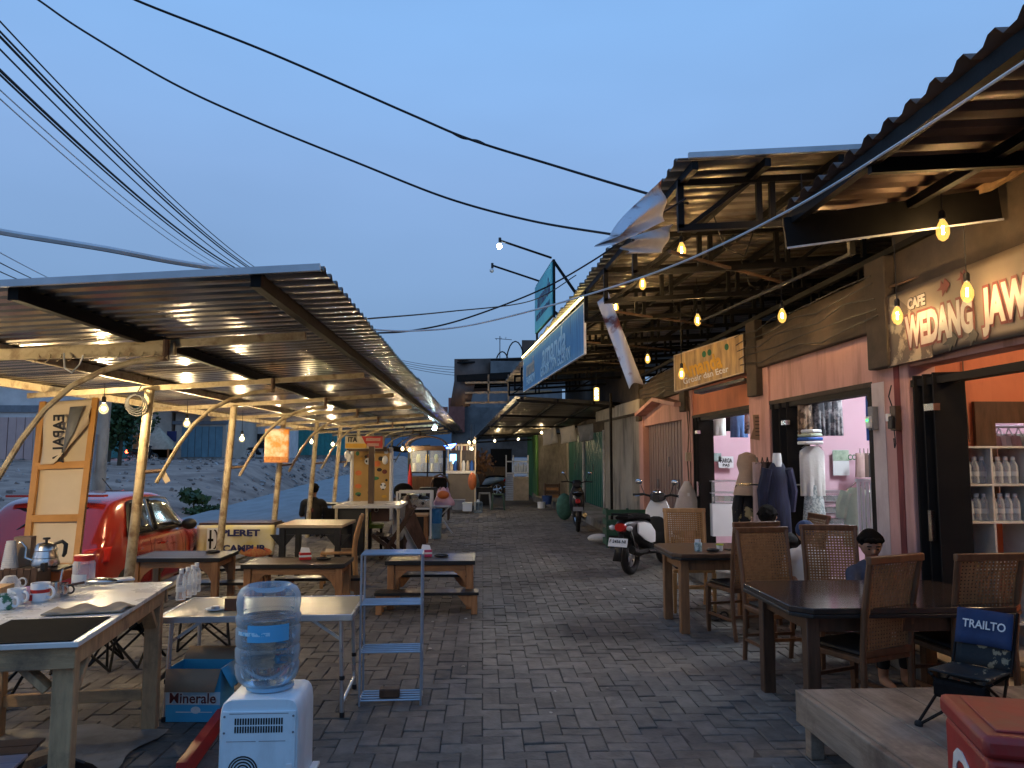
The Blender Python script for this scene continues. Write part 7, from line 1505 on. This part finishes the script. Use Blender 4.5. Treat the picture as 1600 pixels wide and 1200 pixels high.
m_bsh = mat('blue grey shutter steel', (.17,.30,.36), (.12,.22,.27), rough=.5, scale=2); m_psh = mat('pale pink shutter steel', (.62,.42,.37), (.54,.36,.32), rough=.6, scale=2); m_far1 = mat('far cream paint', (.62,.50,.40), rough=.9, scale=1); m_far2 = mat('far teal paint', (.13,.38,.38), rough=.9, scale=1); m_far3 = mat('far orange paint', (.62,.22,.07), rough=.9, scale=1); m_far4 = mat('far pale paint', (.76,.70,.66), rough=.9, scale=1)
shop_far('far shophouse with a pink shutter and an upper white storey at the left edge', -60, 62, 722, 46, 7.5, m_far4, ((.6,4.0,.1,2.6,m_psh,'shutter'),(0,4.7,2.9,3.3,m_grey,'awning'),(4.15,4.6,.0,2.8,m_far3,'pillar')))
shop_far('far house with a teal upper wall behind the tree', 64, 200, 716, 60, 6.0, m_far2, ((1.2,3.4,.1,2.6,m_far1,'shutter'),(0,6.8,2.8,3.0,m_grey,'awning')))
shop_far('far house with orange lower wall and a tan tent roof', 206, 266, 717, 58, 4.6, m_far1, ((.1,2.9,.1,1.8,m_far3,'front'),(.0,2.9,.08,.7,m_brick,'plinth'),(1.7,2.2,.9,1.6,m_white,'poster')))
shop_far('far garage with a wide blue grey shutter', 272, 352, 716, 58, 3.4, m_far1, ((.5,3.5,.08,2.35,m_bsh,'shutter'),(-.2,3.9,2.5,2.75,m_grey,'awning')))
shop_far('far low house with pale walls right of the garage', 356, 430, 715, 66, 4.0, m_far4, ((.4,1.6,.1,2.0,m_tgreen,'door'),(2.2,3.4,.8,2.0,m_carglass,'window')))
shop_far('far long shop front painted teal green', 436, 560, 712, 78, 3.6, m_far2, ((.4,3.0,.1,2.6,mat('teal shutter', (.06,.30,.28), rough=.6),'shutter'),(3.6,6.4,.1,2.6,bpy.data.materials['teal shutter'],'shutter')))
t = thing('tent', 'tan peaked tent roof in front of the far orange wall', 'tent', at(238,702,54)); s = 54/1202; B().add([(s*-26,0,0),(s*26,0,0),(s*26,2,0),(s*-26,2,0),(0,1,s*34)], [(0,1,4),(1,2,4),(2,3,4),(3,0,4)]).build('roof', m_tan, t, thick=.05)
for x in (-24,24): B().bar((s*x,0,-.8),(s*x,0,0), .08, .08, up=(0,1,0)).build('post', m_far3, t)
t = thing('road_sign', 'small blue board sign beside the far garage', 'sign', at(268,690,56)); s = 56/1202; B().bb(s*-7,s*7,-.05,.05,0,s*16).build('panel', m_tnavy, t); B().bar((0,0,-2),(0,0,0), .1, .1, up=(0,1,0)).build('post', m_darksteel, t)
t = thing('hanging_poster', 'orange and white snack poster hanging from the canopy over the road side', 'poster', at(433,686,12.4)); s = 12.4/1202; mo = mat('orange snack print', (.72,.62,.50), (.68,.26,.05), rough=.6, scale=6, bump=0, lo=.42, hi=.6); b = B(); b.grid(lambda u, v: (s*(-19+38*u), .02*math.sin(u*5), s*(-36+52*v)), 10, 8); b.build('sheet', mo, t, thick=.004); B().bb(s*-18,s*18,-.03,-.025,s*-36,s*-27).build('print', mat('fried snack print', (.55,.25,.06), (.35,.09,.02), scale=30, bump=0), t)
t = thing('pendant_card', 'small cream card dangling from the brace of the second post', 'card', at(258,745,7.7)); B().box((0,0,0), (.055,.006,.12), M=Matrix.Rotation(R(-28), 3, 'Y')).build('card', m_canvas, t)
def tree(label, base, h, r_, n, sq=(1,1,.8), leaf=.16, name='tree', mleaf=m_leaf, trunk=.12):
    t = thing(name, label, 'tree' if name == 'tree' else 'plant', base); b = B().tube([(0,0,-.6),(.03*h,0,h*.35),(.0,.02*h,h*.7)], [trunk,trunk*.8,trunk*.45], 8)
    cl = []
    for k in range(9):
        a = random.random()*6.28; q = Vector((math.cos(a)*r_*.55*sq[0]*random.uniform(.3,1), math.sin(a)*r_*.55*sq[1]*random.uniform(.3,1), h*.7+random.uniform(-.45,.55)*r_*sq[2])); cl.append(q); b.tube([(0,0,h*.45), q*.6+Vector((0,0,h*.2)), q], [trunk*.35,trunk*.22,trunk*.1], 5)
    b.build('trunk', m_bark, t); c = B()
    for k in range(n):
        q = random.choice(cl); d = Vector((random.gauss(0,1),random.gauss(0,1),random.gauss(0,1))).normalized()*r_*.48*random.random()**.45; p = q+Vector((d.x*sq[0],d.y*sq[1],d.z*sq[2])); u = Vector((random.gauss(0,1),random.gauss(0,1),random.gauss(0,.6))).normalized()*leaf*random.uniform(.6,1.3); v = u.cross(Vector((random.gauss(0,1),random.gauss(0,1),random.gauss(0,1)))).normalized()*leaf*.45
        c.add([p-u*.5, p+v, p+u*.5, p-v], [(0,1,2,3)])
    c.build('crown', mleaf, t, smooth=False); return t
tree('dense dark green tree between the utility pole and the far orange wall', at(186,718,40), 2.2, 1.9, 3800, (1,1,.95), .20); tree('taller dark tree rising behind the far houses', at(250,716,70), 6.8, 3.8, 2600, (1.3,1,.7), .5); tree('green tree showing above the canopy eave by the banner board', at(170,705,44), 4.4, 2.0, 1800, (1.2,1,.8), .26)
def gnd(p): return Vector((p.x, p.y, lot_z(p.x, p.y)))
tree('young leafy plant with drooping leaves growing in the rubble', gnd(at(302,782,27)), .72, .6, 240, (1,1,.6), .24, 'shrub', trunk=.035); tree('low green bush beside the young leafy plant', gnd(at(318,784,26.6)), .12, .62, 800, (1.4,1,.5), .12, 'shrub', trunk=.03)
mb_ = motorcycle('small motorcycle with a glowing red tail light crossing in front of the far orange wall', at(208,722,50), R(-80), m_dark); B().ball((0,-.40,.66), .10, 8, 6).build('tail_lamp', emitter('tail lamp glow', (1,.06,.02), 20), mb_)
motorcycle('small dark motorcycle parked in front of the far low pale house', at(392,716,60), R(-70), m_dark)
shop_far('added dark front closing off the far end of the lane', 715, 800, 745, 44, 4.2, mat('lane end gloom colour', (.10,.08,.07), rough=.9), ((.3,1.2,.1,2.2,m_darkwood,'door'),(1.6,2.8,.1,2.2,m_browndoor,'shutter')))  # added front; its dark colour stands in for the gloom at the lane end
# lettering becomes plain meshes
bpy.context.view_layer.update(); dg = bpy.context.evaluated_depsgraph_get()
for o in TEXTS:
    me = bpy.data.meshes.new_from_object(o.evaluated_get(dg), depsgraph=dg); nm = o.name
    n = bpy.data.objects.new('lettering', me); COL.objects.link(n); n.parent = o.parent; n.location = o.location; n.rotation_euler = o.rotation_euler; n.scale = o.scale
    bpy.data.objects.remove(o)
